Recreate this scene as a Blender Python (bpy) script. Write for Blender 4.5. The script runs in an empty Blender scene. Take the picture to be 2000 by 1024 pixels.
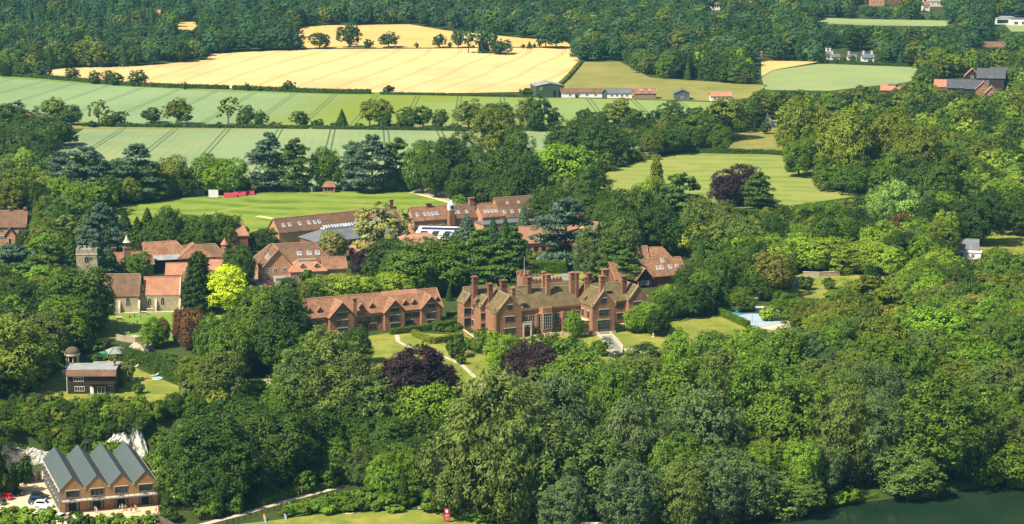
import bpy, bmesh, math, random
import numpy as np
from mathutils import Vector, Matrix
R = math.radians
S = bpy.context.scene
# ------------------------------------------------------------------ camera, sky, sun, exposure
F = 4500.0; HC = 163.0; PITCH = math.atan2(812.0, F)
cam_d = bpy.data.cameras.new('camera'); cam = bpy.data.objects.new('camera', cam_d)
S.collection.objects.link(cam); S.camera = cam
cam.location = (0, 0, HC); cam.rotation_euler = (R(90) - PITCH, 0, 0)
cam_d.sensor_width = 36; cam_d.lens = F / 2000 * 36; cam_d.clip_start = 5; cam_d.clip_end = 20000
SUN_EL, SUN_AZ = R(50), math.atan2(-0.80, -0.60)      # azimuth of the sun seen from the scene (x east, y north)
w = bpy.data.worlds.new('World'); S.world = w; w.use_nodes = True
nt = w.node_tree; bg = nt.nodes['Background']
sky = nt.nodes.new('ShaderNodeTexSky'); sky.sky_type = 'NISHITA'; sky.sun_disc = False
sky.sun_elevation = SUN_EL; sky.sun_rotation = SUN_AZ
nt.links.new(sky.outputs[0], bg.inputs[0]); bg.inputs[1].default_value = 0.078
sl = bpy.data.lights.new('sun', 'SUN'); sun = bpy.data.objects.new('sun', sl); S.collection.objects.link(sun)
sl.energy = 5.0; sl.angle = R(0.5); sl.color = (1.0, 0.91, 0.74)
sd = Vector((math.sin(SUN_AZ) * math.cos(SUN_EL), math.cos(SUN_AZ) * math.cos(SUN_EL), math.sin(SUN_EL)))
sun.rotation_euler = sd.to_track_quat('Z', 'Y').to_euler(); sun.location = (0, 600, 400)
S.view_settings.view_transform = 'Standard'; S.view_settings.look = 'None'; S.view_settings.gamma = 1
S.view_settings.exposure = 0.74
S.cycles.max_bounces = 5; S.cycles.diffuse_bounces = 3; S.cycles.transmission_bounces = 4; S.cycles.volume_bounces = 0
S.cycles.use_denoising = True
try: S.cycles.denoiser = 'OPENIMAGEDENOISE'
except Exception: pass

# ------------------------------------------------------------------ terrain
def lerp(a, b, t): return a + (b - a) * t
def interp(x, pts):
    if x <= pts[0][0]: return pts[0][1]
    for (x0, y0), (x1, y1) in zip(pts, pts[1:]):
        if x <= x1: return lerp(y0, y1, (x - x0) / (x1 - x0))
    return pts[-1][1]
def sstep(t): t = max(0.0, min(1.0, t)); return t * t * (3 - 2 * t)
BANK = [(-400, 505), (-200, 518), (0, 520), (30, 528), (50, 541), (64, 550), (100, 567), (134, 581), (200, 596), (400, 640)]
FOOT = [(-400, 583), (-70, 589), (-40, 592), (0, 577), (60, 574), (140, 600), (400, 660)]
TOPY = [(-400, 592), (-70, 597), (-40, 610), (0, 630), (60, 640), (140, 664), (400, 699)]
def zfun(x, y):
    if y >= 700:
        if y < 1000: return 13.0
        if y < 2500: return 13 + (y - 1000) * .012
        return 31 + (y - 2500) * .03
    b, f, t = interp(x, BANK), interp(x, FOOT), interp(x, TOPY)
    z = 1.4 * sstep((y - b) / 4) - 2.5 * sstep((b - y) / 5)
    if y > f: z = 1.4 + 11.6 * sstep((y - f) / (t - f))
    return z
def ray(px, py):
    cx, cy = (px - 1000) / F, -(py - 512) / F
    d = Vector((cx, math.cos(PITCH) + cy * math.sin(PITCH), -math.sin(PITCH) + cy * math.cos(PITCH)))
    return d
def PZ(px, py, z):                                   # the point of the ray of a pixel at height z
    d = ray(px, py); t = (z - HC) / d.z
    return Vector((d.x * t, d.y * t, z))
def P(px, py):                                       # ground point
    d = ray(px, py)
    if d.z > -0.02: d.z = -0.02
    t = 500.0
    while t < 9000:
        if HC + d.z * t <= zfun(d.x * t, d.y * t): break
        t += 4.0
    lo, hi = t - 4, t
    for _ in range(14):
        m = (lo + hi) / 2
        if HC + d.z * m <= zfun(d.x * m, d.y * m): hi = m
        else: lo = m
    x, y = d.x * hi, d.y * hi
    return Vector((x, y, zfun(x, y)))
cp, sp_ = math.cos(PITCH), math.sin(PITCH)
def proj(v):
    x, y, z = v[0], v[1], v[2] - HC
    dep = y * cp - z * sp_; up = y * sp_ + z * cp
    return 1000 + F * x / dep, 512 - F * up / dep, F / dep
def inpoly(x, y, poly):
    c = False; j = len(poly) - 1
    for i in range(len(poly)):
        xi, yi = poly[i]; xj, yj = poly[j]
        if (yi > y) != (yj > y) and x < (xj - xi) * (y - yi) / (yj - yi) + xi: c = not c
        j = i
    return c

# ------------------------------------------------------------------ materials
def newmat(name):
    m = bpy.data.materials.new(name); m.use_nodes = True
    return m, m.node_tree, m.node_tree.nodes['Principled BSDF']
def N(t, typ, **kw):
    n = t.nodes.new(typ)
    for k, v in kw.items(): setattr(n, k, v)
    return n
def mixc(t, fac, a, b, blend='MIX'):
    n = t.nodes.new('ShaderNodeMix'); n.data_type = 'RGBA'; n.blend_type = blend
    for sock, v in ((n.inputs[0], fac), (n.inputs[6], a), (n.inputs[7], b)):
        if hasattr(v, 'is_linked') or hasattr(v, 'node'): t.links.new(v, sock)
        elif isinstance(v, (int, float)): sock.default_value = v
        else: sock.default_value = (*v[:3], 1)
    return n.outputs[2]
def noise(t, scale, coord='Object', detail=4, rough=.6, lo=.35, hi=.65, vec=None):
    if vec is None:
        tc = N(t, 'ShaderNodeTexCoord'); vec = tc.outputs[coord]
    n = N(t, 'ShaderNodeTexNoise'); n.inputs['Scale'].default_value = scale
    n.inputs['Detail'].default_value = detail; n.inputs['Roughness'].default_value = rough
    t.links.new(vec, n.inputs['Vector'])
    r = N(t, 'ShaderNodeMapRange'); r.inputs[1].default_value = lo; r.inputs[2].default_value = hi
    t.links.new(n.outputs[0], r.inputs[0])
    return r.outputs[0]
def surf(name, c1, c2, scale=.5, rough=.85, c3=None, s3=3.0, a3=.5, bump=0, bscale=6, detail=5):
    m, t, b = newmat(name)
    col = mixc(t, noise(t, scale, detail=detail), c1, c2)
    if c3:
        n2 = noise(t, s3, lo=.5, hi=.7)
        mul = N(t, 'ShaderNodeMath', operation='MULTIPLY'); mul.inputs[1].default_value = a3
        t.links.new(n2, mul.inputs[0]); col = mixc(t, mul.outputs[0], col, c3)
    t.links.new(col, b.inputs['Base Color']); b.inputs['Roughness'].default_value = rough
    if rough > .6: b.inputs['Specular IOR Level'].default_value = .25
    if bump:
        nb = noise(t, bscale, lo=0, hi=1); bp = N(t, 'ShaderNodeBump'); bp.inputs['Strength'].default_value = bump
        bp.inputs['Distance'].default_value = .1
        t.links.new(nb, bp.inputs['Height']); t.links.new(bp.outputs[0], b.inputs['Normal'])
    return m
def math_(t, op, a, b=None, c=None):
    n = N(t, 'ShaderNodeMath', operation=op)
    for i, v in enumerate((a, b, c)):
        if v is None: continue
        if isinstance(v, (int, float)): n.inputs[i].default_value = v
        else: t.links.new(v, n.inputs[i])
    return n.outputs[0]
def cropmat(name, c1, c2, line, mode, px=None, py=None, ang=0, spacing=24, warp=0, width=.5, gap=1.0, c_right=None, rows=0, fine=.05, headland=None, strength=.85):
    """crop with tramlines: pairs of wheel tracks, radial from a far world point or parallel"""
    m, t, b = newmat(name)
    geo = N(t, 'ShaderNodeNewGeometry'); sx = N(t, 'ShaderNodeSeparateXYZ'); t.links.new(geo.outputs['Position'], sx.inputs[0])
    X, Y = sx.outputs[0], sx.outputs[1]
    if mode == 'radial':
        dx = math_(t, 'SUBTRACT', X, px); dy = math_(t, 'SUBTRACT', py, Y)
        u = math_(t, 'MULTIPLY', math_(t, 'ARCTAN2', dx, dy), py - 1250)
    else:
        u = math_(t, 'ADD', math_(t, 'MULTIPLY', X, math.cos(ang)), math_(t, 'MULTIPLY', Y, -math.sin(ang)))
    if warp:
        wn = noise(t, .0035, vec=geo.outputs['Position'], detail=1, lo=0, hi=1)
        u = math_(t, 'ADD', u, math_(t, 'MULTIPLY', wn, warp))
    fr = math_(t, 'MODULO', math_(t, 'ADD', u, 12000.0), spacing)
    d = math_(t, 'ABSOLUTE', math_(t, 'SUBTRACT', math_(t, 'ABSOLUTE', math_(t, 'SUBTRACT', fr, spacing / 2)), gap))
    ln = math_(t, 'MULTIPLY', math_(t, 'LESS_THAN', d, width), strength)
    base = mixc(t, noise(t, .018, vec=geo.outputs['Position'], detail=4), c1, c2)
    if c_right:
        g = math_(t, 'ADD', X, math_(t, 'MULTIPLY', noise(t, .01, vec=geo.outputs['Position'], lo=0, hi=1), 40))
        g = math_(t, 'ADD', g, math_(t, 'MULTIPLY', math_(t, 'SUBTRACT', Y, 1300), -.25))
        mr = N(t, 'ShaderNodeMapRange'); mr.inputs[1].default_value = -130; mr.inputs[2].default_value = -70
        t.links.new(g, mr.inputs[0]); base = mixc(t, mr.outputs[0], base, c_right)
    if rows:
        fr2 = math_(t, 'MODULO', math_(t, 'ADD', u, 12000.0), rows)
        l2 = math_(t, 'MULTIPLY', math_(t, 'LESS_THAN', fr2, rows * .16), .28)
        l2 = math_(t, 'MULTIPLY', l2, noise(t, .03, vec=geo.outputs['Position']))
        base = mixc(t, l2, base, line)
    fn = noise(t, .5, vec=geo.outputs['Position'], detail=6, lo=.3, hi=.7)
    base = mixc(t, math_(t, 'MULTIPLY', fn, .22), base, line)
    pt = noise(t, .006, vec=geo.outputs['Position'], detail=6, lo=.42, hi=.62); base = mixc(t, math_(t, 'MULTIPLY', pt, .5), base, tuple(min(1, q * 1.25) for q in c1))
    col = mixc(t, ln, base, line)
    t.links.new(col, b.inputs['Base Color']); b.inputs['Roughness'].default_value = .95; b.inputs['Specular IOR Level'].default_value = .1
    return m
def grassmat(name, c1, c2, c3, scale=.03, stripes=None, ring=None):
    m, t, b = newmat(name)
    geo = N(t, 'ShaderNodeNewGeometry'); pos = geo.outputs['Position']
    col = mixc(t, noise(t, scale, vec=pos, detail=5), c1, c2)
    col = mixc(t, math_(t, 'MULTIPLY', noise(t, scale * 3.3, vec=pos, detail=6, lo=.45, hi=.72), .8), col, c3)
    if stripes:
        ang, per, cs, amt = stripes
        sx = N(t, 'ShaderNodeSeparateXYZ'); t.links.new(pos, sx.inputs[0])
        u = math_(t, 'ADD', math_(t, 'MULTIPLY', sx.outputs[0], math.cos(ang)), math_(t, 'MULTIPLY', sx.outputs[1], math.sin(ang)))
        u = math_(t, 'ADD', u, math_(t, 'MULTIPLY', noise(t, .02, vec=pos, lo=0, hi=1, detail=1), per * 1.5))
        s = math_(t, 'SINE', math_(t, 'MULTIPLY', u, 2 * math.pi / per))
        s = math_(t, 'MULTIPLY', math_(t, 'ADD', s, 1), amt / 2); col = mixc(t, s, col, cs)
    if ring:
        cx, cy, rx, wd, rc = ring
        sx = N(t, 'ShaderNodeSeparateXYZ'); t.links.new(pos, sx.inputs[0])
        dx = math_(t, 'SUBTRACT', sx.outputs[0], cx); dy = math_(t, 'SUBTRACT', sx.outputs[1], cy)
        rr = math_(t, 'SQRT', math_(t, 'ADD', math_(t, 'MULTIPLY', dx, dx), math_(t, 'MULTIPLY', dy, dy)))
        d = math_(t, 'ABSOLUTE', math_(t, 'SUBTRACT', rr, rx))
        col = mixc(t, math_(t, 'MULTIPLY', math_(t, 'LESS_THAN', d, wd), .6), col, rc)
    fine = noise(t, 1.2, vec=pos, detail=6, lo=.3, hi=.75)
    col = mixc(t, math_(t, 'MULTIPLY', fine, .3), col, tuple(v * .45 for v in c1))
    t.links.new(col, b.inputs['Base Color']); b.inputs['Roughness'].default_value = .95; b.inputs['Specular IOR Level'].default_value = .1
    return m
M = {}
M['ground'] = grassmat('undergrowth', (.035, .06, .015), (.055, .085, .018), (.085, .095, .025), .05)
M['leaf_tree'] = None
def leafmat(name, instancer=False):
    m, t, b = newmat(name)
    if instancer:
        a = N(t, 'ShaderNodeAttribute', attribute_type='INSTANCER', attribute_name='tcol'); base = a.outputs['Color']
    else:
        base = N(t, 'ShaderNodeObjectInfo').outputs['Color']
    geo = N(t, 'ShaderNodeNewGeometry')
    isl = geo.outputs['Random Per Island']
    v = math_(t, 'ADD', math_(t, 'MULTIPLY', isl, .75), .62)
    n = noise(t, .35, detail=2, lo=.3, hi=.7)
    v = math_(t, 'MULTIPLY', v, math_(t, 'ADD', math_(t, 'MULTIPLY', n, .5), .75))
    vm = N(t, 'ShaderNodeVectorMath', operation='SCALE'); t.links.new(base, vm.inputs[0]); t.links.new(v, vm.inputs['Scale'])
    hs = N(t, 'ShaderNodeHueSaturation'); t.links.new(vm.outputs[0], hs.inputs['Color'])
    hn = math_(t, 'ADD', math_(t, 'MULTIPLY', noise(t, .8, detail=1, lo=.3, hi=.7), .03), .485)
    t.links.new(hn, hs.inputs['Hue'])
    b.inputs['Roughness'].default_value = .6; b.inputs['Specular IOR Level'].default_value = .12
    t.links.new(hs.outputs[0], b.inputs['Base Color'])
    tr = N(t, 'ShaderNodeBsdfTranslucent'); t.links.new(hs.outputs[0], tr.inputs[0])
    mx = N(t, 'ShaderNodeMixShader'); mx.inputs[0].default_value = .13
    t.links.new(b.outputs[0], mx.inputs[1]); t.links.new(tr.outputs[0], mx.inputs[2])
    t.links.new(mx.outputs[0], t.nodes['Material Output'].inputs['Surface'])
    return m
M['leaf'] = leafmat('foliage'); M['leafi'] = leafmat('foliage_far', True)
M['bark'] = surf('bark', (.09, .065, .045), (.16, .13, .10), 2)
M['brick'] = surf('red_brick', (.26, .13, .07), (.37, .19, .105), .6, c3=(.13, .075, .05), s3=2.2, a3=.55, bump=.3)
M['brick_dark'] = surf('dark_brick', (.17, .075, .045), (.25, .115, .065), .8, c3=(.09, .055, .04), s3=2.5, a3=.6, bump=.3)
M['brick_orange'] = surf('orange_brick', (.42, .22, .12), (.53, .30, .17), .6, c3=(.33, .15, .09), s3=2.2, a3=.5, bump=.3)
M['tile'] = surf('clay_tiles', (.225, .108, .058), (.34, .178, .10), .3, c3=(.10, .07, .045), s3=1.1, a3=.95, bump=.4, bscale=3)
M['tile_brown'] = surf('weathered_clay_tiles', (.145, .085, .052), (.225, .125, .072), .3, c3=(.08, .058, .04), s3=1.2, a3=.95, bump=.4, bscale=3)
M['tile_pink'] = surf('new_clay_tiles', (.38, .175, .10), (.46, .23, .135), .3, c3=(.23, .125, .08), s3=1.3, a3=.7, bump=.3, bscale=3)
M['tile_moss'] = surf('mossy_tiles', (.115, .085, .04), (.19, .145, .062), .35, c3=(.075, .06, .038), s3=1.2, a3=.9, bump=.4, bscale=3)
M['slate'] = surf('slate', (.11, .12, .13), (.17, .18, .19), .4, .6, c3=(.08, .085, .09), s3=2, a3=.6)
M['metal_roof'] = surf('grey_metal_roof', (.088, .112, .112), (.10, .125, .125), .15, .5, c3=(.08, .10, .10), s3=1.5, a3=.25)
M['lead'] = surf('pale_flat_roof', (.24, .26, .25), (.34, .35, .33), .3, .7, c3=(.16, .17, .16), s3=1.3, a3=.5)
M['stone'] = surf('flint_stone', (.33, .275, .17), (.46, .39, .26), .9, c3=(.12, .11, .08), s3=3.2, a3=.7, bump=.5)
M['stone_pale'] = surf('pale_stone', (.52, .46, .33), (.62, .56, .43), .6, c3=(.33, .29, .21), s3=2, a3=.5)
M['timber'] = surf('honey_timber', (.30, .165, .06), (.40, .235, .09), .5, .7, c3=(.17, .09, .035), s3=5, a3=.5)
M['dark_wood'] = surf('dark_boards', (.030, .021, .017), (.052, .036, .028), .8, .8, c3=(.025, .018, .015), s3=5, a3=.6)
M['grey_clad'] = surf('grey_cladding', (.09, .10, .105), (.12, .13, .135), .4, .6)
M['white'] = surf('white_paint', (.74, .73, .69), (.82, .81, .78), .5, .6, c3=(.6, .58, .52), s3=1.4, a3=.3)
M['cream'] = surf('cream_render', (.62, .54, .38), (.72, .64, .48), .4, .8)
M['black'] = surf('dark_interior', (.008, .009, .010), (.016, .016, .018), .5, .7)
M['iron'] = surf('grey_metal', (.10, .105, .11), (.14, .145, .15), 1, .5)
M['red_pot'] = surf('terracotta', (.45, .2, .1), (.55, .27, .14), 1)
M['solar'] = surf('solar_panel', (.012, .018, .04), (.02, .03, .06), .5, .25)
m, t, b = newmat('window_glass'); b.inputs['Base Color'].default_value = (.025, .035, .04, 1); b.inputs['Roughness'].default_value = .12
nz = noise(t, .45, detail=1); t.links.new(mixc(t, nz, (.008, .011, .013), (.055, .07, .075)), b.inputs['Base Color']); M['glass'] = m
m, t, b = newmat('skylight_glass'); b.inputs['Roughness'].default_value = .2
t.links.new(mixc(t, noise(t, .3), (.10, .14, .17), (.42, .46, .48)), b.inputs['Base Color']); M['skyglass'] = m
def flat(name, c, rough=.6, metal=0, coat=0):
    m, t, b = newmat(name)
    t.links.new(mixc(t, noise(t, 1.5), tuple(v * .9 for v in c), tuple(min(1, v * 1.08) for v in c)), b.inputs['Base Color'])
    b.inputs['Roughness'].default_value = rough; b.inputs['Metallic'].default_value = metal; b.inputs['Coat Weight'].default_value = coat
    return m

# ------------------------------------------------------------------ mesh helpers
class MB:
    def __init__(s): s.v = []; s.f = []; s.m = []; s.k = 0
    def mat(s, k): s.k = k; return s
    def add(s, vs, fs):
        o = len(s.v); s.v += [tuple(v) for v in vs]; s.f += [tuple(i + o for i in f) for f in fs]; s.m += [s.k] * len(fs); return s
    def box(s, x0, x1, y0, y1, z0, z1):
        return s.add([(x0, y0, z0), (x1, y0, z0), (x1, y1, z0), (x0, y1, z0), (x0, y0, z1), (x1, y0, z1), (x1, y1, z1), (x0, y1, z1)],
                     [(3, 2, 1, 0), (4, 5, 6, 7), (0, 1, 5, 4), (1, 2, 6, 5), (2, 3, 7, 6), (3, 0, 4, 7)])
    def ext(s, pts, off):                            # a polygon extruded by a vector
        n = len(pts); q = [tuple(Vector(p) + Vector(off)) for p in pts]
        return s.add(list(pts) + q, [tuple(range(n))[::-1], tuple(range(n, 2 * n))] + [(i, (i + 1) % n, n + (i + 1) % n, n + i) for i in range(n)])
    def slab(s, pts, th): return s.ext(pts, (0, 0, th))
    def tube(s, path, rads, n=6):
        o = len(s.v); rings = []
        for i, (p, r) in enumerate(zip(path, rads)):
            a = Vector(path[min(i + 1, len(path) - 1)]) - Vector(path[max(i - 1, 0)]); a.normalize()
            u = a.cross(Vector((0, 1, 0)) if abs(a.y) < .9 else Vector((1, 0, 0))).normalized(); v = a.cross(u)
            rings.append([tuple(Vector(p) + u * (math.cos(6.2832 * k / n) * r) + v * (math.sin(6.2832 * k / n) * r)) for k in range(n)])
        vs = [p for r in rings for p in r]; fs = []
        for i in range(len(rings) - 1):
            for k in range(n): fs.append((i * n + k, i * n + (k + 1) % n, (i + 1) * n + (k + 1) % n, (i + 1) * n + k))
        fs += [tuple(range(n))[::-1], tuple(range((len(rings) - 1) * n, len(rings) * n))]
        return s.add(vs, fs)
    def cyl(s, x, y, z0, z1, r0, r1=None, n=8):
        return s.tube([(x, y, z0), (x, y, z1)], [r0, r0 if r1 is None else r1], n)
    def xf(s, mtx, start=0):
        for i in range(start, len(s.v)): s.v[i] = tuple(mtx @ Vector(s.v[i]))
        return s
    def mesh(s, name, mats, smooth=False):
        me = bpy.data.meshes.new(name); me.from_pydata(s.v, [], s.f)
        for m_ in mats: me.materials.append(M[m_] if isinstance(m_, str) else m_)
        me.polygons.foreach_set('material_index', s.m)
        if smooth: me.polygons.foreach_set('use_smooth', [True] * len(s.f))
        bm = bmesh.new(); bm.from_mesh(me); bmesh.ops.recalc_face_normals(bm, faces=bm.faces[:]); bm.to_mesh(me); bm.free()
        me.update(); return me
    def build(s, name, mats, parent=None, smooth=False, loc=None, rz=None):
        o = bpy.data.objects.new(name, s.mesh(name, mats, smooth)); S.collection.objects.link(o); o.parent = parent
        if loc is not None: o.location = loc
        if rz is not None: o.rotation_euler.z = rz
        return o
def tag(o, label, cat, group=None, kind=None):
    if label: o['label'] = label
    if cat: o['category'] = cat
    if group: o['group'] = group
    if kind: o['kind'] = kind
    return o
def empty(name, loc, rz, label, cat, group=None):
    o = bpy.data.objects.new(name, None); S.collection.objects.link(o); o.location = loc; o.rotation_euler.z = rz
    o.empty_display_size = 1
    return tag(o, label, cat, group)
def link(name, me, parent=None, loc=(0, 0, 0), rot=(0, 0, 0), scale=(1, 1, 1)):
    o = bpy.data.objects.new(name, me); S.collection.objects.link(o); o.parent = parent
    o.location = loc; o.rotation_euler = rot; o.scale = scale
    return o
def copy_tree(o, loc=None, rz=None, label=None):
    c = o.copy(); S.collection.objects.link(c)
    if loc is not None: c.location = loc
    if rz is not None: c.rotation_euler.z = rz
    if label: c['label'] = label
    for ch in o.children:
        d = ch.copy(); S.collection.objects.link(d); d.parent = c
        for g in ch.children:
            e = g.copy(); S.collection.objects.link(e); e.parent = d
    return c

# ------------------------------------------------------------------ ground and fields
def grid():
    xs = sorted(set([-6000, -3500, -2000, -1200, -800, -500, -360, -280] + list(range(-220, 221, 4)) + [280, 360, 500, 800, 1200, 2000, 3500, 6000]))
    ys = [-1500, -500, 0, 200, 350, 430, 480] + [480 + 2.5 * i for i in range(1, 89)] + [720, 780, 860, 1000, 1250, 1600, 2000, 2500, 3500, 5500, 9000]
    v = [(x, y, zfun(x, y)) for y in ys for x in xs]; n = len(xs)
    f = [(j * n + i, j * n + i + 1, (j + 1) * n + i + 1, (j + 1) * n + i) for j in range(len(ys) - 1) for i in range(n - 1)]
    me = bpy.data.meshes.new('ground'); me.from_pydata(v, [], f); me.materials.append(M['ground'])
    me.polygons.foreach_set('use_smooth', [True] * len(f))
    o = bpy.data.objects.new('ground', me); S.collection.objects.link(o); o['kind'] = 'structure'
grid()
def sheet(name, pts, mat, dz=.08, sub=0, px=True):
    """ground sheet draped a little above the terrain"""
    w_ = [P(*p) for p in pts] if px else [Vector((p[0], p[1], zfun(p[0], p[1]))) for p in pts]
    bm = bmesh.new(); vs = [bm.verts.new((p.x, p.y, 0)) for p in w_]; bm.faces.new(vs)
    cuts = [(0, 1, 0, y) for y in (700, 1000, 2500)]
    if sub:
        x0 = min(p.x for p in w_); x1 = max(p.x for p in w_); y0 = min(p.y for p in w_); y1 = max(p.y for p in w_)
        k = math.floor(x0 / sub) * sub
        while k < x1: cuts.append((1, 0, k, 0)); k += sub
        k = math.floor(y0 / sub) * sub
        while k < y1: cuts.append((0, 1, 0, k)); k += sub
    for nx, ny, cx, cy in cuts:
        bmesh.ops.bisect_plane(bm, geom=bm.verts[:] + bm.edges[:] + bm.faces[:], plane_co=(cx, cy, 0), plane_no=(nx, ny, 0))
    bmesh.ops.triangulate(bm, faces=bm.faces[:])
    for v in bm.verts: v.co.z = zfun(v.co.x, v.co.y) + dz
    bmesh.ops.recalc_face_normals(bm, faces=bm.faces[:])
    for f_ in bm.faces:
        if f_.normal.z < 0: f_.normal_flip()
    me = bpy.data.meshes.new(name); bm.to_mesh(me); bm.free(); me.materials.append(M[mat] if isinstance(mat, str) else mat)
    o = bpy.data.objects.new(name, me); S.collection.objects.link(o); o['kind'] = 'structure'
    return o
def strip(name, pts, wd, mat, dz=.12, px=True, sub=3):
    c = [P(*p) if px else Vector((*p, 0)) for p in pts]; L = []; Rr = []
    for i, p in enumerate(c):
        a = (c[min(i + 1, len(c) - 1)] - c[max(i - 1, 0)]); a.z = 0; a.normalize(); n_ = Vector((-a.y, a.x, 0)) * wd / 2
        L.append((p.x + n_.x, p.y + n_.y)); Rr.append((p.x - n_.x, p.y - n_.y))
    return sheet(name, L + Rr[::-1], mat, dz, sub, px=False)
def clearpoly(pts): CLEAR.append((pts, min(p[0] for p in pts), max(p[0] for p in pts), min(p[1] for p in pts), max(p[1] for p in pts)))
CLEAR = []
P1 = PZ(946, -75, 31); P2 = PZ(720, -53, 31)
m_gold = cropmat('ripe_barley', (.62, .42, .18), (.76, .54, .25), (.46, .25, .065), 'par', ang=math.atan(.156), spacing=24, warp=90, width=.45, gap=1.0, strength=.7)
m_gold2 = cropmat('ripe_barley_upper', (.60, .36, .11), (.70, .45, .16), (.60, .37, .12), 'par', ang=1.45, spacing=26, warp=70, width=.5, strength=.4)
m_green2 = cropmat('green_wheat', (.20, .28, .125), (.255, .335, .15), (.07, .11, .04), 'radial', P1.x, P1.y, spacing=27, warp=0, width=.42, gap=1.2, strength=.8, c_right=(.215, .265, .030))
m_green3 = cropmat('pale_wheat', (.20, .27, .125), (.29, .335, .14), (.07, .105, .045), 'radial', P2.x, P2.y, spacing=27, warp=0, width=.42, gap=1.2, strength=.85, rows=4.5)
m_palegreen = cropmat('pale_crop', (.22, .28, .11), (.30, .34, .125), (.15, .22, .08), 'par', ang=.9, spacing=26, warp=60, strength=.3)
m_meadow = grassmat('meadow', (.20, .215, .045), (.28, .26, .07), (.36, .29, .10), .02)
m_sport = grassmat('playing_field', (.15, .225, .035), (.27, .29, .065), (.40, .36, .11), .014, stripes=(1.45, 13, (.29, .33, .08), .75))
m_cricket = grassmat('cricket_grass', (.09, .18, .02), (.165, .245, .034), (.33, .33, .07), .03, stripes=(1.35, 17, (.25, .32, .045), .8), ring=(P(600, 432).x, P(600, 432).y, 46, .8, (.42, .40, .10)))
m_lawn = grassmat('dry_lawn', (.15, .20, .025), (.25, .27, .045), (.42, .35, .085), .06)
m_lawn_g = grassmat('green_lawn', (.13, .24, .03), (.20, .31, .045), (.30, .33, .09), .06)
M['lawn'] = m_lawn
M['gravel'] = surf('gravel', (.58, .43, .26), (.70, .54, .35), .12, .95, c3=(.44, .33, .2), s3=.8, a3=.5)
M['asphalt'] = surf('parking_surface', (.38, .31, .23), (.45, .38, .29), .1, .95, c3=(.30, .25, .19), s3=.8, a3=.4)
M['tarmac'] = surf('grey_drive', (.20, .20, .18), (.27, .27, .25), .2, .95)
M['pathm'] = surf('pale_path', (.44, .37, .25), (.58, .49, .36), .3, .95)
M['straw'] = surf('dry_grass', (.62, .50, .22), (.70, .58, .28), .2, .95)
FIELDS = {
 'gold_field': ([(60,141),(130,133),(270,130),(400,118),(413,106),(500,101),(600,97),(900,95),(1115,93),(1136,125),(1110,156),(1086,169),(1040,174),(1010,180),(850,183),(600,179),(450,173),(350,170),(230,161),(120,151)], m_gold),
 'gold_field.001': ([(570,55),(620,50),(800,48),(870,60),(1000,73),(1110,82),(1115,91),(900,93),(600,95),(585,80)], m_gold2),
 'gold_field.002': ([(343,44),(392,43),(375,60),(348,57)], m_gold2),
 'wheat_field': ([(-140,146),(110,154),(220,165),(450,176),(700,183),(1000,190),(1200,194),(1392,200),(1385,216),(1100,250),(600,247),(140,242),(-140,238)], m_green2),
 'wheat_field.001': ([(165,251),(700,252),(930,256),(1250,254),(1250,290),(1080,300),(900,332),(600,375),(480,350),(300,322),(90,305)], m_green3),
 'meadow': ([(1131,121),(1210,121),(1270,152),(1430,163),(1500,167),(1460,192),(1400,198),(1100,190),(1084,171)], m_meadow),
 'crop_field': ([(1487,152),(1510,138),(1600,125),(1795,132),(1780,160),(1620,178),(1495,176)], m_palegreen),
 'stubble_field': ([(1487,119),(1600,121),(1510,137),(1487,150)], m_gold2),
 'far_field': ([(1590,35),(1695,38),(1875,41),(1850,52),(1690,50),(1600,46)], m_palegreen),
 'far_field.001': ([(1955,40),(2060,38),(2060,62),(1975,62)], m_palegreen),
 'paddock': ([(1405,292),(1440,262),(1500,250),(1545,250),(1540,296)], m_meadow),
 'sports_field': ([(1150,350),(1250,316),(1330,298),(1500,300),(1600,318),(1700,342),(1765,360),(1700,380),(1560,400),(1400,410),(1200,390)], m_sport),
 'cricket_field': ([(195,420),(225,405),(300,393),(420,382),(520,377),(650,375),(800,374),(895,398),(860,408),(800,440),(640,480),(560,485),(400,470),(230,450)], m_cricket),
}
for k, (pts, mt) in FIELDS.items(): sheet(k, pts, mt, .1)
sheet('field_margin', [(60,142),(120,152),(230,163),(450,175),(700,182),(1010,186),(1010,191),(700,186),(450,180),(220,168),(60,156),(-140,148),(-140,143)], m_lawn_g, .16)
sheet('field_margin', [(140,241),(600,244),(1000,246),(1250,248),(1250,256),(1000,256),(600,252),(140,252)], m_meadow, .16)
sheet('lawn', [(160,612),(380,598),(460,600),(470,640),(390,665),(290,668),(160,655)], m_lawn_g, .05)
sheet('lawn', [(-60,745),(100,735),(225,700),(300,735),(400,775),(380,800),(-60,800)], m_lawn, .05, sub=3)
sheet('lawn', [(700,660),(775,648),(905,655),(930,690),(960,760),(925,800),(715,790),(690,720)], m_lawn, .05, sub=3)
sheet('lawn', [(860,655),(1140,640),(1215,628),(1300,632),(1400,612),(1460,640),(1440,680),(1300,700),(1100,740),(990,700),(905,700)], m_lawn, .09, sub=3)
sheet('lawn', [(895,695),(1000,693),(1100,732),(1010,785),(930,765)], m_lawn, .07, sub=3)
sheet('lawn', [(1520,530),(1720,528),(1780,550),(1760,580),(1600,585),(1520,575)], m_lawn, .05)
sheet('lawn', [(1860,455),(2060,450),(2060,500),(1930,500)], m_lawn, .05)
sheet('lawn', [(1010,520),(1160,515),(1170,545),(1010,555)], m_lawn, .05)
sheet('lawn', [(1480,600),(1600,600),(1600,650),(1500,650)], m_lawn, .05)
sheet('lawn', [(380,1090),(470,1024),(540,1016),(640,1003),(720,1000),(830,996),(880,1003),(960,1016),(960,1045),(800,1075)], m_lawn, .05, sub=3)
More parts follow.
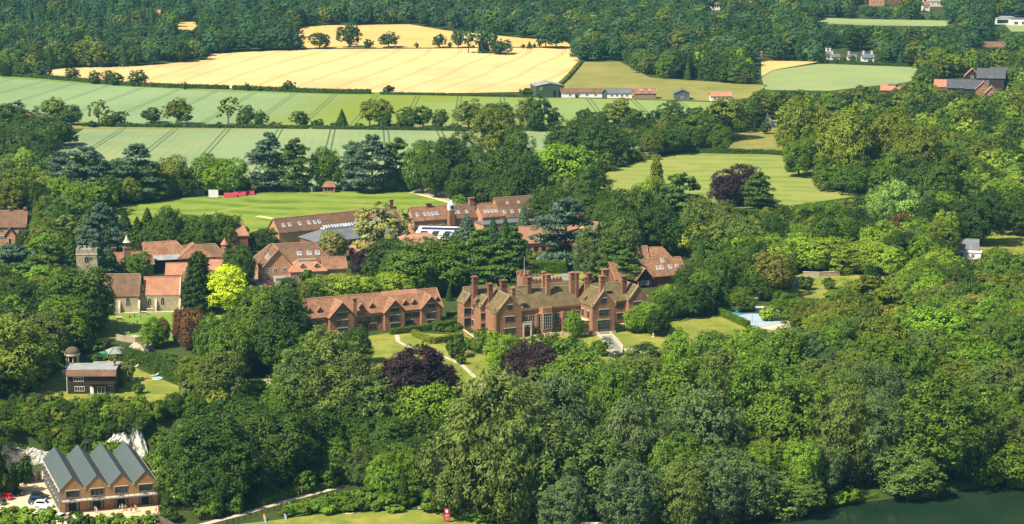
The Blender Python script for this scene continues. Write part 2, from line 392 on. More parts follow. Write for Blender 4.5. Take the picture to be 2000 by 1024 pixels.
sheet('gravel_yard', [(-90,960),(40,925),(120,915),(330,925),(345,965),(300,1040),(120,1050),(-90,1040)], 'gravel', .05, sub=3)
sheet('car_park', [(800,374),(835,364),(900,368),(1010,388),(1015,405),(895,402)], 'asphalt', .2)
sheet('drive', [(470,530),(500,512),(560,525),(580,575),(520,570)], 'tarmac', .06)
strip('boundary_strip', [(803,377),(850,389),(895,402)], 3, 'straw', .3)
strip('pitch', [(503,423),(570,434)], 3.2, 'straw', .18)
strip('path', [(-60,620),(150,616),(205,612),(350,609),(420,605)], 2.2, 'pathm')
strip('path', [(775,655),(778,668),(800,680),(850,690),(900,712),(925,735),(945,760)], 1.4, 'pathm')
strip('path', [(1195,634),(1260,628),(1330,624),(1400,616)], 1.6, 'pathm')
strip('path', [(400,740),(450,745),(520,742),(545,765)], 3.5, 'pathm')
strip('path', [(70,740),(110,730),(140,725)], 6, 'pathm')
strip('path', [(258,690),(280,670),(275,655)], 6, 'pathm')
strip('tow_path', [(330,1040),(400,1024),(470,1006),(560,979),(690,945),(790,918),(835,900)], 1.9, 'pathm', .1)
strip('drive', [(1100,548),(1120,530),(1160,515),(1250,505)], 6, 'tarmac')
# ------------------------------------------------------------------ river
m, t, b = newmat('river_water'); b.inputs['Roughness'].default_value = .08; b.inputs['IOR'].default_value = 1.33
geo = N(t, 'ShaderNodeNewGeometry')
t.links.new(mixc(t, noise(t, .03, vec=geo.outputs['Position']), (.010, .026, .014), (.018, .040, .020)), b.inputs['Base Color'])
bp = N(t, 'ShaderNodeBump'); bp.inputs['Strength'].default_value = .35; bp.inputs['Distance'].default_value = .12
t.links.new(noise(t, .9, vec=geo.outputs['Position'], lo=0, hi=1), bp.inputs['Height']); t.links.new(bp.outputs[0], b.inputs['Normal'])
M['water'] = m
MB().add([(-1500, 100, 0), (1500, 100, 0), (1500, 700, 0), (-1500, 700, 0)], [(0, 1, 2, 3)]).build('river', ['water'])['kind'] = 'structure'
# ------------------------------------------------------------------ trees
def quads(cent, nrm, tan, ln, wd):
    """numpy leaf quads (slightly kite shaped); cent, nrm, tan (n,3)"""
    nrm = nrm / (np.linalg.norm(nrm, axis=1, keepdims=True) + 1e-9)
    tan = tan - nrm * np.sum(tan * nrm, axis=1, keepdims=True); tan /= (np.linalg.norm(tan, axis=1, keepdims=True) + 1e-9)
    bit = np.cross(nrm, tan); L = (ln * .5)[:, None]; W = (wd * .5)[:, None]
    a = cent - tan * L; b_ = cent + bit * W - tan * L * .1; c = cent + tan * L; d = cent - bit * W - tan * L * .1
    v = np.stack([a, b_, c, d], axis=1).reshape(-1, 3); return v
def leafmesh(name, v, mat='leaf', extra=None):
    n = len(v) // 4; me = bpy.data.meshes.new(name)
    me.vertices.add(len(v)); me.vertices.foreach_set('co', v.astype(np.float32).ravel())
    me.loops.add(4 * n); me.loops.foreach_set('vertex_index', np.arange(4 * n, dtype=np.int32))
    me.polygons.add(n); me.polygons.foreach_set('loop_start', np.arange(0, 4 * n, 4, dtype=np.int32))
    try: me.polygons.foreach_set('loop_total', np.full(n, 4, dtype=np.int32))
    except Exception: pass
    me.materials.append(M[mat]); me.update(calc_edges=True); return me
def unit(rng, n):
    d = rng.normal(size=(n, 3)); return d / np.linalg.norm(d, axis=1, keepdims=True)
def crown_round(rng, H, W, nleaf, lobes=9, leaf=.5, base=.22, flat_=1.0, ragged=.2, csize=.1, droop=0.0, willow=False, dz=.75, tn=.38, sl=2.3, sw=.62):
    """lobes -> clumps -> leaves"""
    cz = H * (base + 1) / 2; rz = H * (1 - base) / 2; rx = W / 2
    L = []
    for i in range(lobes):
        a = i * 2.39996 + rng.uniform(-.4, .4); h = 1 - 2 * (i + .5) / lobes
        h = h * .9 + .12; rr = math.sqrt(max(0, 1 - h * h))
        k = rng.uniform(.52, .72)
        L.append((np.array([math.cos(a) * rr * rx * k, math.sin(a) * rr * rx * k, cz + h * rz * k]), rng.uniform(.34, .50) * (1 + ragged * rng.uniform(-1, 1))))
    L.append((np.array([0, 0, cz + rz * .25]), .6))
    C = []; nc = max(8, int(nleaf / (26 if not willow else 22)))
    while len(C) < nc:
        c, r = L[rng.integers(len(L))]; d = unit(rng, 1)[0]
        if d[2] < -.88: continue
        p = c + d * np.array([rx * r, rx * r, rz * r * flat_]) * rng.uniform(.75, 1.08)
        # skip those deep inside other lobes
        deep = 0
        for c2, r2 in L:
            q = (p - c2) / np.array([rx * r2, rx * r2, rz * r2 * flat_])
            if q @ q < .45: deep += 1
        if deep > 0 and rng.random() < .85: continue
        C.append((p, rng.uniform(.7, 1.35) * W * csize, d))
    pc = np.array([c[0] for c in C]); rc = np.array([c[1] for c in C]); dc = np.array([c[2] for c in C])
    idx = rng.integers(len(C), size=nleaf); d = unit(rng, nleaf) + dc[idx] * .5 + np.array([0, 0, .25]); d /= np.linalg.norm(d, axis=1, keepdims=True)
    cent = pc[idx] + d * rc[idx][:, None] * rng.uniform(.45, 1.0, (nleaf, 1)) * np.array([1, 1, .75])
    dome = (cent - np.array([0, 0, cz * .8])) / np.array([rx, rx, rz]); dome /= (np.linalg.norm(dome, axis=1, keepdims=True) + 1e-6); d = d * .62 + dome * (.55 if nleaf > 5000 else .95)
    if willow:
        out = cent - np.array([0, 0, cz]); out[:, 2] = 0; out /= (np.linalg.norm(out, axis=1, keepdims=True) + 1e-6)
        tan = out * .55 + np.array([0, 0, -dz]) + rng.normal(size=(nleaf, 3)) * tn
        nrm = d * .8 + np.array([0, 0, .45]) + rng.normal(size=(nleaf, 3)) * .35
        s = rng.uniform(.7, 1.5, nleaf) * leaf
        v = quads(cent, nrm, tan, s * sl, s * sw)
    else:
        nrm = d * .85 + np.array([0, 0, .3]) + rng.normal(size=(nleaf, 3)) * .32
        tan = rng.normal(size=(nleaf, 3)) + np.array([0, 0, -droop])
        s = rng.uniform(.65, 1.35, nleaf) * leaf
        v = quads(cent, nrm, tan, s * 1.25, s)
    return v, L
def crown_cedar(rng, H, W, nleaf, leaf=.55, tiers=11):
    cent = []; nr = []
    P_ = []
    for i in range(tiers * 7):
        h = rng.uniform(.06, 1.0); prof = (1 - ((h - .38) / .64) ** 2) if h > .38 else (.72 + .28 * (h - .2) / .18)
        prof = max(.12, prof) ** .6
        a = rng.uniform(0, 6.283); rr = prof * W / 2 * rng.uniform(.25, .8)
        P_.append((math.cos(a) * rr, math.sin(a) * rr, h * H - rr / W * 1.2, prof * W * rng.uniform(.13, .22)))
    P_ = np.array(P_); idx = rng.integers(len(P_), size=nleaf); pl = P_[idx]
    a = rng.uniform(0, 6.283, nleaf); r = np.sqrt(rng.random(nleaf)) * pl[:, 3]
    x = pl[:, 0] + np.cos(a) * r; y = pl[:, 1] + np.sin(a) * r
    z = pl[:, 2] + rng.normal(size=nleaf) * .22 - (r / pl[:, 3]) ** 2 * .14 * pl[:, 3]
    cent = np.stack([x, y, z], 1); out = np.stack([np.cos(a), np.sin(a), -.15 * np.ones(nleaf)], 1)
    nrm = np.array([0, 0, 1.0]) + rng.normal(size=(nleaf, 3)) * .42 + out * .3
    s = rng.uniform(.7, 1.4, nleaf) * leaf
    return quads(cent, nrm, out + rng.normal(size=(nleaf, 3)) * .4, s * 1.9, s * .75), []
def crown_cone(rng, H, W, nleaf, leaf=.45, base=.06, pw=.85, tiers=16):
    h = 1 - rng.random(nleaf) ** .62 ; h = base + h * (1 - base)
    tier = np.round(h * tiers) / tiers; hh = h * .35 + tier * .65
    prof = np.clip(1 - (hh - base) / (1 - base), .02, 1) ** pw
    a = rng.uniform(0, 6.283, nleaf); lob = 1 + .16 * np.sin(a * 5 + tier * 40) + .1 * np.sin(a * 9 + tier * 17)
    r = prof * W / 2 * lob * rng.uniform(.72, 1.05, nleaf)
    cent = np.stack([np.cos(a) * r, np.sin(a) * r, h * H - r * .12], 1)
    out = np.stack([np.cos(a), np.sin(a), -.45 * np.ones(nleaf)], 1)
    nrm = np.stack([np.cos(a) * .7, np.sin(a) * .7, np.full(nleaf, .7)], 1) + rng.normal(size=(nleaf, 3)) * .4
    s = rng.uniform(.7, 1.3, nleaf) * leaf
    return quads(cent, nrm, out + rng.normal(size=(nleaf, 3)) * .35, s * 1.8, s * .8), []
def trunk_mesh(rng, H, W, top=.6, r=.028, limbs=6, base=.22):
    t = MB(); r0 = H * r
    t.tube([(0, 0, -1), (0, 0, 0), (0.1, 0, H * .25), (-.1, .15, H * .45), (.1, 0, H * top)], [r0 * 1.5, r0 * 1.15, r0 * .8, r0 * .6, r0 * .2], 7)
    for i in range(limbs):
        a = i * 2.4 + rng.uniform(-.3, .3); z = H * rng.uniform(base * .9, .5); k = rng.uniform(.25, .38) * W
        t.tube([(0, 0, z), (math.cos(a) * k * .5, math.sin(a) * k * .5, z + H * .1), (math.cos(a) * k, math.sin(a) * k, z + H * .24)], [r0 * .45, r0 * .3, r0 * .1], 5)
    return t.mesh('trunk', ['bark'], True)
PROTO = {}
def proto(key, builder, H, W, nvar, nleaf, trunk_kw=None, **kw):
    for lod, fac, lf in ((0, 1.0, 1.0), (1, .4, 1.5), (2, .28, 1.75)):
        L = []
        for k in range(nvar):
            rng = np.random.default_rng(sum(map(ord, key)) * 10 + k)
            kk = dict(kw); kk['leaf'] = kw.get('leaf', .5) * lf
            v, _ = builder(rng, H, W, int(nleaf * fac), **kk)
            L.append((v, rng))
        PROTO[key, lod] = [(leafmesh('crown', v), trunk_mesh(rng, H, W, **(trunk_kw or {}))) for v, rng in L] if lod < 2 else [(v,) for v, rng in L]
    PROTO[key] = (H, W)
proto('round', crown_round, 15, 13, 5, 15000, leaf=.37, base=-.03, csize=.092)
proto('oak', crown_round, 16, 15, 4, 15000, dict(base=.15), leaf=.40, lobes=12, base=.03, flat_=.8, csize=.085, ragged=.35)
proto('willow', crown_round, 17, 15, 4, 17000, leaf=.34, lobes=13, base=-.03, willow=True, csize=.08, ragged=.5, dz=.5, tn=.55, sl=2.0, sw=.6)
proto('ash', crown_round, 16, 14, 5, 16000, leaf=.33, lobes=12, base=-.03, willow=True, csize=.075, ragged=.45, dz=-.1, tn=.9, sl=1.6, sw=.75)
proto('sparse', crown_round, 15, 12, 2, 4200, dict(limbs=12), leaf=.5, lobes=10, base=.25, csize=.07, ragged=.5)
proto('cedar', crown_cedar, 18, 16, 4, 15000, dict(top=.9, limbs=8), leaf=.46)
proto('cone', crown_cone, 15, 7, 3, 6000, dict(top=.9, limbs=0), leaf=.42)
proto('column', crown_cone, 15, 5, 2, 5000, dict(top=.9, limbs=0), leaf=.42, pw=.35)
proto('shrub', crown_round, 4, 5, 4, 2600, dict(limbs=3, r=.02), leaf=.34, lobes=6, base=.0, csize=.11)
KIND = {'round': ('broadleaf_tree', 'tree'), 'oak': ('oak_tree', 'tree'), 'willow': ('willow_tree', 'tree'), 'ash': ('ash_tree', 'tree'), 'sparse': ('thin_tree', 'tree'),
        'cedar': ('cedar_tree', 'tree'), 'cone': ('conifer_tree', 'tree'), 'column': ('columnar_tree', 'tree'), 'shrub': ('shrub', 'bush')}
COL = {'d': (0.056, 0.102, 0.011), 'dd': (0.040, 0.077, 0.010), 'm': (0.097, 0.168, 0.013), 'b': (0.150, 0.260, 0.015), 'o': (0.145, 0.184, 0.016),
       'y': (.56, .70, .02), 'yg': (.215, .315, .024), 'c': (.105, .172, .096), 'cg': (0.092, 0.165, 0.026), 'w': (0.117, 0.166, 0.030), 'wl': (0.224, 0.356, 0.060),
       'p': (.040, .021, .024), 'bp': (0.158, 0.073, 0.024), 'g': (0.224, 0.238, 0.064), 'br': (0.178, 0.178, 0.028), 't': (0.053, 0.116, 0.032), 'wd': (.098, .148, .046), 'tt': (0.066, 0.139, 0.042)}  # tt, and t on far trees, carry the teal of distance haze
CW = {'d': 'dark green', 'dd': 'very dark green', 'm': 'mid-green', 'b': 'bright green', 'o': 'olive green', 'y': 'vivid yellow-green', 'yg': 'yellowish green',
      'c': 'blue-green', 'cg': 'deep green', 'w': 'grey-green', 'wl': 'pale green', 'p': 'dark purple', 'bp': 'reddish brown', 'g': 'greyish', 'br': 'brownish green', 't': 'bluish dark green', 'tt': 'bluish green', 'wd': 'dull grey-green'}
TREES = []          # dict(kind, col, x, y, h, w, px, pytop, pybase, expl)
GRIDC = {}
def regtree(kind, col, x, y, h, w_, expl, hidden=False):
    z = zfun(x, y); bx, by, s = proj((x, y, z)); tx, ty, s2 = proj((x, y, z + h))
    if kind == 'shrub' and h > 9: kind = 'round'
    TREES.append(dict(kind=kind, col=col, x=x, y=y, z=z, h=h, w=w_, px=bx, top=ty, base=by, s=s, expl=expl))
    GRIDC.setdefault((int(x // 20), int(y // 20)), []).append((x, y, w_))
def near(x, y, w_, k):
    gx, gy = int(x // 20), int(y // 20)
    for i in (gx - 1, gx, gx + 1):
        for j in (gy - 1, gy, gy + 1):
            for (a, b_, c) in GRIDC.get((i, j), ()):
                if (a - x) ** 2 + (b_ - y) ** 2 < (k * (c + w_) / 2) ** 2: return True
    return False
def T(kind, col, *rows):
    for (x, top, base, w_) in rows:
        p = P(x, base); _, _, s = proj(p); h = (base - top) / s * 1.0
        regtree(kind, col, p.x, p.y, h * 1.04, w_ / s * (1.14 if kind != 'shrub' else 1), True)
def TW(*rows):
    q = random.Random(11)
    for i, r_ in enumerate(rows):
        kd = q.choice(['ash', 'willow', 'ash', 'round', 'willow']); x, a, b_, w_ = r_
        if w_ < 150 and q.random() < .5: a += q.uniform(-12, 30)
        T(kd if i else 'willow', q.choice(['w', 'w', 'm', 'wd', 'wd', 'w', 'm']) if i else 'w', (x + q.uniform(-12, 12), a, b_, w_ * q.uniform(.8, 1.15)))
# hedgerow and parkland trees
T('round', 't', (624,64,95,36), (858,66,93,24), (895,56,94,26), (520,60,98,48), (552,57,98,46), (575,62,97,36), (978,78,106,44), (1122,66,95,32), (442,62,100,42), (478,66,100,44))
T('oak', 't', (682,46,93,44), (759,65,93,38), (1066,50,94,40), (1086,52,95,42))
T('shrub', 't', (721,77,94,22), (813,84,94,10), (879,82,94,9), (1021,86,95,10), (1043,85,94,9), (1054,82,94,8))
T('sparse', 't', (915,58,104,30), (942,50,104,36), (960,60,105,32))
T('cone', 't', (1034,81,95,10), (945,46,104,20))
T('round', 'd', (141,133,158,24), (213,136,165,22), (226,141,167,28), (269,138,168,33), (186,139,164,24))
T('shrub', 'd', (360,160,175,12), (482,163,178,14), (565,158,180,28), (758,166,184,22), (505,168,178,20), (700,174,183,18), (1028,172,186,30), (550,168,179,24))
T('oak', 'o', (348,192,245,54), (915,198,254,54), (1030,193,250,42), (740,196,248,52), (1207,193,250,52))
T('sparse', 'o', (193,197,241,34), (446,190,245,40), (722,196,247,40))
T('round', 'd', (225,216,246,44), (296,210,241,38), (480,207,247,32), (509,217,248,24), (587,217,249,34), (752,217,252,28), (826,207,250,38), (860,215,250,28), (1053,190,256,50), (1167,218,252,36), (1240,213,254,42), (1275,216,252,28), (1311,199,250,48), (1082,216,250,26), (1360,210,258,40), (1140,211,248,30))
T('round', 'm', (210,226,247,30), (795,210,253,36), (950,208,262,40), (985,200,250,40))
T('shrub', 'd', (620,233,249,28), (655,238,250,22), (180,236,249,20), (430,238,250,18), (700,240,252,22), (540,238,250,24), (780,240,252,20), (890,240,254,24), (250,238,248,24), (330,238,249,20))
T('cone', 'd', (668,214,250,22))
T('oak', 'o', (970,207,310,88), (1390,212,272,60))
T('round', 'o', (105,192,240,52), (1420,190,272,64))
T('round', 'd', (20,198,252,64), (140,205,245,40), (55,215,262,50), (85,225,275,60), (30,240,300,70), (120,235,285,55), (5,262,320,60), (60,262,320,60))
# behind the cricket field
T('cedar', 'c', (165,288,396,112), (268,286,392,100), (118,302,390,80), (525,264,372,82), (690,278,370,74), (727,268,376,86), (200,310,398,70))
T('cedar', 'cg', (577,274,374,70), (775,271,372,66), (300,320,392,60))
T('round', 'o', (338,306,380,66), (30,330,410,80), (95,342,412,92), (20,350,430,70))
T('oak', 'yg', (55,296,372,52))
T('round', 'b', (402,304,376,62), (446,310,378,66), (425,322,379,60), (885,358,395,24), (897,382,412,26))
T('round', 'm', (637,290,370,58), (825,274,378,60))
T('round', 'd', (880,266,390,76), (850,300,385,60), (930,290,392,84), (985,286,402,90), (1030,300,420,70), (905,320,396,60), (960,330,410,80), (1000,340,418,70))
T('oak', 'd', (895,264,360,60))
T('round', 'b', (1095,282,398,108), (1135,290,395,70), (1065,330,402,60))
T('round', 'd', (1120,238,315,100), (1175,244,318,90), (1270,250,300,70), (1300,246,300,70), (1100,255,310,60), (1150,330,420,70), (1075,370,440,80), (1140,380,440,70), (1330,258,300,40))
T('oak', 'd', (1150,236,320,80))
T('round', 'm', (1215,255,298,44), (1010,250,330,50))
# south of the cricket field, around church
T('cone', 'd', (245,413,500,54), (290,408,500,56), (225,420,500,46), (270,425,502,50))
T('round', 'd', (333,406,505,58), (375,420,500,56), (412,414,502,62), (446,420,505,60), (470,440,500,40), (300,440,505,50), (350,440,505,50), (395,445,508,50))
T('cedar', 'c', (205,400,520,84), (175,430,525,70), (25,478,580,130), (190,460,560,60))
T('cedar', 'cg', (125,390,470,90), (70,500,590,80), (100,470,560,70))
T('oak', 'o', (93,442,520,76), (40,628,762,130))
T('round', 'dd', (48,450,505,40), (515,446,500,62), (60,560,660,90), (10,600,690,80), (100,590,670,70))
T('round', 'd', (152,518,650,130), (120,560,660,90), (180,560,655,70))
T('cone', 'd', (214,478,545,46), (200,490,550,36))
T('round', 'm', (267,492,552,62))
T('column', 'dd', (390,492,612,54), (382,500,610,40))
T('round', 'y', (447,520,610,84), (430,545,605,50))
T('round', 'd', (465,476,556,58), (478,490,556,44))
T('round', 'b', (298,622,680,44), (555,720,785,50))
T('round', 'bp', (374,602,682,52), (355,600,678,34), (318,620,672,30))
T('round', 'm', (420,620,720,64), (488,612,725,76), (512,566,700,66), (455,630,740,80))
T('round', 'd', (545,575,705,110), (585,600,690,60), (530,620,730,100), (560,560,690,70))
T('ash', 'w', (640,650,800,110), (600,680,820,110), (690,690,830,110), (650,720,870,120), (730,745,880,110))
T('round', 'dd', (700,634,710,50))
T('round', 'p', (815,676,815,140), (795,700,825,110), (850,705,822,90), (1045,667,790,96), (1020,690,790,70), (712,486,545,52))
T('round', 'p', (1445,326,400,92), (1420,345,402,60))
T('oak', 'm', (857,464,572,150), (820,490,574,110), (905,490,574,90))
T('sparse', 'g', (738,400,520,100), (735,470,540,70))
T('round', 'd', (768,466,545,80), (800,480,560,60))
T('round', 'g', (650,450,508,56))
T('round', 'o', (600,555,600,40))
T('cedar', 'cg', (940,450,575,90), (995,445,575,90), (1010,470,575,80), (960,480,578,100))
T('cone', 'c', (912,420,500,62), (1022,404,490,44), (890,450,500,50))
T('cone', 't', (963,424,500,38), (987,426,500,38))
T('cedar', 'c', (1105,393,522,124))
T('cedar', 'cg', (1332,343,465,112), (1300,370,470,70), (1483,338,412,66), (1190,470,555,70), (1225,490,560,60))
T('column', 'o', (1281,308,410,30))
T('oak', 'yg', (1268,346,455,60), (1645,225,370,60))
T('round', 'd', (1200,370,465,70), (1235,375,485,90), (1280,400,500,80), (1190,400,470,60), (1215,410,505,80))
T('ash', 'w', (1155,440,550,60), (1215,432,545,62), (1180,455,552,60), (1365,390,490,70), (1410,400,495,70), (1440,420,520,80))
T('oak', 'o', (1650,208,368,100), (1600,215,330,60), (1560,200,330,80), (1730,215,360,80), (1770,240,370,80), (1800,250,380,80))
T('willow', 'wl', (1750,364,470,102), (1720,380,480,60))
T('round', 'dd', (1915,370,478,86), (1825,388,480,76), (1862,398,462,60))
T('round', 'd', (1795,310,420,90), (1840,320,440,80), (1610,420,520,80), (1980,392,460,60))
T('round', 'bp', (1760,420,490,40), (1590,610,650,26), (1965,365,410,30))
T('column', 'yg', (1675,418,480,12))
T('round', 'yg', (1795,506,580,70), (1770,530,590,60), (1560,460,528,100), (1620,462,528,90), (1690,470,530,90), (1510,460,535,70), (1655,480,532,80), (1590,475,530,70), (1740,480,540,60))
T('oak', 'o', (1650,575,700,115), (1640,600,715,90), (1720,620,740,90))
T('cedar', 'o', (1730,560,660,100), (1690,540,620,80))
T('round', 'm', (1530,568,625,52), (1560,580,650,60), (1490,662,748,100), (1530,640,760,100), (1385,648,730,76), (1432,655,735,76))
T('round', 'b', (1268,590,648,58), (1245,600,650,46), (1460,640,740,80), (1820,600,720,120), (1870,640,740,100))
T('round', 'dd', (1285,605,656,46), (1258,674,735,70))
T('shrub', 'yg', (1500,598,626,44), (1362,535,562,30), (1310,556,600,36), (980,650,700,60), (1335,565,600,30))
T('round', 'b', (1118,606,660,30), (1135,625,658,22), (978,655,720,60))
T('round', 'd', (1330,560,621,44), (1352,562,620,50), (1300,575,626,40), (1380,555,614,40), (1405,560,608,40), (1440,540,588,46), (1480,540,586,50), (1340,520,570,50), (1370,510,570,40))
T('column', 'dd', (1372,548,616,36), (1394,552,612,34), (1350,552,618,30))
T('round', 'm', (1420,480,560,70), (1480,500,575,70), (1400,500,570,60), (1450,560,610,50), (1340,430,500,50))
T('cone', 't', (1520,515,570,26), (1480,420,500,30))
T('shrub', 'm', (880,636,648,16), (895,630,643,16), (862,636,648,14), (850,634,646,14), (915,662,684,20), (900,690,712,22), (1075,655,680,30), (1092,672,692,28), (1130,662,684,30), (1040,655,668,12), (1056,650,664,12), (1086,648,662,12))
T('shrub', 'd', (1573,540,566,30), (1618,542,565,26), (1713,538,565,24), (1735,540,562,20), (1690,540,560,22), (890,655,698,46), (600,525,562,30))
T('shrub', 'm', (1060,665,690,50), (1110,660,690,60), (1170,665,695,40), (1150,680,705,40), (940,640,670,30), (930,660,690,30), (1010,655,700,40))
T('round', 'd', (610,552,600,50), (560,545,590,50))
T('round', 'yg', (620,540,594,60), (665,535,590,70), (710,538,588,60), (760,532,582,60), (800,530,580,50), (840,540,580,40))
# river side willows
TW( (960,722,1005,180), (900,800,1010,110), (1010,790,1015,120), (1130,690,880,170), (1080,730,940,130), (1200,720,930,130), (1250,770,985,130), (1180,850,1010,140), (1100,840,1010,120), (1330,700,900,140), (1380,740,950,140), (1320,860,1005,130), (1440,850,1000,120), (1500,700,900,160), (1560,740,940,160), (1540,900,995,120), (1640,750,950,140), (1700,770,945,130), (1830,740,935,160), (1780,880,975,130), (1900,760,930,130), (1960,840,955,120), (1250,680,820,120), (1700,690,860,120), (1400,690,840,110))
T('round', 'b', (840,750,905,110), (1320,640,760,60), (1480,870,990,90), (1060,900,1005,70), (1600,830,955,60), (1560,860,990,70))
T('round', 'd', (860,800,920,120), (412,805,965,165), (382,835,990,120), (450,850,985,120), (500,800,930,120), (560,800,950,130), (620,800,930,100), (700,780,905,120), (760,800,900,90), (480,780,900,120), (420,900,1000,70))
T('round', 'm', (610,770,870,60), (655,820,900,60), (545,760,860,80))
T('round', 'w', (930,560,700,1), ) if False else None
T('ash', 'wd', (1230,905,1040,100), (1390,900,1030,90), (1100,930,1045,80))
T('willow', 'w', (1330,895,1040,110))
T('ash', 'm', (1650,552,612,80), (1600,585,640,60))
T('shrub', 'm', (298,882,915,36), (315,902,936,38), (323,925,955,34), (330,862,902,50), (318,842,882,50), (340,885,925,46))
T('shrub', 'm', (640,900,950,60), (600,915,960,50), (680,905,945,40), (460,960,1003,40), (420,975,1012,40), (395,985,1012,30), (745,905,950,44), (765,895,945,50), (800,945,985,50), (760,960,992,60), (720,950,990,60), (700,970,996,50), (850,955,1000,60), (660,960,992,50), (890,960,1010,40), (620,975,998,40), (1115,985,1015,50), (1190,975,1012,60), (1250,990,1020,50), (560,990,1008,30), (590,985,1004,40), (640,975,1000,40), (680,985,1000,30), (735,975,998,30), (910,985,1014,60), (950,995,1020,50))
T('shrub', 'b', (20,990,1030,70), (60,988,1034,60), (95,992,1036,50), (10,1000,1040,60), (200,1004,1040,40), (225,1000,1040,50), (255,1008,1045,50), (285,1004,1040,50), (770,985,1000,40), (1640,955,985,50), (1665,950,980,40), (640,985,1003,40))
T('shrub', 'd', (150,998,1045,46), (175,1004,1045,40), (325,975,1015,30), (335,990,1020,30), (10,905,970,40), (30,900,962,50), (50,890,945,30))
T('shrub', 'w', (244,705,745,40), (235,720,755,30), (370,745,790,50), (400,750,800,50))
rb = random.Random(5)
for yy, n_ in ((806, 24), (820, 20), (838, 18), (856, 15), (874, 12), (892, 6)):
    for k in range(n_):
        x_ = -30 + k * 18 + rb.uniform(-7, 7)
        if yy > 850 and (x_ < 85 or 215 < x_ < 300): continue
        if yy == 892 and x_ > 240: continue
        T('shrub' if rb.random() < .35 else rb.choice(['round', 'ash']), rb.choice(['d', 'd', 'm', 'm', 'b', 'o', 'dd']), (x_, yy - rb.uniform(18, 40), yy + 6, rb.uniform(24, 46)))
T('shrub', 'm', (330,690,716,44), (355,700,728,50), (310,690,712,36), (440,650,690,44), (470,690,735,50), (395,665,705,40), (60,735,765,50), (15,750,775,40), (225,690,712,24), (190,690,708,24), (270,748,770,24), (500,740,775,60), (540,760,790,50), (580,735,770,40), (480,765,790,50), (440,770,800,60), (100,700,735,50), (120,680,712,40))
T('round', 'd', (350,650,720,50), (410,660,740,60), (470,630,730,70), (255,560,640,1), ) if False else None
T('round', 'm', (1620,300,372,60), (1660,320,378,70), (1700,310,372,60), (1560,270,345,60), (1590,262,340,50), (1740,300,385,70))
T('round', 'd', (1730,180,215,30), (1700,182,216,30), (1835,178,215,34), (1865,182,216,34), (1895,185,222,36), (1925,190,226,40), (1955,186,222,40), (1845,190,228,40), (1985,180,218,40), (1905,94,118,26), (1925,94,118,26), (1945,92,118,26), (1298,93,118,26), (1315,92,116,24), (1645,112,124,14), (1665,108,124,10), (1722,105,124,18), (1605,104,122,16), (1495,238,262,20))
T('shrub', 'd', (1632,114,124,12), (1668,114,124,10), (1700,116,125,10))
# keep-clear silhouettes: nothing random may stand in front of these
for k, (pts, mt) in FIELDS.items(): clearpoly(pts)
for pts in [
 [(118,1024),(60,1024),(-40,1010),(-40,940),(0,945),(60,925),(80,870),(220,860),(330,940),(335,1024)], [(0,880),(70,915),(75,945),(0,945)], [(235,845),(290,845),(300,900),(230,900)],
 [(198,535),(345,535),(385,600),(440,600),(400,680),(300,720),(180,640),(205,610)], [(145,486),(196,486),(196,530),(150,520)],
 [(-40,400),(62,405),(60,470),(30,485),(-40,485)], [(220,455),(420,470),(420,560),(345,600),(350,535),(235,530)], [(432,445),(490,445),(490,500),(432,500)],
 [(125,690),(225,690),(250,675),(310,665),(310,700),(385,770),(370,785),(0,790),(0,770),(130,740)],
 [(412,530),(482,530),(476,600),(416,600)], [(340,610),(365,610),(365,665),(340,665)],
 [(485,520),(515,472),(650,468),(695,505),(690,545),(560,560),(490,555)], [(545,440),(800,405),(880,392),(1065,385),(1065,440),(1000,475),(870,470),(860,490),(700,480),(560,470)],
 [(998,440),(1050,440),(1170,430),(1170,480),(1060,490),(1010,480)], [(1195,505),(1240,478),(1300,480),(1350,505),(1350,550),(1260,560),(1200,540)],
 [(1265,450),(1340,448),(1340,468),(1270,468)],
 [(585,570),(870,555),(880,625),(905,640),(960,760),(900,780),(715,760),(720,660),(600,650)], [(750,620),(905,610),(910,680),(760,680)],
 [(905,530),(1260,530),(1265,620),(1300,625),(1400,610),(1450,640),(1440,672),(1330,690),(1220,700),(1090,710),(920,690),(905,600)],
 [(1390,590),(1520,590),(1560,640),(1500,650),(1390,620)], [(1525,528),(1740,525),(1790,555),(1560,590),(1530,570)],
 [(1865,470),(1925,470),(1925,505),(1870,500)], [(1880,450),(2040,445),(2040,490),(1925,485)],
 [(1040,170),(1120,163),(1440,180),(1440,198),(1040,195)], [(1490,225),(1520,225),(1520,252),(1490,252)],
 [(1610,98),(1640,98),(1720,105),(1720,125),(1610,122)], [(1716,171),(1754,171),(1754,182),(1716,182)], [(1828,158),(1890,148),(1975,148),(1975,166),(1925,182),(1828,172)],
 [(1905,80),(1965,80),(1965,96),(1905,96)], [(1380,8),(1412,8),(1412,22),(1380,22)], [(1940,36),(2010,36),(2010,56),(1940,56)], [(1675,0),(1770,0),(1770,12),(1675,12)], [(1795,10),(1845,8),(1845,24),(1795,24)], [(1298,82),(1322,82),(1322,96),(1298,96)], [(1470,104),(1492,104),(1492,140),(1470,125)],
 [(330,1024),(400,1015),(690,935),(720,940),(690,960),(720,995),(900,980),(900,1024)],
 [(410,1024),(470,1000),(690,940),(700,950),(560,990),(470,1024)],
 [(1000,1010),(1180,995),(1190,1030),(1000,1030)], [(2030,950),(1680,990),(1480,1012),(1440,1050),(2050,1050)],
 [(440,732),(550,735),(550,770),(440,760)], [(1620,955),(1720,955),(1720,972),(1620,985)], [(800,370),(890,360),(1000,385),(1020,405),(880,405)], [(1000,515),(1170,510),(1170,550),(1000,555)],
 ]: clearpoly(pts)
def clear(x, y):
    for pts, a, b_, c, d in CLEAR:
        if a <= x <= b_ and c <= y <= d and inpoly(x, y, pts): return True
    return False
rnd = random.Random(7)
